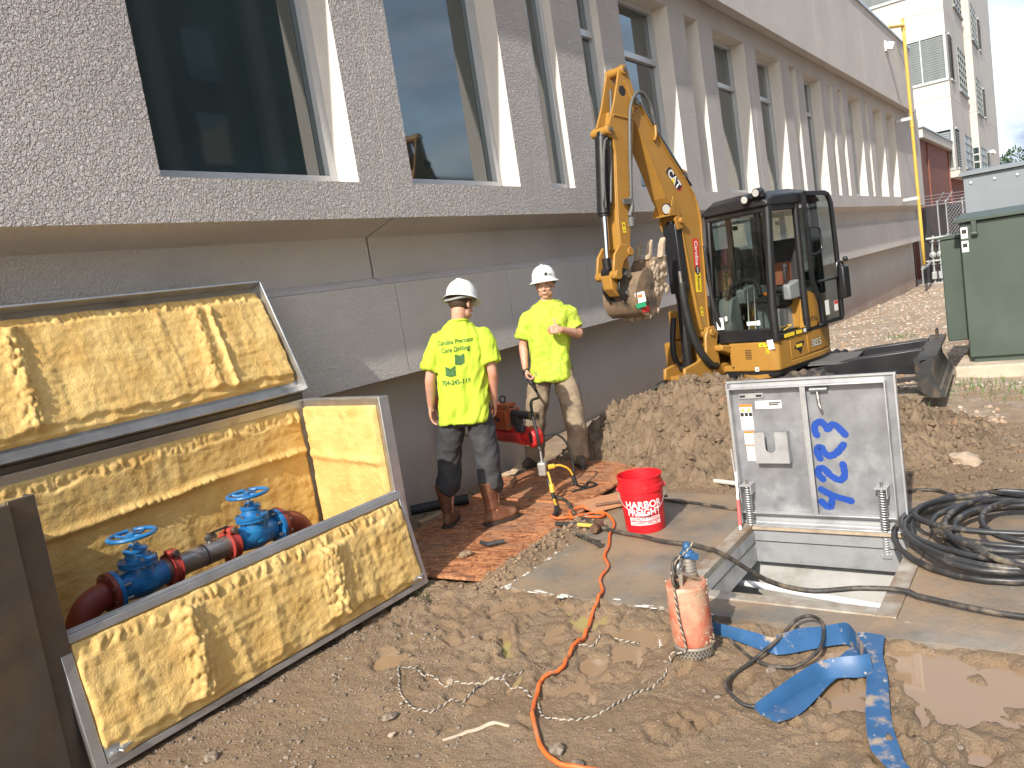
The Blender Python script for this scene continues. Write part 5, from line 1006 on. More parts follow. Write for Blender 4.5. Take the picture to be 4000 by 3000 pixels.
# stick ram along the boom
dA, dB = Vector((0.93, 0, 2.66)), Vector((1.745, 0, 3.668)); dm = dA + (dB - dA) * 0.70
off = Vector((-0.05, 0, 0.035))
ep(MB().cyl(dA, dm, 0.055, n=18).sph(dA, 0.06, 12), 'stick_cylinder', 'cyl_black'); ep(MB().cyl(dm, dB, 0.030, n=14), 'stick_rod', 'chrome')
# bucket ram in front of the stick
cA, cM, cB = Vector((2.072, 0, 3.098)), Vector((2.195, 0, 2.33)), Vector((2.255, 0, 1.775))
ep(MB().cyl(cA, cA + (cM - cA) * 0.06, 0.05, n=18).cyl(cA + (cM - cA) * 0.06, cM, 0.068, n=20).cyl(cM, cM + (cB - cM) * 0.04, 0.055, n=18), 'bucket_cylinder', 'cyl_black', bevel=0.004)
ep(MB().cyl(cM, cB, 0.031, n=14), 'bucket_rod', 'chrome'); ep(MB().cyl(cB + Vector((0, 0, 0.14)), cB, 0.042, n=14).cyl(cB + Vector((0, -0.05, 0)), cB + Vector((0, 0.05, 0)), 0.05, n=14), 'rod_eye', 'cyl_black')
ep(MB().tube(catmull([(2.11, 0.09, 3.02), (2.18, 0.105, 2.95), (2.24, 0.085, 2.6), (2.27, 0.085, 2.45), (2.22, 0.04, 2.40)], 5), 0.011, 6).tube([(2.13, 0.07, 2.93), (2.20, 0.09, 2.93), (2.26, 0.09, 2.38)], 0.008, 6), 'hydraulic_line', 'hose_grey')
# links
for s in (-1, 1):
    ep(MB().prism([(2.00, 1.99), (1.97, 1.94), (2.0, 1.90), (2.06, 1.91), (2.14, 1.86), (2.20, 1.74), (2.24, 1.70), (2.30, 1.72), (2.30, 1.79), (2.26, 1.93), (2.17, 2.02), (2.08, 2.02)], s * 0.105 - 0.014, s * 0.105 + 0.014), 'link_plate', bevel=0.005)
ep(MB().cyl((2.03, -0.13, 1.945), (2.03, 0.13, 1.945), 0.04, n=16), 'link_pin', bevel=0.004); ep(MB().cyl((2.255, -0.14, 1.745), (2.255, 0.14, 1.745), 0.045, n=16), 'link_pin', bevel=0.004)
ep(MB().prism([(2.20, 1.76), (2.30, 1.74), (2.29, 1.62), (2.22, 1.54), (2.08, 1.52), (2.06, 1.60), (2.16, 1.66)], -0.06, 0.06), 'power_link', bevel=0.01)
ep(MB().prism([(2.0, 2.0), (2.10, 2.0), (2.12, 1.80), (2.08, 1.74), (2.01, 1.76)], -0.062, 0.062), 'stick_nose', bevel=0.01)
# --- bucket, curled with its teeth up
bp = [(1.665, 1.86), (1.70, 1.76), (1.76, 1.62), (1.85, 1.47), (1.95, 1.36), (2.07, 1.305), (2.20, 1.315), (2.29, 1.37), (2.335, 1.47), (2.32, 1.58), (2.24, 1.68), (2.15, 1.745)]
bp = [(1.6 + (x - 0.066 - 1.6) * 0.82, z) for x, z in bp]; W_ = 0.20; BKt = MB()
inn = [(x * 0.96 + 1.89 * 0.04, z * 0.96 + 1.60 * 0.04) for x, z in bp]
BKt.prism(bp + inn[::-1], -W_, W_)
bk = ep(BKt, 'bucket', 'bucket_muddy', smooth=40)
for s in (-1, 1):
    MB().prism(bp + [(1.93, 1.77), (1.82, 1.69), (1.71, 1.74)], s * (W_ + 0.006) - 0.007, s * (W_ + 0.006) + 0.007).build('side_plate', 'bucket_muddy', bk)
    MB().prism([(2.13, 1.80), (2.20, 1.76), (2.26, 1.60), (2.20, 1.50), (2.10, 1.50), (2.05, 1.62), (2.06, 1.76)], s * 0.095 - 0.014, s * 0.095 + 0.014).build('hinge_ear', 'cyl_black', bk, bevel=0.005)
MB().cyl((2.11, -0.13, 1.735), (2.11, 0.13, 1.735), 0.035, n=14).cyl((2.13, -0.13, 1.555), (2.13, 0.13, 1.555), 0.035, n=14).build('bucket_pins', 'bolt_steel', bk)
for y in (-0.16, -0.02, 0.14): MB().prism([(1.579, 1.86), (1.634, 1.845), (1.589, 1.98), (1.539, 2.045), (1.524, 2.03), (1.549, 1.95)], y - 0.032, y + 0.032).build('tooth', 'mud_dry', bk, bevel=0.01)
rr = random.Random(4); b = MB()
for k in range(90):
    t = rr.random() * 5.5; i = int(t); f_ = t - i; x = bp[i][0] * (1 - f_) + bp[i + 1][0] * f_; z_ = bp[i][1] * (1 - f_) + bp[i + 1][1] * f_
    b.sph((x - 0.01, rr.uniform(-0.19, 0.20), z_ - 0.005), rr.uniform(0.015, 0.045), 6, (0.6, 1, 1))
for k in range(40): b.sph((rr.uniform(1.64, 1.85), 0.21, rr.uniform(1.50, 1.78)), rr.uniform(0.012, 0.035), 6, (1, 0.35, 1))
q = b.build('caked_mud', 'mud_dry', bk, 60, merge=False); q['kind'] = 'stuff'
tg = ep(MB().box((2.10, 0.225, 1.50), (0.10, 0.003, 0.10), (0, 0.1, -0.5)), 'hang_tag', 'label_white')
ep(MB().box((2.107, 0.227, 1.425), (0.10, 0.003, 0.045), (0, 0.1, -0.5)), 'hang_tag', mat('tag_green', (0.02, 0.28, 0.13), 0.5))
ep(MB().box((2.107, 0.229, 1.515), (0.04, 0.003, 0.025), (0, 0.1, -0.5)), 'tag_print', 'orange_print')
ep(MB().bx(1.98, 2.08, 0.2145, 0.217, 1.35, 1.41), 'bucket_decal', 'red_print')
# --- hoses
ep(MB().tube(catmull([(1.90, 0.105, 2.40), (1.885, 0.12, 2.62), (1.83, 0.13, 3.0), (1.76, 0.13, 3.30), (1.64, 0.125, 3.44), (1.52, 0.12, 3.44), (1.42, 0.11, 3.34), (1.39, 0.10, 3.24), (1.36, 0.09, 3.16)], 6), 0.017, 8), 'hydraulic_hose', 'hose_grey', smooth=180)
ep(MB().tube(catmull([(1.90, 0.10, 2.46), (1.91, 0.11, 2.36), (1.95, 0.10, 2.28)], 4), 0.024, 8).box((1.96, 0.115, 2.42), (0.14, 0.02, 0.05)).cyl((1.93, 0.10, 2.27), (1.94, 0.10, 2.18), 0.035, n=10), 'quick_coupling', 'hose_grey', smooth=50)
ep(MB().tube(catmull([(1.36, 0.09, 3.16), (1.38, 0.10, 3.06), (1.42, 0.10, 3.0)], 4), 0.014, 8), 'pipe_elbow', 'cat_yellow')
ep(MB().tube(catmull([(0.83, 0.05, 2.55), (1.0, 0.06, 2.72), (1.2, 0.06, 2.95), (1.40, 0.06, 3.22)], 4), 0.014, 6).tube(catmull([(0.80, -0.05, 2.50), (1.0, -0.06, 2.74), (1.2, -0.06, 2.97), (1.40, -0.06, 3.24)], 4), 0.014, 6), 'boom_pipe', 'cyl_black')
ep(MB().tube(catmull([(1.86, 0.0, 3.5), (1.93, 0.03, 3.3), (2.0, 0.03, 3.1), (2.04, 0.05, 2.9), (2.11, 0.06, 2.6), (2.15, 0.06, 2.42)], 5), 0.014, 8), 'hydraulic_hose', 'hose_grey', smooth=180)
ep(MB().tube(catmull([(1.27, 0.10, 1.56), (1.28, 0.11, 1.36), (1.25, 0.13, 1.05), (1.18, 0.16, 0.82), (1.05, 0.18, 0.66), (0.9, 0.14, 0.62)], 6), 0.040, 10), 'hose_sleeve', 'black_rubber', smooth=180)
ep(MB().tube(catmull([(1.22, -0.10, 1.2), (1.27, -0.11, 0.95), (1.25, -0.12, 0.75), (1.12, -0.1, 0.64), (0.95, -0.1, 0.60)], 6), 0.030, 10), 'hose_sleeve', 'black_rubber', smooth=180)
ep(MB().tube(catmull([(0.80, 0.10, 1.9), (0.80, 0.11, 1.5), (0.79, 0.12, 1.2), (0.72, 0.14, 1.0), (0.70, 0.16, 0.9)], 5), 0.020, 8).tube(catmull([(0.78, 0.06, 1.8), (0.76, 0.09, 1.4), (0.72, 0.12, 1.05), (0.66, 0.16, 0.92)], 5), 0.022, 8), 'hose_bundle', 'black_rubber', smooth=180)
ep(MB().cyl((1.28, 0.10, 1.56), (1.28, 0.10, 1.68), 0.022, n=10), 'hose_fitting', 'bolt_steel')
# --- decals on boom
yb = 0.0805
dv = Vector((0.80 - 1.45, 0, 2.45 - 3.20)).normalized(); ux = Vector((-(0.64), 0, -0.768)); uy = Vector((-0.768, 0, 0.64))  # text runs down the boom
Oc = Vector((1.155, yb, 2.615))
# outward is +y; u x v must point to +y
uxv = ux.cross(uy)
if uxv.y < 0: uy = -uy
lg = flat_poly([[(-0.135, -0.045), (0.10, -0.045), (0.135, -0.02), (0.135, 0.055), (0.09, 0.055), (-0.12, 0.055), (-0.135, 0.03)]], 'emblem_backing', 'ink_black', bo, plane_fn(Oc, ux, uy, 0.0012))
print_on(text_mesh('CAT', 0.125, 0.004, sx=0.92), 'emblem_lettering', 'label_white', bo, plane_fn(Oc, ux, uy, 0.0022))
flat_poly([[(-0.035, -0.040), (0.035, -0.040), (0.0, 0.012)]], 'emblem_triangle', 'yellow_print', bo, plane_fn(Oc, ux, uy, 0.003))
flat_poly([[(0.09, -0.045), (0.105, -0.045), (0.142, -0.02), (0.142, 0.06), (0.132, 0.06), (0.132, -0.015)]], 'emblem_stripe', 'red_print', bo, plane_fn(Oc, ux, uy, 0.0026))
O2 = Vector((0.935, yb, 1.79)); ux2 = Vector((0.09, 0, -1)).normalized(); uy2 = Vector((-1, 0, -0.09)).normalized()
if ux2.cross(uy2).y < 0: uy2 = -uy2
fn2 = lambda o_: plane_fn(O2, ux2, uy2, o_)
flat_poly([[(-0.20, -0.052), (0.125, -0.052), (0.125, 0.052), (-0.20, 0.052)]], 'rental_sticker', 'red_print', bo, fn2(0.0012)); flat_poly([[(0.155, -0.052), (0.36, -0.052), (0.36, 0.052), (0.155, 0.052)]], 'rental_sticker', 'yellow_print', bo, fn2(0.0012))
flat_poly([[(0.13 + 0.05 * cos(t), 0.04 * sin(t)) for t in np.linspace(0, 2 * pi, 20, endpoint=False)]], 'rental_oval', 'ink_black', bo, fn2(0.002))
print_on(text_mesh('Carolina', 0.075, 0.0015), 'rental_lettering', 'label_white', bo, lambda x, y: fn2(0.0022)(x - 0.05, y)); print_on(text_mesh('CAT', 0.036, 0.0012), 'rental_lettering', 'label_white', bo, lambda x, y: fn2(0.003)(x + 0.13, y)); print_on(text_mesh('Rental', 0.06, 0.001), 'rental_lettering', 'ink_black', bo, lambda x, y: fn2(0.0022)(x + 0.265, y + 0.008))
for (x, z_, w, h) in ((1.95, 1.02, 0, 0),): pass
for x, z_, yy, par in ((2.04, 2.18, 0.0895, st), (0.955, 1.22, 0.0805, bo)):
    s_ = MB().bx(x - 0.022, x + 0.022, yy, yy + 0.001, z_ - 0.05, z_ + 0.05).build('sticker', 'yellow_print', par); MB().prism([(x - 0.014, z_ + 0.012), (x + 0.014, z_ + 0.012), (x, z_ + 0.038)], yy + 0.001, yy + 0.0016).bx(x - 0.014, x + 0.014, yy + 0.001, yy + 0.0016, z_ - 0.03, z_ - 0.022).build('print', 'ink_black', s_)
# --- cab
cy0, cy1, cxf, cxt, cxr = 0.03, 0.80, 0.75, 0.63, -0.34     # right, left, front at sill, front at roof, rear
z0, zt = 0.835, 2.25
def fx(z): return cxf + (cxt - cxf) * max(0, (z - 1.2)) / (zt - 1.2)
pill = lambda pts, r, nm='pillar': ep(MB().tube(pts, r, 10), nm, 'cab_black', smooth=60)
pill([(cxf - 0.03, cy1 - 0.035, z0), (fx(1.2) - 0.03, cy1 - 0.035, 1.2), (fx(2.2) - 0.03, cy1 - 0.035, 2.2)], 0.045); pill([(cxf - 0.03, cy0 + 0.03, z0), (fx(1.2) - 0.03, cy0 + 0.03, 1.2), (fx(2.2) - 0.03, cy0 + 0.03, 2.2)], 0.035)
pill([(0.09, cy1 - 0.03, 0.86), (0.09, cy1 - 0.03, 1.2), (0.07, cy1 - 0.03, 2.2)], 0.035); pill([(cxr, cy1 - 0.05, 1.22), (cxr, cy1 - 0.05, 2.2)], 0.045); pill([(cxr, cy0 + 0.04, 1.22), (cxr, cy0 + 0.04, 2.2)], 0.045); pill([(0.22, cy0 + 0.02, 0.9), (0.22, cy0 + 0.02, 2.2)], 0.03)
rf = [(cxt + 0.05, 2.20), (cxt + 0.04, 2.29), (cxt - 0.08, 2.345), (0.1, 2.36), (cxr + 0.05, 2.33), (cxr - 0.05, 2.26), (cxr - 0.05, 2.19)]
rb = MB(); n_ = len(rf)
secs = [(cy0 - 0.01, -0.05), (cy0 + 0.08, 0.0), ((cy0 + cy1) / 2, 0.012), (cy1 - 0.08, 0.0), (cy1 + 0.01, -0.05)]
vs = []; fs = []
for y, dz in secs:
    for i, (x, z_) in enumerate(rf): vs.append((x, y, z_ + (dz if 0 < i < n_ - 1 else 0)))
for j in range(len(secs) - 1):
    for i in range(n_): k2 = (i + 1) % n_; fs.append((j * n_ + i, j * n_ + k2, (j + 1) * n_ + k2, (j + 1) * n_ + i))
fs.append(tuple(range(n_))); fs.append(tuple((len(secs) - 1) * n_ + i for i in range(n_ - 1, -1, -1)))
rb._add(vs, fs); ep(rb, 'cab_roof', 'cab_black', smooth=50, bevel=0.012)
ep(MB().bx(cxt - 0.02, cxt + 0.075, cy1 - 0.23, cy1 - 0.02, 2.28, 2.34), 'lamp_bar', 'cab_black', bevel=0.015)
for y in (0.60, 0.735):
    l_ = ep(MB().cyl((cxt + 0.02, y, 2.305 if y < 0.7 else 2.345), (cxt + 0.11, y, 2.29 if y < 0.7 else 2.335), 0.045, n=18), 'cab_lamp', 'cab_black'); MB().cyl((cxt + 0.1105, y, 2.29 if y < 0.7 else 2.335), (cxt + 0.115, y, 2.2895 if y < 0.7 else 2.3345), 0.036, n=18).build('lens', 'lamp_glass', l_)
ep(MB().bx(cxf - 0.035, cxf + 0.005, cy0, cy1 - 0.005, 0.83, 0.97), 'lower_front', 'cab_black', bevel=0.015)
ep(MB().bx(fx(2.15) - 0.06, fx(2.15) + 0.005, cy0, cy1 - 0.02, 2.14, 2.22), 'header', 'cab_black', bevel=0.012)
ep(MB().bx(0.06, cxf - 0.05, cy1 - 0.06, cy1 - 0.01, 0.83, 0.885), 'door_sill', 'cab_black', bevel=0.01); ep(MB().bx(0.02, cxt - 0.02, cy1 - 0.07, cy1 - 0.01, 2.14, 2.22), 'door_header', 'cab_black', bevel=0.01)
ep(MB().bx(cxr - 0.02, 0.72, cy0, cy0 + 0.03, 0.83, 1.16), 'right_panel', 'cab_black'); ep(MB().bx(cxr - 0.03, cxr + 0.01, cy0, cy1 - 0.02, 1.20, 1.45), 'rear_panel', 'cab_black'); ep(MB().bx(cxr, cxf - 0.06, cy0 + 0.03, cy1 - 0.02, 0.83, 0.86), 'cab_floor', 'cab_black')
gl = MB(); gl.quad((cxf - 0.012, cy0 + 0.05, 0.97), (cxf - 0.012, cy1 - 0.07, 0.97), (fx(1.2) - 0.012, cy1 - 0.07, 1.2), (fx(1.2) - 0.012, cy0 + 0.05, 1.2)); gl.quad((fx(1.2) - 0.012, cy0 + 0.05, 1.2), (fx(1.2) - 0.012, cy1 - 0.07, 1.2), (fx(2.15) - 0.012, cy1 - 0.07, 2.15), (fx(2.15) - 0.012, cy0 + 0.05, 2.15)); ep(gl, 'windscreen', 'cab_glass')
ep(MB().quad((0.25, cy0 + 0.015, 1.16), (0.66, cy0 + 0.015, 1.16), (0.60, cy0 + 0.015, 2.15), (0.25, cy0 + 0.015, 2.15)), 'side_glass', 'cab_glass'); ep(MB().quad((cxr + 0.04, cy0 + 0.015, 1.16), (0.19, cy0 + 0.015, 1.16), (0.19, cy0 + 0.015, 2.15), (cxr + 0.04, cy0 + 0.015, 2.15)), 'side_glass', 'cab_glass')
ep(MB().quad((cxr - 0.01, cy0 + 0.07, 1.45), (cxr - 0.01, cy1 - 0.09, 1.45), (cxr - 0.01, cy1 - 0.09, 2.16), (cxr - 0.01, cy0 + 0.07, 2.16)), 'rear_glass', 'cab_glass')
ep(MB().quad((0.05, cy1 - 0.03, 1.3), (cxr + 0.05, cy1 - 0.04, 1.3), (cxr + 0.05, cy1 - 0.04, 2.15), (0.04, cy1 - 0.03, 2.15)), 'side_glass', 'cab_glass')
# stickers on the glass
for y, z_, w, h in ((0.14, 1.05, 0.09, 0.13), (0.22, 1.10, 0.03, 0.05), (0.52, 1.03, 0.11, 0.04), (0.60, 1.03, 0.04, 0.05)): ep(MB().bx(cxf - 0.009, cxf - 0.008, y - w / 2, y + w / 2, z_ - h / 2, z_ + h / 2), 'glass_sticker', 'label_white')
# door, folded right back along the side
yd = 0.835; do = [(0.02, 2.29), (0.02, 1.36), (-0.10, 1.14), (-0.115, 0.90), (-0.09, 0.865), (-0.55, 0.865), (-0.60, 0.90), (-0.62, 1.6), (-0.60, 2.16), (-0.54, 2.27), (-0.44, 2.30), (0.0, 2.305)]
di = []
cxm_ = sum(p[0] for p in do) / len(do); czm = 1.6
for i, p in enumerate(do):
    a, c = Vector(do[i - 1]), Vector(do[(i + 1) % len(do)]); d = (c - a).normalized(); n2 = Vector((-d.y, d.x)); q = Vector(p)
    if (Vector((-0.3, 1.6)) - q).dot(n2) < 0: n2 = -n2
    di.append(tuple(q + n2 * 0.045))
b = MB(); N = len(do); vs = [(x, yd - 0.02, z) for x, z in do] + [(x, yd + 0.02, z) for x, z in do] + [(x, yd - 0.02, z) for x, z in di] + [(x, yd + 0.02, z) for x, z in di]; fs = []
for i in range(N):
    j = (i + 1) % N; fs += [(i, j, N + j, N + i), (2 * N + i, 2 * N + j, 3 * N + j, 3 * N + i), (i, j, 2 * N + j, 2 * N + i), (N + i, N + j, 3 * N + j, 3 * N + i)]
b._add(vs, fs); dr = ep(b, 'door', 'cab_black', bevel=0.012)
MB()._add([(x, yd, z) for x, z in di], [tuple(range(N))]).build('pane', 'cab_glass', dr)
MB().tube([(-0.10, yd + 0.02, 1.34), (-0.60, yd + 0.02, 1.34)], 0.014, 8).build('door_bar', 'cab_black', dr)
MB().tube(catmull([(0.0, yd + 0.02, 1.92), (-0.08, yd + 0.05, 1.92), (-0.16, yd + 0.055, 1.90), (-0.18, yd + 0.055, 1.80), (-0.17, yd + 0.055, 1.68), (-0.08, yd + 0.05, 1.64), (-0.0, yd + 0.02, 1.64)], 4), 0.011, 8).build('grab_handle', 'cab_black', dr)
MB().bx(-0.66, -0.52, yd + 0.022, yd + 0.10, 1.10, 1.46).build('lock_case', 'cab_black', dr, bevel=0.02); MB().tube(catmull([(-0.42, yd + 0.06, 1.36), (-0.44, yd + 0.07, 1.50), (-0.56, yd + 0.07, 1.50), (-0.58, yd + 0.07, 1.44)], 4), 0.012, 8).sph((-0.60, yd + 0.09, 1.53), 0.03, 10).build('door_lever', 'cab_black', dr)
MB().bx(-0.50, -0.42, yd + 0.003, yd + 0.0045, 0.98, 1.09).build('sticker', 'label_white', dr); MB().bx(-0.50, -0.42, yd + 0.005, yd + 0.0056, 1.055, 1.088).build('sticker', 'red_print', dr); MB().bx(-0.30, -0.22, yd + 0.003, yd + 0.0045, 0.96, 1.12).build('sticker', 'label_white', dr)
# interior
se = ep(MB().prism([(0.18, 1.12), (0.16, 1.24), (-0.20, 1.26), (-0.24, 1.14)], 0.20, 0.62), 'seat', 'seat_black', bevel=0.04)
MB().prism([(-0.13, 1.26), (-0.22, 1.26), (-0.30, 1.62), (-0.28, 1.80), (-0.20, 1.86), (-0.15, 1.80), (-0.17, 1.60)], 0.22, 0.60).build('backrest', 'seat_black', se, bevel=0.05); MB().prism([(-0.12, 1.35), (-0.155, 1.58), (-0.165, 1.60), (-0.15, 1.34)], 0.30, 0.52).build('seat_insert', 'seat_orange', se, bevel=0.01)
ep(MB().bx(-0.25, 0.2, 0.22, 0.60, 0.86, 1.11), 'seat_base', 'console_grey', bevel=0.02)
for y in (0.68, 0.13):
    c = ep(MB().prism([(0.28, 1.20), (0.30, 1.36), (0.10, 1.40), (-0.2, 1.36), (-0.2, 1.2)], y - 0.05, y + 0.05), 'armrest_console', 'console_grey', bevel=0.02)
    MB().tube([(0.24, y, 1.36), (0.27, y, 1.47), (0.25, y, 1.54)], [0.012, 0.02, 0.026], 8).sph((0.25, y, 1.55), 0.030, 10, (1, 1, 1.4)).build('joystick', 'seat_black', c)
for y in (0.38, 0.46):
    ep(MB().tube([(0.58, y, 0.92), (0.52, y, 1.40), (0.54, y - 0.01, 1.46)], 0.011, 8), 'travel_lever', 'chrome'); ep(MB().bx(0.50, 0.56, y - 0.05, y + 0.05, 1.455, 1.475), 'lever_grip', 'seat_black', bevel=0.008)
ep(MB().prism([(0.70, 0.86), (0.70, 1.10), (0.62, 1.30), (0.50, 1.32), (0.45, 1.0), (0.45, 0.86)], 0.07, 0.24), 'instrument_console', 'console_grey', bevel=0.02)
ep(MB().tube(catmull([(0.66, 0.20, 1.32), (0.62, 0.25, 1.42), (0.60, 0.40, 1.47), (0.62, 0.55, 1.44), (0.68, 0.62, 1.30)], 5), 0.03, 8), 'dash_rail', 'seat_black', smooth=180)
ep(MB().box((0.42, 0.55, 1.30), (0.05, 0.10, 0.03), (0, 0.2, 0.3)), 'safety_lever', 'orange_print', bevel=0.006)
ep(MB().tube(catmull([(0.5, 0.5, 0.90), (0.4, 0.62, 0.93), (0.3, 0.5, 0.90), (0.2, 0.66, 0.93), (0.45, 0.70, 0.90)], 5), 0.008, 6), 'loose_cable', 'gas_yellow', smooth=180)
for x, w, m_ in ((0.40, 0.16, 'yellow_print'), (0.20, 0.10, 'label_white'), (0.52, 0.05, 'label_white')): ep(MB().bx(x - w / 2, x + w / 2, cy0 + 0.032, cy0 + 0.034, 1.02, 1.07), 'sticker', m_)
for x, w in ((0.50, 0.20), (0.30, 0.12), (0.18, 0.05)): ep(MB().bx(x - w / 2, x + w / 2, cy1 - 0.008, cy1 - 0.006, 0.84, 0.878), 'sticker', 'yellow_print' if w > 0.1 else 'label_white')
ep(MB().box((0.10, 0.045, 2.05), (0.10, 0.004, 0.05)), 'exit_sign', mat('sign_green', (0.02, 0.16, 0.08), 0.5))
# house decals
ys = 0.7785
mf = lambda ox, oz, o_=0.0: (lambda x, y: Vector((ox - x, ys + o_, oz + y)))
print_on(text_mesh('303.5', 0.115, 0.006, sx=0.85), 'model_number', 'ink_black', EXC, mf(-0.055, 0.69, 0.0012)); print_on(text_mesh('303.5', 0.115, 0.0005, sx=0.85), 'model_number', 'label_white', EXC, mf(-0.055, 0.69, 0.002))
flat_poly([[(-0.11, 0.0), (-0.05, 0.05), (0.10, 0.055), (0.11, 0.03), (0.05, -0.02), (0.04, -0.05), (0.0, -0.08), (-0.02, -0.04), (-0.06, -0.02)]], 'dealer_emblem', 'ink_black', EXC, lambda x, y: Vector((0.30 - x, 0.7775, 0.70 + y)))
flat_poly([[(-0.07, -0.012), (0.06, -0.012), (0.06, 0.022), (-0.07, 0.022)]], 'dealer_emblem', 'yellow_print', EXC, lambda x, y: Vector((0.30 - x, 0.7785, 0.71 + y)))
print_on(text_mesh('RENTAL', 0.075, 0.001), 'hood_lettering', 'ink_black', EXC, mf(0.0, 0.95, 0.003))
# ------------------------------------------------------------------ heap of excavated clay
def heap_h(x, y):
    ax = 6.75 + 0.12 * np.sin(y * 2.1)
    prof = 0.62 * np.exp(-((y - 3.05) / 0.62) ** 2) + 0.44 * np.exp(-((y - 2.2) / 0.6) ** 2) + 0.31 * np.exp(-((y - 1.45) / 0.45) ** 2) + 0.30 * np.exp(-((y - 3.85) / 0.35) ** 2) + 0.07 * np.exp(-((y - 0.8) / 0.4) ** 2)
    prof = np.minimum(prof, 0.66)
    d = (x - ax); cross = np.where(d < 0, np.exp(-(np.abs(d) / (0.62 + 0.12 * np.sin(y * 3))) ** 2.4), np.exp(-(d / 0.95) ** 2))
    h = prof * cross
    env = sstep(0.01, 0.10, h)
    d1, r1, g1 = cells(x * 7 + 0.7 * fbm(x * 6, y * 6, 2), y * 7 + 0.7 * fbm(y * 6 + 3, x * 6, 2)); d2, r2, g2 = cells(x * 16, y * 16 + 5); d3, r3, g3 = cells(x * 34, y * 34)
    h = h + env * (0.06 * fbm(x * 3.2, y * 3.2, 4, 0.6) + 0.10 * (r1 - 0.35) * (1 - sstep(0.30, 0.55, d1)) + 0.055 * (r2 - 0.25) * (1 - sstep(0.28, 0.5, d2)) + 0.026 * (1 - sstep(0.25, 0.45, d3)) * r3 - 0.045 * np.maximum(0, 1 - np.abs(fbm(x * 5.5 + 3, y * 5.5, 4, 0.65)) * 7) + 0.03 * fbm(x * 15, y * 15, 4, 0.7))
    return h - 0.05 * (1 - env) - 0.02
hx = np.arange(5.35, 8.7, 0.014); hy = np.arange(0.2, 4.55, 0.014)
HX, HY = np.meshgrid(hx, hy, indexing='ij'); HZ = np.maximum(heap_h(HX, HY), ground_h(HX, HY) - 0.06)
cz = (HZ[:-1, :-1] + HZ[1:, 1:]) / 2; cgz = ground_h((HX[:-1, :-1] + HX[1:, 1:]) / 2, (HY[:-1, :-1] + HY[1:, 1:]) / 2)
mat('heap_clay', (0.158, 0.108, 0.064), 0.80, 0, 0.28, 5, bump=0.8, bs=60, bd=0.015, col2=(0.215, 0.152, 0.095), s2=7, lo=0.45, hi=0.62, col3=(0.28, 0.145, 0.08), s3=3.1, lo3=0.60, hi3=0.72, rv=0.15)
heap = mesh_obj('dirt_pile', grid_mesh('dirt_pile', HX, HY, HZ, cz < cgz - 0.04), 'heap_clay'); tag(heap, 'heap of lumpy brown excavated clay in front of the excavator', 'dirt pile')
def site_h(x, y):
    return max(gz(x, y), float(heap_h(np.array([x]), np.array([y]))[0]) if 5.4 < x < 8.6 and 0.25 < y < 4.5 else -9)

# ------------------------------------------------------------------ loose stones and clods
def pebble_cloud(name, spots, m, label, parent=None):
    base = []; rr = random.Random(len(spots))
    bm = bmesh.new(); bmesh.ops.create_icosphere(bm, subdivisions=1, radius=1.0); bv = np.array([v.co[:] for v in bm.verts]); bf = np.array([[v.index for v in f.verts] for f in bm.faces]); bm.free()
    n = len(spots); R_ = np.random.default_rng(n); V_ = np.zeros((n, len(bv), 3)); 
    for i, (x, y, z, s) in enumerate(spots):
        a = R_.uniform(0, 6.28); sc = np.array([R_.uniform(.7, 1.3), R_.uniform(.6, 1.1), R_.uniform(.4, .8)]) * s; j = bv * (1 + R_.uniform(-.28, .28, (len(bv), 1))) * sc
        ca, sa = cos(a), sin(a); V_[i, :, 0] = x + j[:, 0] * ca - j[:, 1] * sa; V_[i, :, 1] = y + j[:, 0] * sa + j[:, 1] * ca; V_[i, :, 2] = z + j[:, 2]
    F_ = (bf[None] + (np.arange(n) * len(bv))[:, None, None]).reshape(-1, 3)
    me = bpy.data.meshes.new(name); me.vertices.add(n * len(bv)); me.vertices.foreach_set('co', V_.astype(np.float32).ravel()); me.loops.add(F_.size); me.loops.foreach_set('vertex_index', F_.astype(np.int32).ravel())
    me.polygons.add(len(F_)); me.polygons.foreach_set('loop_start', np.arange(0, F_.size, 3, dtype=np.int32)); me.update(calc_edges=True); me.validate()
    o = mesh_obj(name, me, m, parent); o['kind'] = 'stuff'
    if label: o['label'] = label
    return o
def stone_mat(name, cols, scale=9.0):
    m = bpy.data.materials.new(name); m.use_nodes = True; nt = m.node_tree; L = nt.links; p = nt.nodes['Principled BSDF']
    tc = _n(nt, 'ShaderNodeTexCoord'); v = _n(nt, 'ShaderNodeTexVoronoi', Scale=scale); L.new(tc.outputs['Object'], v.inputs['Vector'])
    r = _n(nt, 'ShaderNodeValToRGB'); e = r.color_ramp.elements
    while len(e) < len(cols): e.new(0.5)
    for i, c in enumerate(cols): e[i].position = 0.15 + 0.7 * i / (len(cols) - 1); e[i].color = tuple(c) + (1,)
    L.new(v.outputs['Color'], r.inputs['Fac']); L.new(r.outputs['Color'], p.inputs['Base Color']); p.inputs['Roughness'].default_value = 0.85; MATS[name] = m
stone_mat('gravel', [(0.13, 0.10, 0.075), (0.18, 0.14, 0.105), (0.225, 0.19, 0.15), (0.20, 0.13, 0.085), (0.27, 0.235, 0.195)], 30)
stone_mat('far_gravel', [(0.26, 0.20, 0.15), (0.36, 0.29, 0.22), (0.44, 0.38, 0.31), (0.36, 0.21, 0.13), (0.50, 0.46, 0.40)], 6)
rr = random.Random(21); sp = []
for k in range(6500):
    x = rr.uniform(1.1, 3.4); y = rr.uniform(0.4, 3.45)
    if rr.random() > (0.25 + 0.75 * (1 if (x - 1.1) * 0.55 + (3.4 - y) * 0.5 < 1.25 else 0)): continue
    sp.append((x, y, 0, rr.uniform(0.003, 0.008) if rr.random() < 0.93 else rr.uniform(0.008, 0.016)))
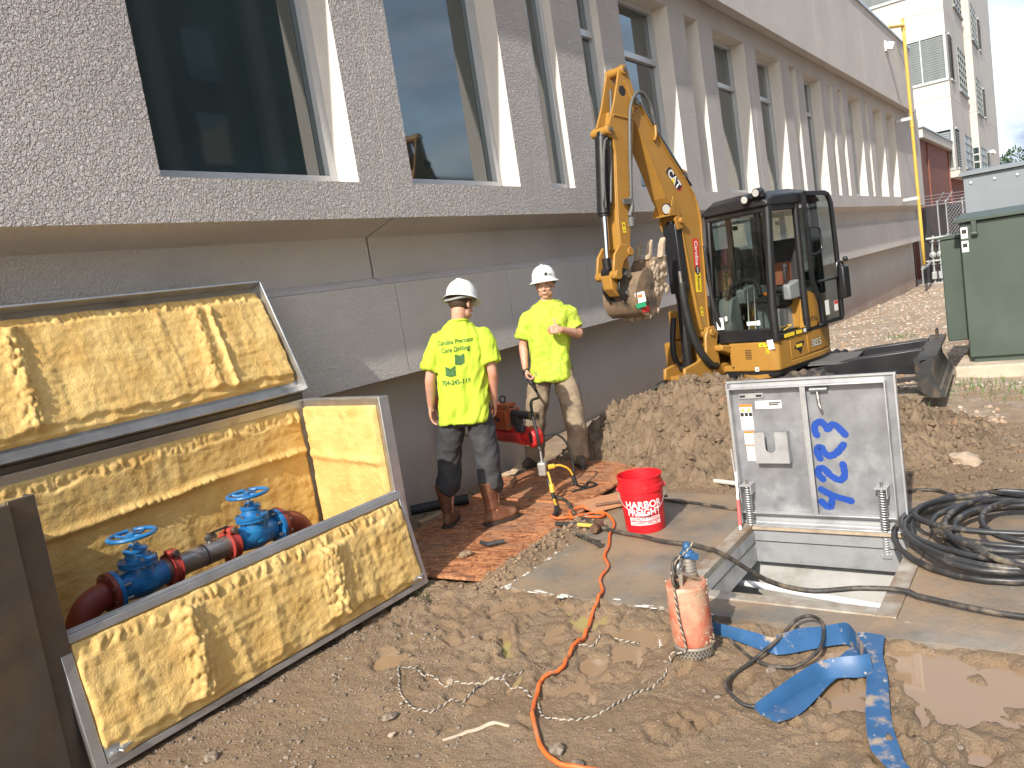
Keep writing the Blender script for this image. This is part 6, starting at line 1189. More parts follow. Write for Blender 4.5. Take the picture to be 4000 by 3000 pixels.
zz = ground_h(np.array([s[0] for s in sp]), np.array([s[1] for s in sp])); sp = [(s[0], s[1], float(z) + s[3] * 0.15, s[3]) for s, z in zip(sp, zz) if z > -0.032]
pebble_cloud('fine_gravel', sp, 'gravel', 'fine loose gravel scattered on the mud')
sp = []
for k in range(7000):
    x = 7.6 + 24 * rr.random() ** 1.6; y = rr.uniform(-3.5, 4.95)
    if vnoise(x * 0.8, y * 0.8) < 0.38: continue
    sp.append((x, y, 0, rr.uniform(0.012, 0.035) * (1 + x / 40)))
zz = ground_h(np.array([s[0] for s in sp]), np.array([s[1] for s in sp])); sp = [(s[0], s[1], float(z) + s[3] * 0.1, s[3]) for s, z in zip(sp, zz)]
pebble_cloud('stone_litter', sp, 'far_gravel', 'broken stone strewn over the red clay beyond the excavator')
sp = []
for k in range(4200):
    x = rr.uniform(5.45, 7.6); y = rr.uniform(0.3, 4.4); sp.append((x, y, 0, rr.uniform(0.005, 0.018) if rr.random() < 0.93 else rr.uniform(0.018, 0.04)))
zh = np.maximum(heap_h(np.array([s[0] for s in sp]), np.array([s[1] for s in sp])), ground_h(np.array([s[0] for s in sp]), np.array([s[1] for s in sp]))); sp = [(s[0], s[1], float(z) + s[3] * 0.2, s[3]) for s, z in zip(sp, zh)]
pebble_cloud('clods', sp, 'heap_clay', None, heap)
sp = []
for k in range(420):
    if rr.random() < 0.7: x = rr.uniform(3.4, 4.7); y = 2.98 + rr.gauss(0, 0.07)
    else: x = rr.uniform(3.45, 6.4); y = rr.uniform(4.4, 4.9)
    sp.append((x, y, 0, rr.uniform(0.005, 0.022)))
zz = ground_h(np.array([q[0] for q in sp]), np.array([q[1] for q in sp])); sp = [(q[0], q[1], float(z) + 0.004, q[3]) for q, z in zip(sp, zz)]
pebble_cloud('mud_clods', sp, 'mud', 'crumbled mud clods along the boards and the foundation')
# single stones one can point at
for i, (x, y, s, c, lb) in enumerate(((2.15, 2.52, 0.030, 'gravel', 'pale angular stone near the rope loop, the larger of two'), (2.05, 2.41, 0.017, 'mud_dry', 'small pale stone below the rope loop'), (2.21, 1.69, 0.032, 'gravel', 'crumbly grey concrete lump inside the bend of the orange cord'), (2.17, 1.57, 0.022, 'gravel', 'flat pale stone beside the orange cord at the bottom edge'), (2.50, 2.46, 0.022, 'mud_dry', 'clay lump lying on the looped rope'), (3.05, 1.13, 0.022, 'gravel', 'brown stone between the blue hose and the black cable'), (6.30, 0.72, 0.10, 'mud_dry', 'large pale flat rock at the right foot of the dirt heap'), (1.62, 3.05, 0.03, 'gravel', 'grey stone beside the bottom rim of the foam flap'))):
    bm = bmesh.new(); bmesh.ops.create_icosphere(bm, subdivisions=3, radius=s); rs = random.Random(i)
    o3 = Vector((rs.uniform(0, 50), rs.uniform(0, 50), 0))
    from mathutils import noise as mnoise
    for v in bm.verts: v.co *= 1 + 0.55 * mnoise.noise(v.co / s * 0.9 + o3) + 0.2 * mnoise.noise(v.co / s * 2.5 + o3); v.co.z *= 0.62
    me = bpy.data.meshes.new('stone'); bm.to_mesh(me); bm.free(); finish(me, 40)
    o = mesh_obj('stone', me, c, None, (x, y, site_h(x, y) + s * 0.25)); tag(o, lb, 'stone')
# sparse grass
mat('grass_green', (0.10, 0.16, 0.035), 0.6, 0, 0.3, 8); b = MB(); rg = random.Random(9)
gr = []
for k in range(900): cx_, cy_ = rg.choice([(8.9, 0.6), (9.3, 0.9), (11.6, 1.6), (13.0, 2.4), (15.5, 2.6), (8.0, 1.5), (12.3, 3.1)]); gr.append((cx_ + rg.gauss(0, 0.22), cy_ + rg.gauss(0, 0.22)))
zz = ground_h(np.array([q[0] for q in gr]), np.array([q[1] for q in gr]))
for (x, y), z_ in zip(gr, zz): h = rg.uniform(0.03, 0.09); a = rg.uniform(0, 6.28); q = Vector((cos(a), sin(a), 0)) * 0.006; t = Vector((rg.gauss(0, .03), rg.gauss(0, .03), h)); p = Vector((x, y, float(z_) - 0.005)); b._add([p - q, p + q, p + t], [(0, 1, 2)])
for k in range(14): x, y = 3.24 + rg.gauss(0, 0.03), 3.27 + rg.gauss(0, 0.02); p = Vector((x, y, gz(x, y))); q = Vector((0.003, 0, 0)); b._add([p - q, p + q, p + Vector((rg.gauss(0, .04), rg.gauss(0, .03), rg.uniform(.04, .09)))], [(0, 1, 2)])
o = b.build('grass', 'grass_green', None, None, merge=False); tag(o, 'thin tufts of green grass in the gravel', kind='stuff')

# ------------------------------------------------------------------ strand boards laid as a walkway
def osb_mat():
    m = bpy.data.materials.new('strand_board'); m.use_nodes = True; nt = m.node_tree; L = nt.links; p = nt.nodes['Principled BSDF']
    tc = _n(nt, 'ShaderNodeTexCoord'); outs = []
    acc = None
    for k, (rot, sx, sy) in enumerate(((0.35, 34, 11), (1.5, 31, 10), (2.6, 32, 11))):
        mp = _n(nt, 'ShaderNodeMapping'); mp.inputs['Rotation'].default_value = (0, 0, rot); mp.inputs['Scale'].default_value = (sx, sy, 1); L.new(tc.outputs['Object'], mp.inputs['Vector'])
        v = _n(nt, 'ShaderNodeTexVoronoi', Scale=1.0); L.new(mp.outputs['Vector'], v.inputs['Vector'])
        r = _n(nt, 'ShaderNodeValToRGB'); e = r.color_ramp.elements; e[0].position = 0.1; e[0].color = (0.13, 0.036, 0.015, 1); e[1].position = 0.9; e[1].color = (0.56, 0.24, 0.105, 1); L.new(v.outputs['Color'], r.inputs['Fac'])
        if acc is None: acc = r.outputs['Color']
        else:
            n = _n(nt, 'ShaderNodeTexNoise', Scale=15.0 + 6 * k); L.new(tc.outputs['Object'], n.inputs['Vector']); mr = _n(nt, 'ShaderNodeMapRange'); mr.inputs['From Min'].default_value = 0.46; mr.inputs['From Max'].default_value = 0.54; L.new(n.outputs['Fac'], mr.inputs['Value'])
            mx = _n(nt, 'ShaderNodeMixRGB'); L.new(mr.outputs['Result'], mx.inputs['Fac']); L.new(acc, mx.inputs['Color1']); L.new(r.outputs['Color'], mx.inputs['Color2']); acc = mx.outputs['Color']
    n = _n(nt, 'ShaderNodeTexNoise', Scale=2.2, Detail=8.0, Roughness=0.7); L.new(tc.outputs['Object'], n.inputs['Vector']); mr = _n(nt, 'ShaderNodeMapRange'); mr.inputs['From Min'].default_value = 0.48; mr.inputs['From Max'].default_value = 0.68; mr.inputs['To Max'].default_value = 0.75; L.new(n.outputs['Fac'], mr.inputs['Value'])
    mx = _n(nt, 'ShaderNodeMixRGB'); mx.inputs['Color2'].default_value = (0.27, 0.18, 0.115, 1); L.new(mr.outputs['Result'], mx.inputs['Fac']); L.new(acc, mx.inputs['Color1']); L.new(mx.outputs['Color'], p.inputs['Base Color'])
    bw = _n(nt, 'ShaderNodeRGBToBW'); L.new(acc, bw.inputs['Color']); b = _n(nt, 'ShaderNodeBump', Strength=0.5, Distance=0.004); L.new(bw.outputs['Val'], b.inputs['Height']); L.new(b.outputs['Normal'], p.inputs['Normal']); p.inputs['Roughness'].default_value = 0.6; MATS['strand_board'] = m
osb_mat()
def board(name, c, sx, sy, th, rz, label, tilt=(0, 0), m='strand_board', z=0.0):
    o = MB().box((0, 0, 0), (sx, sy, th)).build(name, m, None, None, bevel=0.002); o.location = (c[0], c[1], z); o.rotation_euler = (tilt[0], tilt[1], rz); return tag(o, label, 'board')
BOARD_Z = 0.034
board('plywood_board', (4.33, 3.66), 1.72, 1.20, 0.018, radians(4), 'wet red-brown strand board under the worker seen from behind', (0.0, 0.0), z=0.012)
board('plywood_board', (5.62, 3.72), 1.24, 1.15, 0.018, radians(-3), 'wet strand board under the worker giving a thumbs up', (0.0, -0.0), z=0.024)
board('board_offcut', (5.05, 2.98), 0.40, 0.30, 0.022, radians(-38), 'small orange wood offcut lying beside the red bucket', m=None or mat('wood_orange', (0.46, 0.22, 0.11), 0.7, 0, 0.15, 6, bump=0.2, bs=40, stretch=(1, 6, 1)), z=0.030)
o = MB().bar((4.38, 4.36, 0.0), (4.62, 4.30, 0.01), 0.07, 0.05).build('timber_block', mat('timber', (0.36, 0.24, 0.14), 0.8, 0, 0.2, 8), None, bevel=0.005); tag(o, 'short timber block at the wall edge of the strand board', 'timber')
o = board('board_scrap', (5.32, 4.18), 0.32, 0.18, 0.016, radians(25), 'bright orange strand board scrap behind the boots', (0.1, -0.12), z=0.06)

# ------------------------------------------------------------------ hoses, cords and ropes on the ground
def site_hv(X, Y):
    h = ground_h(X, Y); inh = (X > 5.4) & (X < 8.6) & (Y > 0.25) & (Y < 4.5); h = np.where(inh, np.maximum(h, heap_h(X, Y)), h)
    h = np.where((X > SLAB[0]) & (X < SLAB[1]) & (Y < SLAB[3]), np.maximum(h, 0.0), h); return np.where((X > 3.5) & (X < 6.2) & (Y > 3.08) & (Y < 4.3), np.maximum(h, BOARD_Z), h)
def lay(pts, lift, n=4):
    C_ = catmull([(a[0], a[1], 0) for a in pts], n); X = np.array([p.x for p in C_]); Y = np.array([p.y for p in C_]); H = np.maximum(site_hv(X, Y), np.maximum(site_hv(X + 0.008, Y), site_hv(X - 0.008, Y)))
    return [Vector((p.x, p.y, max(float(h), WATER) + lift)) for p, h in zip(C_, H)]
def smooth_path(P, k=2):
    for _ in range(k): P = [P[0]] + [Vector((P[i].x, P[i].y, max(P[i].z, (P[i - 1].z + P[i].z * 2 + P[i + 1].z) / 4))) for i in range(1, len(P) - 1)] + [P[-1]]
    return P
mat('cord_orange', (0.72, 0.135, 0.025), 0.5, 0, 0.1, 20, col2=(0.36, 0.19, 0.10), s2=9, lo=0.52, hi=0.68)
mat('cable_muddy', (0.030, 0.028, 0.026), 0.55, 0, 0.3, 12, col2=(0.20, 0.155, 0.11), s2=11, lo=0.45, hi=0.75, bump=0.3, bs=50, bd=0.004)
ORANGE = [(2.2, 0.9), (2.21, 1.3), (2.18, 1.45), (2.14, 1.6), (2.15, 1.67), (2.19, 1.74), (2.25, 1.8), (2.33, 1.87), (2.38, 1.91), (2.49, 1.97), (2.6, 2.02), (2.65, 2.03), (2.72, 2.01), (2.77, 2.0), (2.86, 2.03), (2.97, 2.06), (3.07, 2.07), (3.17, 2.1), (3.29, 2.15), (3.44, 2.19), (3.57, 2.23), (3.67, 2.3), (3.76, 2.34), (3.9, 2.37), (4.05, 2.48), (4.22, 2.54), (4.42, 2.64), (4.6, 2.7), (4.74, 2.8), (4.83, 2.9), (4.88, 3.02), (4.85, 3.12), (4.74, 3.14), (4.66, 3.08), (4.64, 2.97), (4.70, 2.88), (4.80, 2.89), (4.82, 2.99), (4.72, 3.04), (4.62, 3.09), (4.58, 3.16), (4.62, 3.24)]
o = MB().tube(smooth_path(lay(ORANGE, 0.012)), 0.0095, 8).build('extension_cord', 'cord_orange', None, 180); tag(o, 'orange extension cord winding from the boards to the bottom edge', 'cord')
BLACK = [(5.02, 3.46), (4.94, 3.3), (4.67, 3.05), (4.59, 2.9), (4.49, 2.72), (4.43, 2.54), (4.39, 2.38), (4.33, 2.21), (4.31, 2.03), (4.27, 1.9), (4.18, 1.77), (4.09, 1.66), (3.98, 1.54), (3.87, 1.41), (3.8, 1.28), (3.78, 1.14), (3.82, 1.04), (3.86, 0.96), (3.88, 0.88), (3.89, 0.79), (3.87, 0.69), (3.82, 0.54), (3.78, 0.4), (3.76, 0.26), (3.74, 0.0)]
P = catmull([(a[0], a[1], 0.026) for a in BLACK], 4)
P = [Vector((q.x, q.y, 0.026 + (0.02 * max(0, 1 - abs(q.y - 2.95) / 0.2)) + 0.035 * sstep(3.0, 3.3, q.y) + (0.012 if q.y < 1.85 and q.y > 0.7 else 0))) for q in P]
P = [Vector((5.06, 3.52, 0.21)), Vector((5.055, 3.51, 0.13))] + [Vector((5.04, 3.485, 0.075))] + P
o = MB().tube(P, 0.0135, 10).build('power_cable', 'cable_muddy', None, 180); tag(o, 'thick muddy black cable running across the open hatch', 'cable')
o = MB().tube(smooth_path(lay([(5.24, 2.72), (5.17, 2.5), (5.15, 2.34), (5.09, 2.14), (5.05, 1.95), (5.1, 1.6)], 0.012)), 0.011, 8).build('thin_cable', 'cable_muddy', None, 180); tag(o, 'thin black cable on the slab from the bucket to the lid', 'cable')
o = MB().tube(smooth_path(lay([(5.5, 1.2), (5.54, 0.99), (5.59, 0.92), (5.6, 0.82), (5.51, 0.72), (5.42, 0.59), (5.40, 0.5)], 0.012)), 0.011, 8).build('thin_cable', 'cable_muddy', None, 180); tag(o, 'thin black cable at the heap foot behind the hose coil', 'cable')
def rope(pts, name, label, r=0.0034, P=None):
    P = P or smooth_path(lay(pts, 0.002, 8), 1); 
    # two twisted strands, one white and one black
    L_ = [0.0]
    for i in range(1, len(P)): L_.append(L_[-1] + (P[i] - P[i - 1]).length)
    fine = []; step = 0.006; t = 0.0; i = 0
    while t < L_[-1]:
        while L_[i + 1] < t: i += 1
        f_ = (t - L_[i]) / max(1e-6, L_[i + 1] - L_[i]); fine.append(P[i].lerp(P[i + 1], f_)); t += step
    R_ = empty(name, tuple(P[0]), 0, label, 'rope'); q0 = P[0]
    for k, mt in ((0, 'rope_white'), (1, 'rope_dark')):
        S = []
        for j in range(len(fine)):
            d = fine[min(j + 1, len(fine) - 1)] - fine[max(j - 1, 0)]; a, b_ = frame_of(d); an = j * step * 2 * pi / 0.034 + pi * k; S.append(fine[j] - q0 + (a * cos(an) + b_ * sin(an)) * r * 0.75)
        MB().tube(S, r, 6).build('strand', mt, R_, 180)
    return R_
mat('rope_white', (0.40, 0.35, 0.28), 0.8, 0, 0.15, 20); mat('rope_dark', (0.07, 0.06, 0.055), 0.8, 0, 0.3, 20, col2=(0.25, 0.19, 0.13), s2=20, lo=0.5, hi=0.6)
rope([(2.74, 2.19), (2.68, 2.2), (2.61, 2.22), (2.56, 2.26), (2.52, 2.33), (2.48, 2.44), (2.47, 2.52), (2.49, 2.6), (2.5, 2.66), (2.53, 2.72), (2.53, 2.77), (2.49, 2.79), (2.42, 2.72), (2.34, 2.64), (2.29, 2.57), (2.25, 2.48), (2.25, 2.41), (2.26, 2.37), (2.32, 2.35), (2.37, 2.32), (2.42, 2.29), (2.47, 2.29), (2.53, 2.3), (2.57, 2.26), (2.57, 2.2), (2.56, 2.12), (2.53, 2.02), (2.50, 1.97), (2.44, 1.92), (2.39, 1.87), (2.39, 1.83), (2.4, 1.77), (2.44, 1.71), (2.48, 1.67), (2.55, 1.64), (2.64, 1.62), (2.71, 1.59), (2.77, 1.56), (2.84, 1.55), (2.93, 1.555)], 'twisted_rope', 'black and white twisted rope looped on the mud')
rope([(3.00, 2.06), (3.02, 2.0), (3.05, 1.98), (3.08, 1.98), (3.14, 2.01)], 'rope_scrap', 'short white rope end half buried left of the pump')
rope([(3.14, 1.93), (3.135, 1.86), (3.13, 1.79)], 'rope_scrap', 'short pale rope scrap nearest the pump strainer')
o = MB().tube(smooth_path(lay([(2.1, 2.17), (2.17, 2.12), (2.22, 2.08), (2.27, 2.04), (2.27, 1.95)], 0.004)), [0.008] * 4 + [0.010] * 9 + [0.007] * 4, 5).build('splinter', mat('dead_wood', (0.42, 0.34, 0.25), 0.85), None); tag(o, 'pale splinter of wood lying in the foreground mud', 'splinter')
# coil of hose
mat('hose_black', (0.030, 0.030, 0.031), 0.42, 0, 0.3, 9, bump=0.1, bs=40, bd=0.003, col2=(0.22, 0.18, 0.13), s2=7, lo=0.54, hi=0.70, rv=0.12)
rc = random.Random(17); P = []
cx_, cy_ = 4.74, 0.30; turns = 11; N = turns * 26
for i in range(N + 1):
    t = i / 26; a = 2 * pi * t + 0.6; k = int(t); 
    ra = 0.60 - 0.036 * (t % 6) + 0.09 * sin(t * 2.3) + 0.06 * sin(t * 5.1 + 1); rb = 0.48 - 0.024 * (t % 6) + 0.06 * sin(t * 1.7 + 2) + 0.04 * cos(t * 4.3)
    ox = 0.08 * sin(t * 1.3); oy = 0.08 * cos(t * 1.9)
    x, y = cx_ + ox + ra * cos(a), cy_ + oy + rb * sin(a)
    zl = 0.022 + 0.014 * (t % 6) + 0.035 * (0.5 + 0.5 * sin(t * 3.1 + a * 0.5)) * min(1, t / 3) + (0.025 if t > 6 else 0)
    P.append((x, y, zl))
P += [(5.2, -0.25, 0.04), (5.0, -0.6, 0.03), (4.6, -1.0, 0.022)]
o = MB().tube(P, 0.0165, 10).build('hose_coil', 'hose_black', None, 180); tag(o, 'heap of coiled black rubber hose on the slab beside the hatch', 'hose')
# flat blue discharge hose, folded over itself
mat('hose_blue', (0.028, 0.095, 0.215), 0.42, 0, 0.12, 10, bump=0.15, bs=40, bd=0.004, col2=(0.33, 0.26, 0.19), s2=6.5, lo=0.585, hi=0.65, col3=(0.42, 0.37, 0.31), s3=22, lo3=0.66, hi3=0.70)
def ribbon(edges, th=0.005):
    """edges: pairs of 3D points across the flat hose"""
    A = catmull([e[0] for e in edges], 5); B = catmull([e[1] for e in edges], 5); n = len(A); b = MB(); vs = []; 
    for i in range(n):
        d = (A[min(i + 1, n - 1)] + B[min(i + 1, n - 1)]) - (A[max(i - 1, 0)] + B[max(i - 1, 0)]); c = (B[i] - A[i]); nn = d.cross(c)
        nn = nn.normalized() * th if nn.length > 1e-9 else Vector((0, 0, th))
        m_ = (A[i] + B[i]) / 2; q1, q2 = A[i] * 0.75 + B[i] * 0.25, A[i] * 0.25 + B[i] * 0.75
        vs += [A[i], q1 + nn, m_ + nn * 1.15, q2 + nn, B[i], q2 - nn, m_ - nn * 1.15, q1 - nn]
    fs = []
    for i in range(n - 1):
        for k in range(8): k2 = (k + 1) % 8; fs.append((i * 8 + k, i * 8 + k2, (i + 1) * 8 + k2, (i + 1) * 8 + k))
    fs += [tuple(range(7, -1, -1)), tuple((n - 1) * 8 + k for k in range(8))]
    return b._add(vs, fs)
def pr(u, l, zu, zl): return ((u[0], u[1], zu), (l[0], l[1], zl))
BH = empty('layflat_hose', (3.1, 0.95, 0), 0, 'flat blue layflat hose folded back on itself in the mud', 'hose'); BI = Matrix.Translation((-3.1, -0.95, 0))
Au = [(3.29, 1.47), (3.27, 1.38), (3.24, 1.25), (3.215, 1.17), (3.25, 1.15), (3.29, 1.12), (3.34, 1.08), (3.38, 1.0), (3.43, 0.94)]; Al = [(3.27, 1.47), (3.24, 1.36), (3.19, 1.23), (3.165, 1.15), (3.17, 1.125), (3.19, 1.09), (3.25, 1.02), (3.31, 0.95), (3.34, 0.9)]
Bu = [(3.36, 0.89), (3.24, 0.82), (3.13, 0.765)]; Bl = [(3.285, 0.85), (3.21, 0.80), (3.11, 0.75)]
Cu = [(3.10, 0.81), (3.08, 0.85), (3.05, 0.92), (2.99, 0.97), (2.89, 1.0), (2.78, 1.03), (2.68, 1.06)]; Cl = [(3.075, 0.78), (3.06, 0.81), (3.03, 0.87), (2.99, 0.91), (2.88, 0.95), (2.77, 1.0), (2.69, 1.055)]
eA = [pr(a, b_, 0.055, 0.004) for a, b_ in zip(Au, Al)]
eB = [eA[-1], ((3.385, 0.885, 0.082), (3.325, 0.872, 0.006)), ((3.26, 0.815, 0.088), (3.215, 0.80, 0.008)), ((3.135, 0.752, 0.086), (3.105, 0.742, 0.010))]
eC = [eB[-1], ((3.105, 0.790, 0.086), (3.075, 0.775, 0.010)), ((3.075, 0.865, 0.080), (3.045, 0.850, 0.010)), ((3.03, 0.930, 0.072), (3.0, 0.905, 0.010)), ((2.92, 0.985, 0.066), (2.895, 0.960, 0.012)), ((2.80, 1.030, 0.060), (2.775, 1.005, 0.014)), ((2.69, 1.075, 0.050), (2.67, 1.05, 0.016))]
for e in (eA, eB, eC): o = ribbon(e, 0.004).build('hose_run', 'hose_blue', BH, 60); o.matrix_parent_inverse = BI
Du = [(2.70, 1.09), (2.83, 1.03), (3.0, 0.97), (3.12, 0.92), (3.28, 0.87), (3.40, 0.84)]; Dl = [(2.64, 0.98), (2.74, 0.93), (2.87, 0.90), (3.02, 0.87), (3.17, 0.80), (3.30, 0.75)]
zf_ = [0.02, 0.006, 0.004, 0.006, 0.010, 0.016]
o = ribbon([pr(a, b_, z_ + 0.004, z_) for a, b_, z_ in zip(Du, Dl, zf_)]).build('hose_run', 'hose_blue', BH, 60); o.matrix_parent_inverse = BI
mat('hose_blue_muddy', (0.028, 0.095, 0.215), 0.5, 0, 0.15, 10, bump=0.25, bs=40, bd=0.004, col2=(0.33, 0.26, 0.19), s2=9, lo=0.50, hi=0.62, col3=(0.42, 0.37, 0.31), s3=20, lo3=0.60, hi3=0.68)
Eu = [(3.42, 0.86), (3.31, 0.83), (3.09, 0.76), (2.93, 0.73), (2.82, 0.71), (2.66, 0.67), (2.58, 0.63), (2.45, 0.50), (2.3, 0.3)]; El = [(3.43, 0.75), (3.27, 0.73), (3.09, 0.68), (2.94, 0.65), (2.79, 0.615), (2.66, 0.57), (2.57, 0.53), (2.47, 0.42), (2.34, 0.24)]
o = ribbon([pr(a, b_, 0.026 - 0.003 * i, 0.022 - 0.003 * i) for i, (a, b_) in enumerate(zip(Eu, El))]).build('hose_run', 'hose_blue_muddy', BH, 60, label='mud-smeared end of the blue hose running to the bottom edge'); o.matrix_parent_inverse = BI

# ------------------------------------------------------------------ submersible pump
mat('pump_orange', (0.50, 0.115, 0.06), 0.6, 0, 0.2, 8, bump=0.3, bs=60, bd=0.003, col2=(0.46, 0.30, 0.20), s2=7, lo=0.36, hi=0.60, col3=(0.58, 0.46, 0.33), s3=26, lo3=0.60, hi3=0.66)
mat('dirty_metal', (0.30, 0.27, 0.23), 0.5, 0.5, 0.2, 12, bump=0.3, bs=50, bd=0.003, col2=(0.34, 0.26, 0.18), s2=14, lo=0.5, hi=0.6)
PX, PY = 3.115, 1.50
PU = empty('sludge_pump', (PX, PY, gz(PX, PY) + 0.005), radians(20), 'muddy orange cylindrical submersible pump standing upright in the mud', 'pump')
MB().lathe([(0.0, 0.058), (0.088, 0.058), (0.092, 0.07), (0.094, 0.16), (0.092, 0.30), (0.094, 0.325), (0.088, 0.337), (0.0, 0.34)], n=36).build('motor_casing', 'pump_orange', PU)
st_ = MB().lathe([(0.0, 0.0), (0.085, 0.0), (0.094, 0.008), (0.094, 0.05), (0.088, 0.056), (0.0, 0.057)], n=36).build('strainer', 'dirty_metal', PU)
b = MB()
for r_ in range(3):
    for k in range(34): a = 2 * pi * (k + 0.5 * r_) / 34; b._add([(cos(a + d1_) * 0.0948, sin(a + d1_) * 0.0948, 0.014 + r_ * 0.013 + d2_) for d1_, d2_ in ((-.04, -.004), (.04, -.004), (.04, .004), (-.04, .004))], [(0, 1, 2, 3)])
q = b.build('strainer_holes', 'ink_black', st_, None, merge=False); q['kind'] = 'stuff'
MB().lathe([(0.030, 0.335), (0.036, 0.345), (0.036, 0.365), (0.032, 0.37), (0.032, 0.43), (0.030, 0.44), (0.0, 0.44)], (0.035, -0.02, 0), n=20).build('outlet', 'dirty_metal', PU)
for z_ in (0.38, 0.395, 0.41, 0.425): MB().lathe([(0.030, 0), (0.0345, 0), (0.0345, 0.007), (0.030, 0.007)], (0.035, -0.02, z_), n=20).build('hose_clamp', 'galv', PU)
MB().sph((0.035, -0.02, 0.455), 0.036, 12, (1.1, 1, 0.6)).sph((0.05, -0.02, 0.485), 0.026, 10, (0.9, 0.8, 0.9)).box((0.02, -0.04, 0.45), (0.07, 0.03, 0.03), (0.3, 0.2, 0.6)).build('hose_stub', 'hose_blue', PU, 60)
MB().bar((-0.05, 0.02, 0.338), (-0.045, 0.015, 0.40), 0.02, 0.012).bar((-0.045, 0.015, 0.40), (0.01, -0.06, 0.345), 0.028, 0.01).build('carry_handle', 'dirty_metal', PU)
MB().tube(catmull([(-0.06, 0.03, 0.34), (-0.085, 0.04, 0.40), (-0.06, 0.04, 0.45), (-0.02, 0.02, 0.46), (0.01, 0.03, 0.42), (0.03, 0.05, 0.36)], 5), 0.007, 8).tube(catmull([(-0.07, 0.03, 0.345), (-0.10, 0.04, 0.36), (-0.105, 0.045, 0.39), (-0.08, 0.04, 0.41), (-0.05, 0.03, 0.38)], 5), 0.007, 8).build('cable_loop', 'cable_muddy', PU, 180)
MB().tube(catmull([(-0.05, 0.02, 0.40), (-0.055, 0.02, 0.43), (-0.04, 0.01, 0.44), (-0.03, 0.01, 0.42), (-0.04, 0.02, 0.395)], 4), 0.008, 8).build('shackle', 'galv', PU, 180)
rr = random.Random(8); b = MB()
for k in range(170):
    a = rr.gauss(-1.0, 0.75); z_ = rr.choice([rr.uniform(0.06, 0.33), rr.uniform(0.05, 0.09), rr.uniform(0.29, 0.34)]); s_ = rr.uniform(0.002, 0.006); b.sph((cos(a) * 0.094, sin(a) * 0.094, z_), s_, 5, (1, 1, 0.7))
q = b.build('mud_spatter', 'mud_dry', PU, 60, merge=False); q['kind'] = 'stuff'
pw = Vector((PX, PY, PU.location.z)); Rz = Matrix.Rotation(radians(20), 3, 'Z')
def pl_(x, y, z_): return pw + Rz @ Vector((x, y, z_))
rope(None, 'lowering_rope', 'twisted rope tied to the pump handle and hanging down its side', 0.0032, catmull([pl_(0.06, -0.05, 0.50), pl_(0.02, -0.02, 0.475), pl_(-0.04, 0.02, 0.46), pl_(-0.075, 0.05, 0.42), pl_(-0.085, 0.045, 0.36), pl_(-0.098, 0.045, 0.33), pl_(-0.103, 0.04, 0.2), pl_(-0.105, 0.03, 0.06), (2.99, 1.555, 0.03), (2.955, 1.55, 0.0)], 6))
PCB = [(3.30, 1.45), (3.26, 1.38), (3.20, 1.32), (3.13, 1.27), (3.07, 1.17), (3.07, 1.08), (3.11, 1.0), (3.19, 0.96), (3.29, 0.97), (3.4, 0.99), (3.46, 1.04), (3.46, 1.09), (3.41, 1.13), (3.29, 1.14), (3.17, 1.14), (3.1, 1.2), (3.0, 1.26), (2.9, 1.28), (2.83, 1.25), (2.78, 1.2), (2.76, 1.15), (2.77, 1.1)]
P = catmull([pl_(0.09, -0.03, 0.33), pl_(0.15, -0.03, 0.27), pl_(0.19, -0.04, 0.16), pl_(0.20, -0.07, 0.06)], 5) + [v for v in smooth_path(lay(PCB[1:], 0.010))]
for v in P:
    if 3.10 < v.x < 3.5 and 0.9 < v.y < 1.2: v.z += 0.055
for _ in range(10): P = [P[0]] + [(P[i - 1] + P[i] * 2 + P[i + 1]) / 4 for i in range(1, len(P) - 1)] + [P[-1]]
o = MB().tube(P, 0.008, 8).build('pump_cable', 'cable_muddy', None, 180); tag(o, 'black pump cable curling round the blue hose', 'cable')

# ------------------------------------------------------------------ red bucket
mat('bucket_red', (0.62, 0.014, 0.022), 0.38, 0, 0.08, 8, col2=(0.60, 0.22, 0.17), s2=6, lo=0.64, hi=0.78, rv=0.08)
KX, KY = 4.62, 2.465
BU = empty('bucket', (KX, KY, 0.002), 0, 'red plastic bucket with white HARBOR FREIGHT lettering standing on the slab', 'bucket')
MB().lathe([(0.0, 0.004), (0.126, 0.004), (0.131, 0.0), (0.134, 0.012), (0.146, 0.275), (0.146, 0.278), (0.155, 0.280), (0.1555, 0.315), (0.148, 0.319), (0.148, 0.330), (0.1485, 0.368), (0.154, 0.372), (0.154, 0.380), (0.146, 0.382), (0.1435, 0.36), (0.138, 0.28), (0.128, 0.02), (0.0, 0.018)], n=56).build('pail', 'bucket_red', BU, 35)
va = atan2(-KY, -KX)   # angle of the side facing the camera
ca = va + 0.02
def on_bucket(z0, dr=0.0012):
    def fn(x, y):
        z_ = z0 + y; r_ = 0.134 + (0.146 - 0.134) * (z_ - 0.012) / 0.263 + dr; a = ca + x / r_; return Vector((cos(a) * r_, sin(a) * r_, z_))
    return fn
def subdiv(me, n=2):
    bm = bmesh.new(); bm.from_mesh(me); bmesh.ops.triangulate(bm, faces=bm.faces); bmesh.ops.subdivide_edges(bm, edges=[e for e in bm.edges if e.calc_length() > 0.012], cuts=2); bm.to_mesh(me); bm.free(); return me
mat('print_white', (0.78, 0.72, 0.70), 0.5, 0, 0.03, 5, col2=(0.62, 0.10, 0.09), s2=14, lo=0.66, hi=0.72)
print_on(subdiv(text_mesh('HARBOR', 0.066, 0.0018, sx=1.0)), 'lettering', 'print_white', BU, on_bucket(0.199)); print_on(subdiv(text_mesh('FREIGHT', 0.066, 0.0018, sx=0.94)), 'lettering', 'print_white', BU, on_bucket(0.1465))
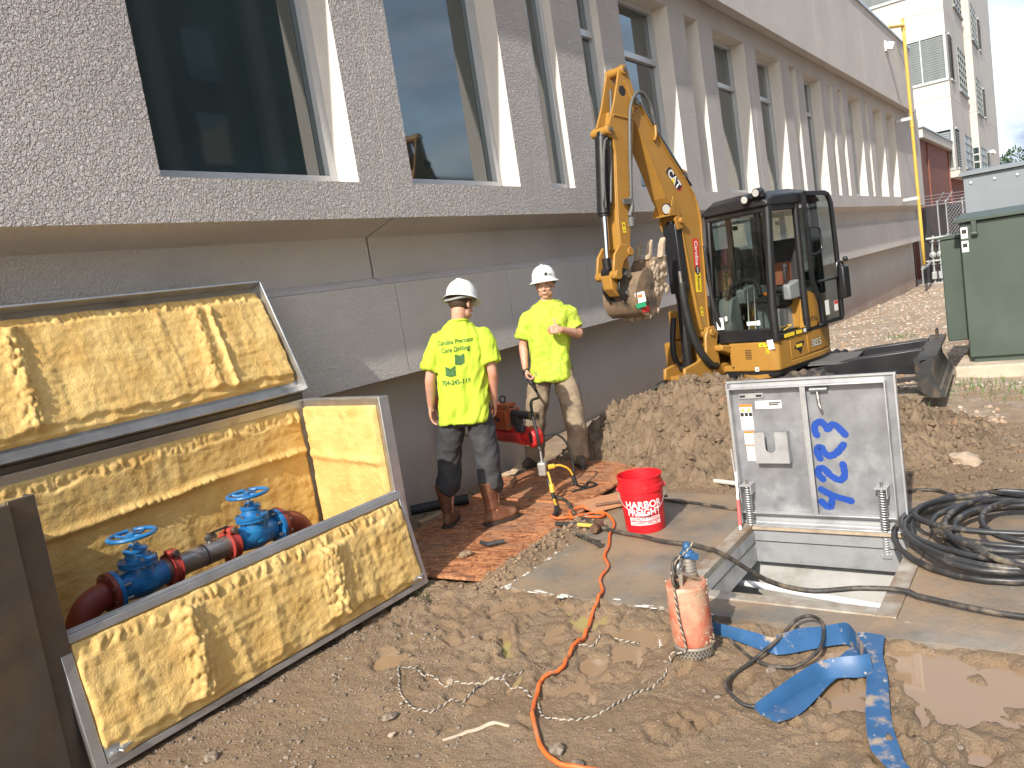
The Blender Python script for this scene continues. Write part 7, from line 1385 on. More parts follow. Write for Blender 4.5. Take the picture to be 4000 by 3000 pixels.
for z_, tx in ((0.103, 'QUALITY TOOLS'), (0.072, 'LOWEST PRICES')):
    vs = []; fs = []; fn = on_bucket(z_)
    for i in range(13):
        x = -0.108 + 0.216 * i / 12; vs += [fn(x, -0.0125), fn(x, 0.0125)]
    me = bpy.data.meshes.new('print_band'); me.from_pydata([tuple(v) for v in vs], [], [(2 * i, 2 * i + 2, 2 * i + 3, 2 * i + 1) for i in range(12)]); bb = mesh_obj('print_band', me, 'print_white', BU)
    print_on(subdiv(text_mesh(tx, 0.026, 0.0006, sx=0.98)), 'lettering', 'bucket_red', BU, on_bucket(z_, 0.002))
ha = []
for t in np.linspace(0, pi, 22):
    ax = ca - pi / 2 + t   # bail hangs in front
    rr_ = 0.158; ha.append((cos(ax) * rr_, sin(ax) * rr_, 0.290 - 0.155 * sin(t)))
MB().tube(ha, 0.0022, 6).build('bail', 'galv', BU, 180); MB().tube(ha[9:13], 0.007, 8).build('bail_grip', 'white_pvc', BU, 180)
for s in (-1, 1): a = ca + s * pi / 2; MB().cyl((cos(a) * 0.150, sin(a) * 0.150, 0.290), (cos(a) * 0.166, sin(a) * 0.166, 0.290), 0.014, n=10).build('bail_ear', 'bucket_red', BU)
# things in the bucket
o = empty('tape_measure', (KX - 0.03, KY + 0.055, 0.30), radians(30), 'yellow and black tape measure resting inside the red bucket', 'tape measure', rot=(0.5, 0.25, 0.6))
MB().box((0, 0, 0), (0.075, 0.04, 0.07)).build('case', 'yellow_print', o, bevel=0.012); MB().box((0, -0.0215, 0), (0.05, 0.002, 0.045)).box((-0.03, 0, 0.03), (0.03, 0.045, 0.02)).build('grip', 'seat_black', o, bevel=0.003)
o = empty('knife', (KX - 0.02, KY + 0.09, 0.315), 0, 'grey slotted tool lying beside the tape in the bucket', 'tool', rot=(0.3, 0.5, 0.2)); MB().box((0, 0, 0), (0.07, 0.03, 0.02)).build('handle', 'console_grey', o, bevel=0.004)
for k in range(4): MB().box((-0.02 + k * 0.012, 0, 0.0105), (0.005, 0.028, 0.002)).build('slot', 'ink_black', o)
MB().tube([(-0.01, 0.005, -0.01), (-0.01, 0.0, -0.09)], 0.008, 8).build('shank', 'bolt_steel', o)

# ------------------------------------------------------------------ hand tools on the slab
HM = empty('sledge_hammer', (4.475, 2.80, 0.0), 0, 'short sledge hammer with yellow and black handle on the slab edge', 'hammer')
MB().tube([(-0.005, 0.30, 0.045), (0.0, 0.12, 0.045)], 0.016, 10).build('grip', 'seat_black', HM); MB().tube([(0.0, 0.12, 0.045), (0.0, -0.02, 0.045)], [0.015, 0.012], 10).build('handle', 'gas_yellow', HM)
MB().lathe([(0.0, -0.065), (0.027, -0.065), (0.033, -0.055), (0.033, -0.03), (0.027, -0.02), (0.027, 0.02), (0.033, 0.03), (0.033, 0.055), (0.027, 0.065), (0.0, 0.065)], (0, -0.035, 0.04), (1, 0.15, 0.0), 8).build('head', mat('rusty_steel', (0.17, 0.095, 0.06), 0.6, 0.4, 0.3, 12, bump=0.3), HM)
o = empty('drill_bit', (4.30, 2.80, 0.0), 0, 'muddy spiral drill bit lying below the hammer', 'drill bit'); b = MB()
d0, d1_ = Vector((0.07, 0.12, 0.03)), Vector((-0.10, -0.20, 0.03)); dd = (d1_ - d0)
for ph in (0, pi): b.tube([d0 + dd * (i / 60) + (frame_of(dd)[0] * cos(i * 0.5 + ph) + frame_of(dd)[1] * sin(i * 0.5 + ph)) * 0.009 for i in range(52)], 0.008, 6)
b.build('flute', 'cable_muddy', o, 60, merge=False); MB().cyl(d0 + dd * 0.86, d1_, 0.018, n=8).box(d1_, (0.05, 0.03, 0.03), (0, 0, 0.6)).build('shank', 'cable_muddy', o)
o = MB().cyl((5.18, 2.55, 0.05), (4.88, 3.00, 0.055), 0.011, n=10).build('steel_rod', 'rusty_steel'); tag(o, 'rusty steel rod resting on the orange wood offcut', 'rod')
o = MB().cyl((5.66, 2.42, 0.03), (5.52, 2.12, 0.05), 0.018, n=10).build('white_pipe_scrap', 'pale_concrete'); tag(o, 'pale grey pipe scrap at the foot of the dirt heap', 'pipe')
o = MB().tube([(4.55, 4.60, 0.05), (4.86, 4.22, 0.07)], 0.042, 14).build('pipe_sleeve', 'black_rubber'); tag(o, 'short black pipe lying behind the brown boots', 'pipe')
o = MB().tube([(4.02, 3.44, 0.045), (4.0, 3.36, 0.045), (4.08, 3.28, 0.045)], [0.016, 0.018, 0.014], 8).build('pipe_nipple', 'steel_dark'); tag(o, 'small dark pipe fitting on the strand board', 'fitting')
o = MB().sph((3.80, 3.42, 0.04), 0.04, 8, (1.2, 0.8, 0.6)).sph((3.83, 3.40, 0.045), 0.025, 8, (1, 1, 0.7)).build('mud_clump', 'mud'); tag(o, 'single dark mud clump on the near strand board', 'clod')
# rag by the wall
o = MB(); rg = random.Random(2); 
gxr = np.linspace(0, 0.5, 26); gyr = np.linspace(0, 0.16, 10); A_, B_ = np.meshgrid(gxr, gyr, indexing='ij'); Z_ = 0.06 + 0.05 * np.abs(fbm(A_ * 9, B_ * 9, 3)) + 0.05 * sstep(0.2, 0.5, A_)
me = grid_mesh('rag', 5.70 + A_ * 0.9 + 0.03 * fbm(B_ * 9, A_ * 4, 2), 4.42 + B_ + 0.05 * fbm(A_ * 5, B_ * 3, 2), Z_ - 0.06 + 0.0)
o = mesh_obj('paper_sack', me, mat('kraft', (0.45, 0.34, 0.22), 0.8)); tag(o, 'crumpled brown paper scrap against the foundation', 'paper')

# ------------------------------------------------------------------ core drill on the wall and the hanging power box
mat('drill_orange', (0.42, 0.085, 0.02), 0.5, 0, 0.2, 10, col2=(0.16, 0.10, 0.07), s2=6, lo=0.5, hi=0.65); mat('drill_red', (0.45, 0.02, 0.02), 0.4, 0, 0.12, 8, col2=(0.12, 0.05, 0.04), s2=7, lo=0.58, hi=0.7)
CD = empty('core_drill', (5.22, 3.90, 0.0), radians(-17), 'red and orange core drill rig bolted to the foundation wall', 'core drill')
MB().bx(-0.10, 0.10, 1.01, 1.05, 0.36, 0.86).build('base_plate', 'drill_orange', CD, bevel=0.01); MB().bx(-0.035, 0.035, -0.10, 1.02, 0.62, 0.70).build('column', 'steel_dark', CD, bevel=0.004)
MB().bx(-0.08, 0.08, -0.02, 0.22, 0.58, 0.76).build('carriage', 'drill_orange', CD, bevel=0.012); MB().bx(-0.06, 0.06, 0.0, 0.20, 0.77, 0.80).bx(-0.07, -0.05, -0.05, 0.22, 0.76, 0.80).build('rack_cover', 'drill_orange', CD, bevel=0.006)
MB().tube([(0.0 + 0.028 * cos(t), 0.10, 0.835 + 0.028 * sin(t)) for t in np.linspace(0, 2 * pi, 16, endpoint=False)], 0.007, 6, True).build('lifting_eye', 'steel_dark', CD)
MB().cyl((0.0, 0.02, 0.715), (0.0, -0.26, 0.705), 0.034, n=16).build('feed_shaft', 'steel_dark', CD); MB().box((0.0, -0.30, 0.703), (0.06, 0.08, 0.06)).build('end_block', mat('brass', (0.30, 0.22, 0.12), 0.4, 0.7), CD, bevel=0.006); MB().cyl((0, -0.341, 0.703), (0, -0.345, 0.703), 0.018, n=12).build('socket', 'ink_black', CD)
MB().lathe([(0.0, 0.42), (0.055, 0.42), (0.062, 0.38), (0.07, 0.30), (0.07, 0.06), (0.078, 0.04), (0.078, -0.02), (0.066, -0.04), (0.066, -0.09), (0.05, -0.12), (0.0, -0.125)], (0.0, -0.12, 0.53), (0, 1, 0), 24).build('motor', 'drill_red', CD)
MB().lathe([(0.067, 0), (0.081, 0), (0.081, 0.05), (0.067, 0.05)], (0, -0.16, 0.53), (0, 1, 0), 24).build('motor_band', 'red_print', CD)
hb = MB().prism([(-0.22, 0.46), (-0.22, 0.62), (-0.29, 0.60), (-0.33, 0.55), (-0.32, 0.47), (-0.27, 0.44)], -0.05, 0.05, 'yz').build('rear_handle', 'drill_red', CD, bevel=0.012)
MB().prism([(-0.26, 0.49), (-0.26, 0.58), (-0.30, 0.56), (-0.30, 0.49)], 0.0505, 0.052, 'yz').build('handle_opening', 'ink_black', hb); MB().prism([(-0.26, 0.49), (-0.26, 0.58), (-0.30, 0.56), (-0.30, 0.49)], -0.052, -0.0505, 'yz').build('handle_opening', 'ink_black', hb)
MB().lathe([(0.0, 0), (0.06, 0), (0.06, 0.75), (0.0, 0.75)], (0, 0.30, 0.53), (0, 1, 0), 24).build('core_barrel', 'bolt_steel', CD); MB().bar((-0.07, 0.1, 0.66), (-0.16, 0.05, 0.72), 0.03, 0.02).build('feed_lever', 'steel_dark', CD)
MB().box((-0.05, -0.16, 0.60), (0.05, 0.10, 0.06)).build('gearbox_cover', 'steel_dark', CD, bevel=0.01)
o = MB().tube(catmull([(5.16, 3.57, 0.53), (5.22, 3.50, 0.53), (5.27, 3.45, 0.47), (5.29, 3.42, 0.36), (5.29, 3.41, 0.24), (5.27, 3.405, 0.14), (5.26, 3.40, 0.095), (5.34, 3.36, 0.05), (5.5, 3.42, 0.043), (5.42, 3.30, 0.043), (5.22, 3.42, 0.043)], 6), 0.0085, 8).build('drill_lead', 'black_rubber', None, 180); tag(o, 'black lead hanging in a curve from the red drill motor', 'cord')
PB = empty('power_box', (5.04, 3.54, 0.24), radians(20), 'grey metal outlet box hanging by the boots with yellow plugs', 'outlet box')
MB().box((0, 0, 0.05), (0.085, 0.07, 0.11)).build('case', mat('cast_alu', (0.42, 0.40, 0.37), 0.45, 0.7, 0.2, 9), PB, bevel=0.01)
for x, z_ in ((0, 0.05),):
    MB().bx(-0.02, 0.02, -0.0365, -0.0355, 0.03, 0.075).build('socket_face', 'steel_dark', PB)
MB().cyl((0, 0, 0.105), (0.005, 0, 0.19), 0.010, n=10).build('strain_relief', 'galv', PB)
MB().tube([(0.006 + 0.022 * cos(t), 0, 0.225 + 0.026 * sin(t)) for t in np.linspace(0, 2 * pi, 16, endpoint=False)], 0.005, 6, True).build('hook', 'galv', PB)
mat('plug_yellow', (0.66, 0.38, 0.04), 0.5, 0, 0.12, 12)
o = empty('yellow_lead', (5.02, 3.47, 0.2), 0, 'yellow power lead hanging down from the box to the orange cord', 'cord'); b0 = Vector((5.02, 3.47, 0.2))
path = catmull([(5.03, 3.49, 0.26), (5.0, 3.46, 0.22), (4.98, 3.44, 0.17)], 5); MB().tube([p - b0 for p in path], 0.009, 8).build('lead', 'plug_yellow', o, 180)
MB().cyl(Vector((4.98, 3.44, 0.18)) - b0, Vector((4.965, 3.43, 0.115)) - b0, 0.021, n=12).build('connector', 'plug_yellow', o); MB().cyl(Vector((4.965, 3.43, 0.115)) - b0, Vector((4.955, 3.42, 0.065)) - b0, 0.018, 0.012, 12).build('boot', 'black_rubber', o)
MB().tube([p - b0 for p in catmull([(4.955, 3.42, 0.065), (4.92, 3.39, 0.048), (4.86, 3.34, 0.044), (4.80, 3.30, 0.044)], 5)], 0.009, 8).build('lead', 'plug_yellow', o, 180)
MB().cyl(Vector((4.80, 3.30, 0.05)) - b0, Vector((4.70, 3.24, 0.05)) - b0, 0.020, n=10).cyl(Vector((4.70, 3.24, 0.05)) - b0, Vector((4.63, 3.22, 0.045)) - b0, 0.016, n=10).build('plug', 'black_rubber', o)
o = empty('yellow_lead', (5.09, 3.52, 0.28), 0, 'yellow power lead arching right from the box past the drill cord', 'cord'); b0 = Vector((5.09, 3.52, 0.28))
MB().cyl(Vector((5.07, 3.515, 0.29)) - b0, Vector((5.11, 3.475, 0.29)) - b0, 0.021, n=12).build('connector', 'plug_yellow', o); MB().tube([p - b0 for p in catmull([(5.11, 3.475, 0.29), (5.15, 3.44, 0.285), (5.20, 3.40, 0.24), (5.225, 3.385, 0.18)], 5)], 0.009, 8).build('lead', 'plug_yellow', o, 180); MB().cyl(Vector((5.225, 3.385, 0.185)) - b0, Vector((5.235, 3.38, 0.10)) - b0, 0.016, 0.022, 12).build('plug', 'black_rubber', o)
# ------------------------------------------------------------------ people (local frame: front is -y, their left is +x)
from mathutils import noise as mnoise
def skin_mat(name, col):
    mat(name, col, 0.55, 0, 0.10, 9, bump=0.08, bs=70, bd=0.002, col2=tuple(c * k for c, k in zip(col, (1.02, 0.80, 0.72))), s2=6, lo=0.45, hi=0.7)
skin_mat('skin_fair', (0.56, 0.31, 0.215))
mat('tee_neon', (0.45, 0.59, 0.04), 0.85, 0, 0.06, 5, bump=0.15, bs=160, bd=0.001, col2=(0.27, 0.34, 0.05), s2=5, lo=0.60, hi=0.80)
mat('tee_neon_soiled', (0.43, 0.57, 0.05), 0.8, 0, 0.06, 5, bump=0.15, bs=160, bd=0.001, col2=(0.22, 0.235, 0.07), s2=7.5, lo=0.55, hi=0.68)
mat('pants_charcoal', (0.040, 0.040, 0.044), 0.85, 0, 0.2, 6, bump=0.2, bs=140, bd=0.001, col2=(0.09, 0.085, 0.08), s2=5, lo=0.52, hi=0.75)
mat('pants_khaki', (0.28, 0.215, 0.145), 0.85, 0, 0.15, 5, bump=0.2, bs=140, bd=0.001, col2=(0.15, 0.105, 0.07), s2=6, lo=0.52, hi=0.68)
mat('boot_leather', (0.135, 0.052, 0.024), 0.6, 0, 0.25, 9, bump=0.25, bs=50, bd=0.003, col2=(0.20, 0.10, 0.055), s2=6, lo=0.5, hi=0.7); mat('boot_sole', (0.045, 0.032, 0.024), 0.8); mat('shoe_dark', (0.060, 0.042, 0.030), 0.7, 0, 0.25, 9, bump=0.25, bs=50, bd=0.003, col2=(0.16, 0.11, 0.07), s2=6, lo=0.5, hi=0.65)
mat('hat_white', (0.74, 0.74, 0.72), 0.35, 0, 0.03, 5, col2=(0.52, 0.47, 0.40), s2=8, lo=0.62, hi=0.74); mat('hair_brown', (0.060, 0.034, 0.018), 0.7, 0, 0.3, 30, bump=0.5, bs=120, bd=0.004); mat('eye_white', (0.6, 0.58, 0.55), 0.3); mat('eye_dark', (0.03, 0.02, 0.015), 0.25); mat('lips', (0.42, 0.17, 0.13), 0.5); mat('shirt_print', (0.045, 0.13, 0.035), 0.75, 0, 0.25, 40)

def meld(name, b, voxel, m, parent, smooth=3, disp=None, cut=None):
    """fuse overlapping volumes into one continuous skin"""
    me = b.mesh(name, 180, merge=False); o = bpy.data.objects.new(name, me); COL.objects.link(o)
    r = o.modifiers.new('fuse', 'REMESH'); r.mode = 'VOXEL'; r.voxel_size = voxel; r.adaptivity = 0
    s = o.modifiers.new('smooth', 'SMOOTH'); s.factor = 0.5; s.iterations = smooth
    dg = bpy.context.evaluated_depsgraph_get(); me2 = bpy.data.meshes.new_from_object(o.evaluated_get(dg)); bpy.data.objects.remove(o); bpy.data.meshes.remove(me)
    if disp:
        n = len(me2.vertices); co = np.zeros(n * 3); me2.vertices.foreach_get('co', co); no = np.zeros(n * 3); me2.vertices.foreach_get('normal', no); co = co.reshape(-1, 3); no = no.reshape(-1, 3)
        co += no * disp(co)[:, None]; me2.vertices.foreach_set('co', co.ravel()); me2.update()
    me2.materials.clear(); finish(me2, 180); return mesh_obj(name, me2, m, parent)
def limb(b, pts, rad, n=14):
    P = catmull(pts, 5); N = len(P); R_ = np.interp(np.linspace(0, len(pts) - 1, N), range(len(pts)), rad); b.tube(P, list(R_), n)
    for p, r in ((pts[0], rad[0]), (pts[-1], rad[-1])): b.sph(p, r * 0.99, 12)
def loft(b, rings, n=28, e=2.5):
    """rings: (centre x, centre y, z, half width, half depth)"""
    vs = []; fs = []
    for cx, cy, z, rx, ry in rings:
        for k in range(n):
            t = 2 * pi * k / n; c, s = cos(t), sin(t); vs.append((cx + rx * math.copysign(abs(c) ** (2 / e), c), cy + ry * math.copysign(abs(s) ** (2 / e), s), z))
    for i in range(len(rings) - 1):
        for k in range(n): k2 = (k + 1) % n; fs.append((i * n + k, i * n + k2, (i + 1) * n + k2, (i + 1) * n + k))
    fs += [tuple(range(n - 1, -1, -1)), tuple((len(rings) - 1) * n + k for k in range(n))]; b._add(vs, fs)
def hand(b, wrist, d, palm, side, curl, thumb, size=1.0, spread=0.06):
    """five fingers: d along the hand, palm the way the palm faces, side towards the thumb"""
    w = Vector(wrist); d = Vector(d).normalized(); p = Vector(palm); p = (p - d * p.dot(d)).normalized(); s = d.cross(p).normalized()
    if s.dot(Vector(side)) < 0: s = -s
    S = size
    for i in range(4):   # palm from four metacarpals
        o = 0.028 - 0.019 * i; b.tube([w + s * o * 0.6 * S, w + d * 0.05 * S + s * o * S, w + d * (0.092 - 0.004 * abs(i - 1)) * S + s * o * S], [0.014 * S, 0.0135 * S, 0.0115 * S], 10); b.sph(w + d * (0.092 - 0.004 * abs(i - 1)) * S + s * o * S, 0.0115 * S, 8)
    b.tube([w - d * 0.02 * S, w + d * 0.04 * S], [0.023 * S, 0.024 * S], 10)
    ln = (0.95, 1.05, 1.0, 0.78)
    for i in range(4):
        base = w + d * (0.092 - 0.004 * abs(i - 1)) * S + s * (0.028 - 0.019 * i) * S; dirv = (d + s * spread * (1.5 - i)).normalized(); pts = [base]; ang = 0
        for j, L_ in enumerate((0.044, 0.027, 0.022)):
            ang += curl[j] * (1 + 0.06 * i); dv = dirv * cos(ang) + p * sin(ang); pts.append(pts[-1] + dv * L_ * ln[i] * S)
        b.tube(pts, [0.0098 * S, 0.0090 * S, 0.0082 * S, 0.0070 * S], 8)
        for q, r in zip(pts[1:], (0.0092, 0.0083, 0.0070)): b.sph(q, r * S, 8)
    t0 = w + d * 0.022 * S + s * 0.024 * S; T = [t0] + [w + d * a * S + s * c * S + p * e_ * S for a, c, e_ in thumb]; b.tube(T, [0.0145 * S, 0.0115 * S, 0.0098 * S, 0.0080 * S][:len(T)], 8)
    for q, r in zip(T, (0.0145, 0.0115, 0.0098, 0.0080)): b.sph(q, r * S, 8)
def head_parts(b, M, hs=1.0):
    """skull, jaw, nose, brow, ears, lips; M places it with the chin-to-crown axis along z and the face to -y"""
    def sp(c, r, s): 
        t = MB(M); t.sph((0, 0, 0), 1, 20); t.v = []; t.f = []
        k = MB(M @ Matrix.Translation(c) @ Matrix.Diagonal((s[0], s[1], s[2], 1))); k.sph((0, 0, 0), r, 18); b.v_off = len(b.v); n = len(b.v); b.v += k.v; b.f += [tuple(n + i for i in f) for f in k.f]
    sp((0, 0.010, 0.045), 0.095, (0.80, 1.02, 0.92)); sp((0, -0.028, -0.025), 0.070, (0.84, 0.86, 1.12)); sp((0, -0.052, -0.088), 0.030, (1.05, 0.80, 0.72)); sp((0.040, -0.020, -0.060), 0.032, (0.8, 1.3, 0.9)); sp((-0.040, -0.020, -0.060), 0.032, (0.8, 1.3, 0.9))
    sp((0, -0.098, -0.022), 0.016, (0.85, 0.9, 0.9)); sp((0, -0.088, 0.004), 0.011, (0.8, 0.9, 2.2)); sp((0.010, -0.092, -0.027), 0.008, (1, 1, 0.8)); sp((-0.010, -0.092, -0.027), 0.008, (1, 1, 0.8))
    sp((0.031, -0.078, 0.022), 0.015, (1.4, 0.6, 0.45)); sp((-0.031, -0.078, 0.022), 0.015, (1.4, 0.6, 0.45)); sp((0.040, -0.066, -0.020), 0.019, (1, 0.7, 0.9)); sp((-0.040, -0.066, -0.020), 0.019, (1, 0.7, 0.9))
    sp((0, -0.086, -0.056), 0.011, (1.9, 0.6, 0.55)); sp((0, -0.084, -0.066), 0.011, (1.6, 0.6, 0.6))
    for s in (-1, 1): sp((s * 0.078, 0.012, -0.004), 0.026, (0.35, 0.8, 1.2))
def face_details(M, par):
    def place(b_, nm, m_): o = b_.build(nm, m_, par, 180); return o
    for s in (-1, 1):
        k = MB(M @ Matrix.Translation((s * 0.031, -0.078, 0.004))); k.sph((0, 0, 0), 0.0105, 12, (1.25, 0.7, 0.75)); e = place(k, 'eye', 'eye_white'); k = MB(M @ Matrix.Translation((s * 0.031, -0.0845, 0.004))); k.sph((0, 0, 0), 0.0052, 10, (1, 0.5, 1)); k.build('iris', 'eye_dark', e, 180)
        k = MB(M); k.tube([(s * 0.015, -0.092, 0.020), (s * 0.030, -0.090, 0.027), (s * 0.048, -0.078, 0.022)], [0.0018, 0.0024, 0.0014], 6); place(k, 'eyebrow', 'hair_brown')
    k = MB(M); k.tube(catmull([(-0.026, -0.084, -0.058), (-0.012, -0.0925, -0.0605), (0, -0.0935, -0.0600), (0.012, -0.0925, -0.0605), (0.026, -0.084, -0.058)], 4), 0.0028, 6); place(k, 'mouth', 'lips')
def hard_hat(M, par, marks):
    k = MB(M); prof = [(0.0, 0.150), (0.03, 0.148), (0.065, 0.136), (0.095, 0.108), (0.114, 0.068), (0.119, 0.030), (0.120, 0.012), (0.128, 0.005), (0.149, -0.010), (0.152, -0.014), (0.149, -0.015), (0.128, 0.000), (0.117, 0.006), (0.116, 0.03), (0.10, 0.08), (0.06, 0.12), (0.0, 0.138)]
    vs = []; fs = []; n = 44
    for r, z in prof:
        for i in range(n): t = 2 * pi * i / n; vs.append((r * cos(t) * 0.93, r * sin(t) * 1.06, z))
    for j in range(len(prof) - 1):
        for i in range(n): i2 = (i + 1) % n; fs.append((j * n + i, j * n + i2, (j + 1) * n + i2, (j + 1) * n + i))
    k._add(vs, fs); h = k.build('hard_hat', 'hat_white', par, 50)
    k = MB(M); k.tube(catmull([(0, -0.11, 0.075), (0, -0.06, 0.138), (0, 0.0, 0.154), (0, 0.06, 0.138), (0, 0.11, 0.075)], 5), [0.004] * 5 + [0.009] * 11 + [0.004] * 5, 8); k.build('crown_ridge', 'hat_white', h, 180)
    k = MB(M); k.tube(catmull([(0.10, 0.02, -0.005), (0.09, 0.08, -0.020), (0.05, 0.11, -0.03), (0, 0.118, -0.034), (-0.05, 0.11, -0.03), (-0.09, 0.08, -0.020), (-0.10, 0.02, -0.005)], 4), 0.010, 6); k.build('headband', mat('band_grey', (0.30, 0.31, 0.30), 0.6), h, 180)
    for (a, z, w_, hh, mm) in marks:
        def pt(da, dz): t = a + da; r = np.interp(z + dz, [0.012, 0.03, 0.068, 0.108, 0.136], [0.1235, 0.1215, 0.1145, 0.0955, 0.066]) + 0.0015; return M @ Vector((r * cos(t) * 0.93, r * sin(t) * 1.06, z + dz))
        if hh < 0: P_ = [pt(w_ * cos(q) / 0.115, w_ * sin(q)) for q in np.linspace(0, 2 * pi, 18, endpoint=False)]
        else: P_ = [pt(-w_ / 0.115, -hh), pt(w_ / 0.115, -hh), pt(w_ / 0.115, hh), pt(-w_ / 0.115, hh)]
        me = bpy.data.meshes.new('sticker'); me.from_pydata([tuple(q) for q in P_], [], [tuple(range(len(P_)))]); mesh_obj('sticker', me, mm, h)
    return h
def wrinkle(amp, sx, sz, seed, drape=0.0):
    def f(co):
        a = np.arctan2(co[:, 1], co[:, 0]); u = co[:, 0] * sx + seed; v = co[:, 2] * sz
        w = fbm(u + 0.7 * fbm(co[:, 1] * 9, co[:, 2] * 5 + seed, 2), v + co[:, 1] * sx * 0.8, 4, 0.55); r = 1 - np.abs(fbm(u * 0.8 + 5, v * 0.9 + co[:, 1] * sx, 3)) * 2.2
        return amp * w + amp * 0.55 * np.maximum(0, r)
    return f
def boot(b, heel, toe, w, h):
    pass
def shoe(M, par, name, m, shaft, length=0.30):
    """M at the ankle's ground point, toe to -y"""
    b = MB(M); loft(b, [(0, -0.045, 0.022, 0.046, 0.145), (0, -0.045, 0.045, 0.048, 0.147), (0, -0.035, 0.075, 0.045, 0.125), (0, -0.005, 0.105, 0.043, 0.085), (0, 0.02, 0.135, 0.045, 0.060)], 24, 2.2)
    b.sph((0, -0.135, 0.055), 0.050, 14, (0.95, 0.95, 0.72))
    if shaft: loft(b, [(0, 0.02, 0.12, 0.048, 0.060), (0, 0.022, 0.18, 0.050, 0.058), (0, 0.025, 0.25, 0.058, 0.064), (0, 0.028, 0.33, 0.066, 0.070)], 24, 2.1)
    dsp = lambda co: 0.0045 * fbm(co[:, 0] * 14 + co[:, 1] * 10, co[:, 2] * 42, 3)
    o = meld(name, b, 0.008, m, par, 3, dsp)
    s = MB(M); loft(s, [(0, -0.045, 0.0, 0.047, 0.152), (0, -0.045, 0.024, 0.050, 0.155)], 28, 2.3); s.box((0, 0.07, 0.008), (0.088, 0.07, 0.016)); s.build('sole', 'boot_sole', o); return o
def place_foot(x, y, z, yaw): return Matrix.Translation((x, y, z)) @ Matrix.Rotation(yaw, 4, 'Z')

def make_person(loc, rz, label, cfg):
    P_ = empty('person', loc, rz, label, 'person'); J = cfg; ln = J.get('lean', 0.0)
    def lx(p): return (p[0] + ln * max(0, p[2] - 0.1), p[1], p[2])
    for k in ('head', 'neck'): J[k] = lx(J[k])
    for k in ('armL', 'armR', 'legL', 'legR'): J[k] = tuple(lx(p) for p in J[k])
    for k in ('cuffL', 'cuffR'): J[k] = lx(J[k])
    for k in ('shirt', 'hips'): J[k] = [(c[0] + ln * (c[2] - 0.1), *c[1:]) for c in J[k]]
    # --- body
    b = MB(); HM = Matrix.Translation(J['head']) @ Euler(J['head_rot']).to_matrix().to_4x4()
    head_parts(b, HM)
    nb = Vector(J['neck']); limb(b, [nb + Vector((0, 0.005, -0.06)), nb, HM @ Vector((0, 0.028, -0.05))], [0.068, 0.056, 0.055])
    for sd in ('L', 'R'):
        s, e, w = (Vector(q) for q in J['arm' + sd]); limb(b, [s, s.lerp(e, 0.45), e, e.lerp(w, 0.35), w], [0.044, 0.046, 0.039, 0.041, 0.027]); hand(b, w, *J['hand' + sd])
    loft(b, [(ln * (c[2] - 0.1), *c[1:]) for c in ((0, 0.0, 0.86, 0.13, 0.09), (0, 0, 1.0, 0.14, 0.09), (0, 0, 1.3, 0.145, 0.095), (0, 0.0, 1.42, 0.13, 0.075), (0, 0.005, 1.51, 0.06, 0.05))])
    for sd in ('L', 'R'):
        h, k, a = (Vector(q) for q in J['leg' + sd]); limb(b, [h, k, a], [0.075, 0.05, 0.04])
    body = meld('body', b, 0.0058, J['skin'], P_, 2)
    face_details(HM, P_)
    # --- hair below the hat rim
    hb = MB(HM @ Matrix.Translation((0, 0.022, 0.030)) @ Matrix.Diagonal((0.083, 0.098, 0.086, 1))); hb.sph((0, 0, 0), 1.0, 24)
    keep = [i for i, v in enumerate(hb.v)]; inv = HM.inverted(); hb.f = [f for f in hb.f if all(((inv @ Vector(hb.v[i])).y > J.get('hair_y', -0.035) + 0.4 * max(0, -(inv @ Vector(hb.v[i])).z)) and (inv @ Vector(hb.v[i])).z > J.get('hair_z', -0.04) for i in f)]
    hb.build('hair', 'hair_brown', P_, 180)
    hard_hat(HM @ Matrix.Translation((0, 0.006, 0.048)) @ Euler(J['hat_rot']).to_matrix().to_4x4(), P_, J['marks'])
    # --- shirt
    b = MB(); loft(b, J['shirt'], 32, 2.6)
    for sd in ('L', 'R'):
        s, e, w = (Vector(q) for q in J['arm' + sd]); sh = s + Vector((-0.035 if s.x > 0 else 0.035, 0, -0.030)); q = s.lerp(e, 0.78); b.tube(catmull([sh, s.lerp(e, 0.18), s.lerp(e, 0.5), q], 4), list(np.linspace(0.064, 0.079, 13)), 18); b.sph(sh, 0.064, 14); b.sph(s + Vector((0, 0, -0.012)), 0.062, 14)
    shirt = meld('t_shirt', b, 0.010, J['tee'], P_, 4, J['tee_wr'])
    nk = J['shirt'][-1]; MB().tube([(nk[0] + (nk[3] + 0.002) * cos(t), nk[1] + (nk[4] + 0.002) * sin(t), nk[2] - 0.004 + 0.016 * sin(t)) for t in np.linspace(0, 2 * pi, 26, endpoint=False)], 0.009, 8, True).build('collar', J['tee'], P_, 180)
    # --- trousers
    b = MB(); loft(b, J['hips'], 28, 2.4)
    for sd in ('L', 'R'):
        h, k, a = (Vector(q) for q in J['leg' + sd]); rr_ = J['leg_r']; limb(b, [h, h.lerp(k, 0.5), k, k.lerp(a, 0.5), Vector(J['cuff' + sd])], rr_, 18)
    meld('trousers', b, 0.010, J['pants'], P_, 3, J['pants_wr'])
    for sd in ('L', 'R'):
        f = J['foot' + sd]; shoe(place_foot(*f), P_, 'boot' if J['shaft'] else 'shoe', J['shoe'], J['shaft'])
    return P_, shirt

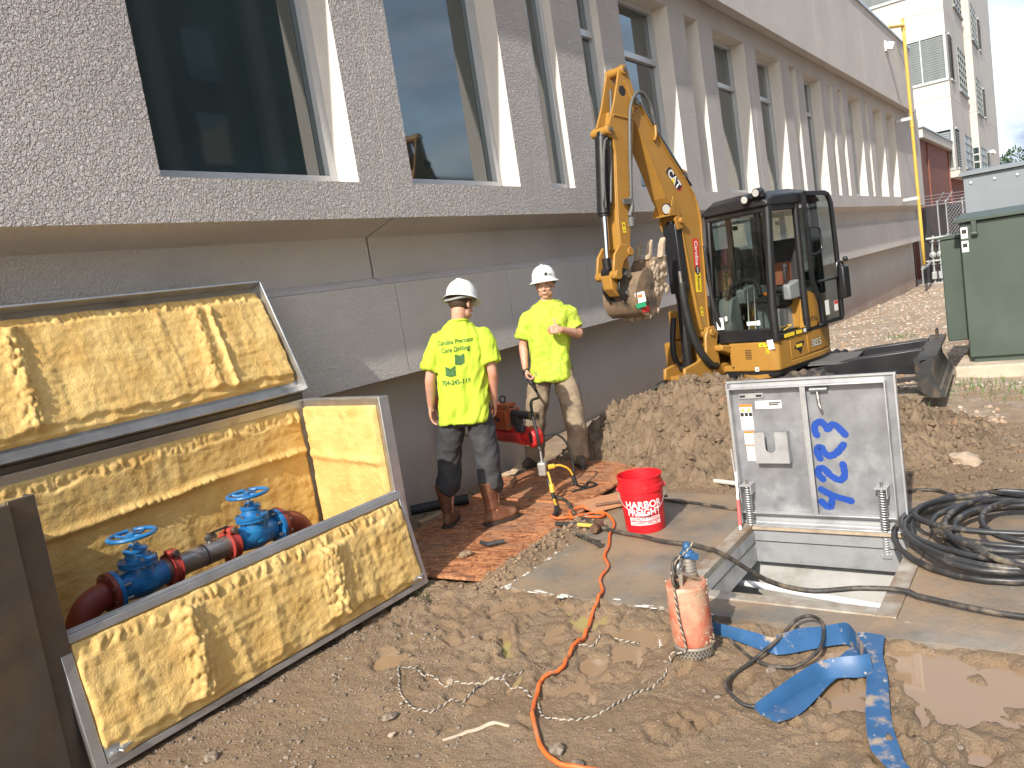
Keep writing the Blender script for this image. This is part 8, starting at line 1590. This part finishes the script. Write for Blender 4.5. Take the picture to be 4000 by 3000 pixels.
relax = (0.35, 0.45, 0.30); rthumb = ((0.05, 0.045, 0.008), (0.075, 0.050, 0.018), (0.098, 0.046, 0.026))
Z1 = 0.026
P1, shirt1 = make_person((4.42, 3.83, Z1), radians(30 + 90), 'worker seen from behind in neon yellow shirt, white hard hat and brown boots', dict(
    head=(-0.02, -0.035, 1.655), head_rot=(0.42, 0.06, -0.50), neck=(0, 0.0, 1.535), skin='skin_fair', hat_rot=(-0.05, 0, 0), hair_z=-0.058, lean=-0.10,
    marks=((pi * 0.5 + 0.35, 0.10, 0.016, 0.010, 'band_grey'),),
    armL=((0.168, 0.01, 1.425), (0.240, 0.035, 1.160), (0.262, -0.035, 0.935)), armR=((-0.168, 0.01, 1.425), (-0.228, 0.025, 1.150), (-0.222, -0.055, 0.920)),
    handL=((0.03, -0.10, -1), (-1, 0.35, 0.0), (0, -1, 0), relax, rthumb), handR=((0.08, -0.18, -1), (1, 0.2, 0.0), (0, -1, 0), relax, rthumb),
    legL=((0.095, 0.0, 0.90), (0.150, -0.045, 0.50), (0.185, -0.035, 0.10)), legR=((-0.095, 0.0, 0.90), (-0.155, 0.02, 0.50), (-0.195, 0.06, 0.10)), cuffL=(0.183, -0.035, 0.34), cuffR=(-0.185, 0.052, 0.34), leg_r=[0.098, 0.100, 0.088, 0.090, 0.080],
    shirt=[(0, 0.01, 0.8, 0.189, 0.141), (0, 0.008, 0.9, 0.186, 0.135), (0, 0.005, 1.05, 0.181, 0.122), (0, 0.0, 1.2, 0.188, 0.124), (0, 0.0, 1.34, 0.196, 0.122), (0, 0.005, 1.42, 0.188, 0.105), (0, 0.008, 1.478, 0.142, 0.085), (0, 0.01, 1.53, 0.07, 0.064), (0, 0.01, 1.545, 0.066, 0.06)], tee='tee_neon', tee_wr=wrinkle(0.028, 10, 4.5, 3.1),
    hips=[(0, 0.008, 0.78, 0.144, 0.103), (0, 0.01, 0.88, 0.148, 0.107), (0, 0.005, 0.98, 0.14, 0.099)], pants='pants_charcoal', pants_wr=wrinkle(0.014, 9, 9, 1.7),
    footL=(0.185, -0.055, 0.0, radians(-6)), footR=(-0.195, 0.055, 0.0, radians(-58)), shaft=True, shoe='boot_leather'))
# lettering on the back
def bvh_of(o): 
    vs = [tuple(v.co) for v in o.data.vertices]; return BVHTree.FromPolygons(vs, [tuple(p.vertices) for p in o.data.polygons])
bt = bvh_of(shirt1)
def on_back(x, z):
    x = x - 0.10 * (z - 0.1); h = bt.ray_cast(Vector((x, 1.0, z)), Vector((0, -1, 0)))
    return (h[0] + Vector((0, 0.004, 0))) if h[0] else Vector((x, 0.14, z))
def back_text(tx, size, x0, z0, bold=0.0006, sx=0.95): print_on(subdiv(text_mesh(tx, size, bold, sx=sx)), 'shirt_lettering', 'shirt_print', P1, lambda x, y: on_back(x0 - x, z0 + y))
back_text('Carolina Precision', 0.050, 0.02, 1.408, sx=0.72); back_text('Core Drilling', 0.050, 0.02, 1.352, sx=0.80); back_text('704-245-119', 0.050, 0.03, 1.112, 0.001, sx=0.86)
for pg in ([(-0.045, 1.315), (-0.012, 1.302), (0.025, 1.315), (0.025, 1.245), (-0.012, 1.232), (-0.045, 1.245)], [(0.025, 1.235), (0.065, 1.215), (0.105, 1.235), (0.105, 1.168), (0.065, 1.155), (0.025, 1.162)]):
    me = bpy.data.meshes.new('shirt_emblem'); me.from_pydata([(x, 0, z) for x, z in pg], [], [tuple(range(len(pg)))]); bm = bmesh.new(); bm.from_mesh(me); bmesh.ops.triangulate(bm, faces=bm.faces); bmesh.ops.subdivide_edges(bm, edges=bm.edges, cuts=5, use_grid_fill=True); bm.to_mesh(me); bm.free()
    for v in me.vertices: v.co = on_back(v.co.x, v.co.z)
    mesh_obj('shirt_emblem', me, 'shirt_print', P1)

fist = (1.25, 1.55, 1.0)
Z2 = 0.036
P2, shirt2 = make_person((6.03, 4.06, Z2), radians(212 + 90), 'worker in soiled neon yellow shirt and khaki trousers giving a thumbs up', dict(
    head=(-0.005, -0.012, 1.685), head_rot=(0.04, -0.02, -0.16), neck=(0, 0.0, 1.555), skin='skin_fair', hat_rot=(-0.10, 0, 0), hair_z=-0.03, hair_y=0.012, lean=0.085,
    marks=((-pi / 2 + 0.42, 0.055, 0.016, -1, 'ink_black'), (-pi / 2 + 0.78, 0.048, 0.020, 0.009, 'band_grey')),
    armL=((0.172, 0.005, 1.440), (0.285, -0.02, 1.210), (0.115, -0.225, 1.285)), armR=((-0.172, 0.005, 1.440), (-0.245, 0.030, 1.180), (-0.235, -0.075, 0.965)),
    handL=((-0.82, -0.25, 0.12), (0.1, 0.55, -0.2), (0, 0, 1), fist, ((0.045, 0.045, 0.002), (0.052, 0.075, 0.0), (0.050, 0.102, -0.004)), 1.02, 0.0),
    handR=((0.05, -0.30, -1), (0.9, 0.1, 0.1), (0, -1, 0.1), (0.9, 1.0, 0.5), ((0.05, 0.040, 0.020), (0.075, 0.034, 0.040), (0.095, 0.022, 0.052))),
    legL=((0.100, 0.0, 0.92), (0.185, -0.13, 0.50), (0.215, -0.10, 0.10)), legR=((-0.100, 0.0, 0.92), (-0.165, 0.00, 0.51), (-0.215, 0.15, 0.10)), cuffL=(0.215, -0.105, 0.10), cuffR=(-0.212, 0.14, 0.10), leg_r=[0.100, 0.106, 0.096, 0.094, 0.092],
    shirt=[(0, -0.01, 0.83, 0.189, 0.152), (0, -0.008, 0.92, 0.184, 0.141), (0, -0.004, 1.05, 0.177, 0.126), (0, 0.0, 1.22, 0.188, 0.124), (0, 0.0, 1.36, 0.199, 0.122), (0, 0.003, 1.44, 0.189, 0.105), (0, 0.005, 1.497, 0.158, 0.09), (0, 0.004, 1.545, 0.074, 0.066), (0, 0.004, 1.555, 0.07, 0.062)], tee='tee_neon_soiled', tee_wr=wrinkle(0.030, 10, 5, 8.3),
    hips=[(0, 0.0, 0.8, 0.146, 0.105), (0, 0.002, 0.9, 0.148, 0.105), (0, 0.0, 1.0, 0.14, 0.099)], pants='pants_khaki', pants_wr=wrinkle(0.020, 9, 8, 5.7),
    footL=(0.215, -0.12, 0.0, radians(8)), footR=(-0.215, 0.14, 0.0, radians(-34)), shaft=False, shoe='shoe_dark'))
R2 = Matrix.Translation((6.03, 4.06, Z2)) @ Matrix.Rotation(radians(302), 4, 'Z')
hp_ = R2 @ Vector((-0.210 + 0.085 * 0.79, -0.105, 0.890)); hd = (R2.to_3x3() @ Vector((0.35, -0.25, -1))).normalized()
o = empty('hose_nozzle', tuple(hp_), 0, 'black tubular handle held in the right hand of the thumbs up worker', 'handle'); MB().cyl(-hd * 0.07, hd * 0.075, 0.026, n=18).lathe([(0.012, 0), (0.028, 0), (0.030, 0.03), (0.012, 0.03)], -hd * 0.075, hd, 18).build('barrel', 'black_rubber', o); MB().cyl(-hd * 0.076, -hd * 0.074, 0.017, n=16).build('bore', 'ink_black', o)
MB().tube([hd * 0.075, hd * 0.11], [0.018, 0.0125], 10).build('neck', 'black_rubber', o)
# tool loop and pocket flap on the khaki trousers
MB().box((0.285, -0.03, 0.60), (0.012, 0.09, 0.03)).box((0.283, -0.05, 0.64), (0.010, 0.02, 0.09)).build('tool_loop', 'pants_khaki', P2, bevel=0.004)
ce = hp_ + hd * 0.11
o = MB().tube(catmull([(5.035, 3.54, 0.46), (5.02, 3.53, 0.58), (5.08, 3.59, 0.72), (5.28, 3.72, 0.80), tuple(ce + hd * 0.10), tuple(ce)], 8), 0.0125, 8).build('hanger_cable', 'black_rubber', None, 180); tag(o, 'black cable running from the held handle to the power box', 'cable')

# ------------------------------------------------------------------ repeats share a group
GROUPS = {'stone': 'loose stones on the mud', 'plywood_board': 'strand boards laid as a walkway', 'rope_scrap': 'short rope ends in the mud', 'thin_cable': 'thin black cables on the ground', 'yellow_lead': 'yellow power leads from the box', 'person': 'workers by the wall', 'broadleaf_tree': 'far trees'}
for o in bpy.data.objects:
    if o.parent is None and o.name.split('.')[0] in GROUPS: o['group'] = GROUPS[o.name.split('.')[0]]
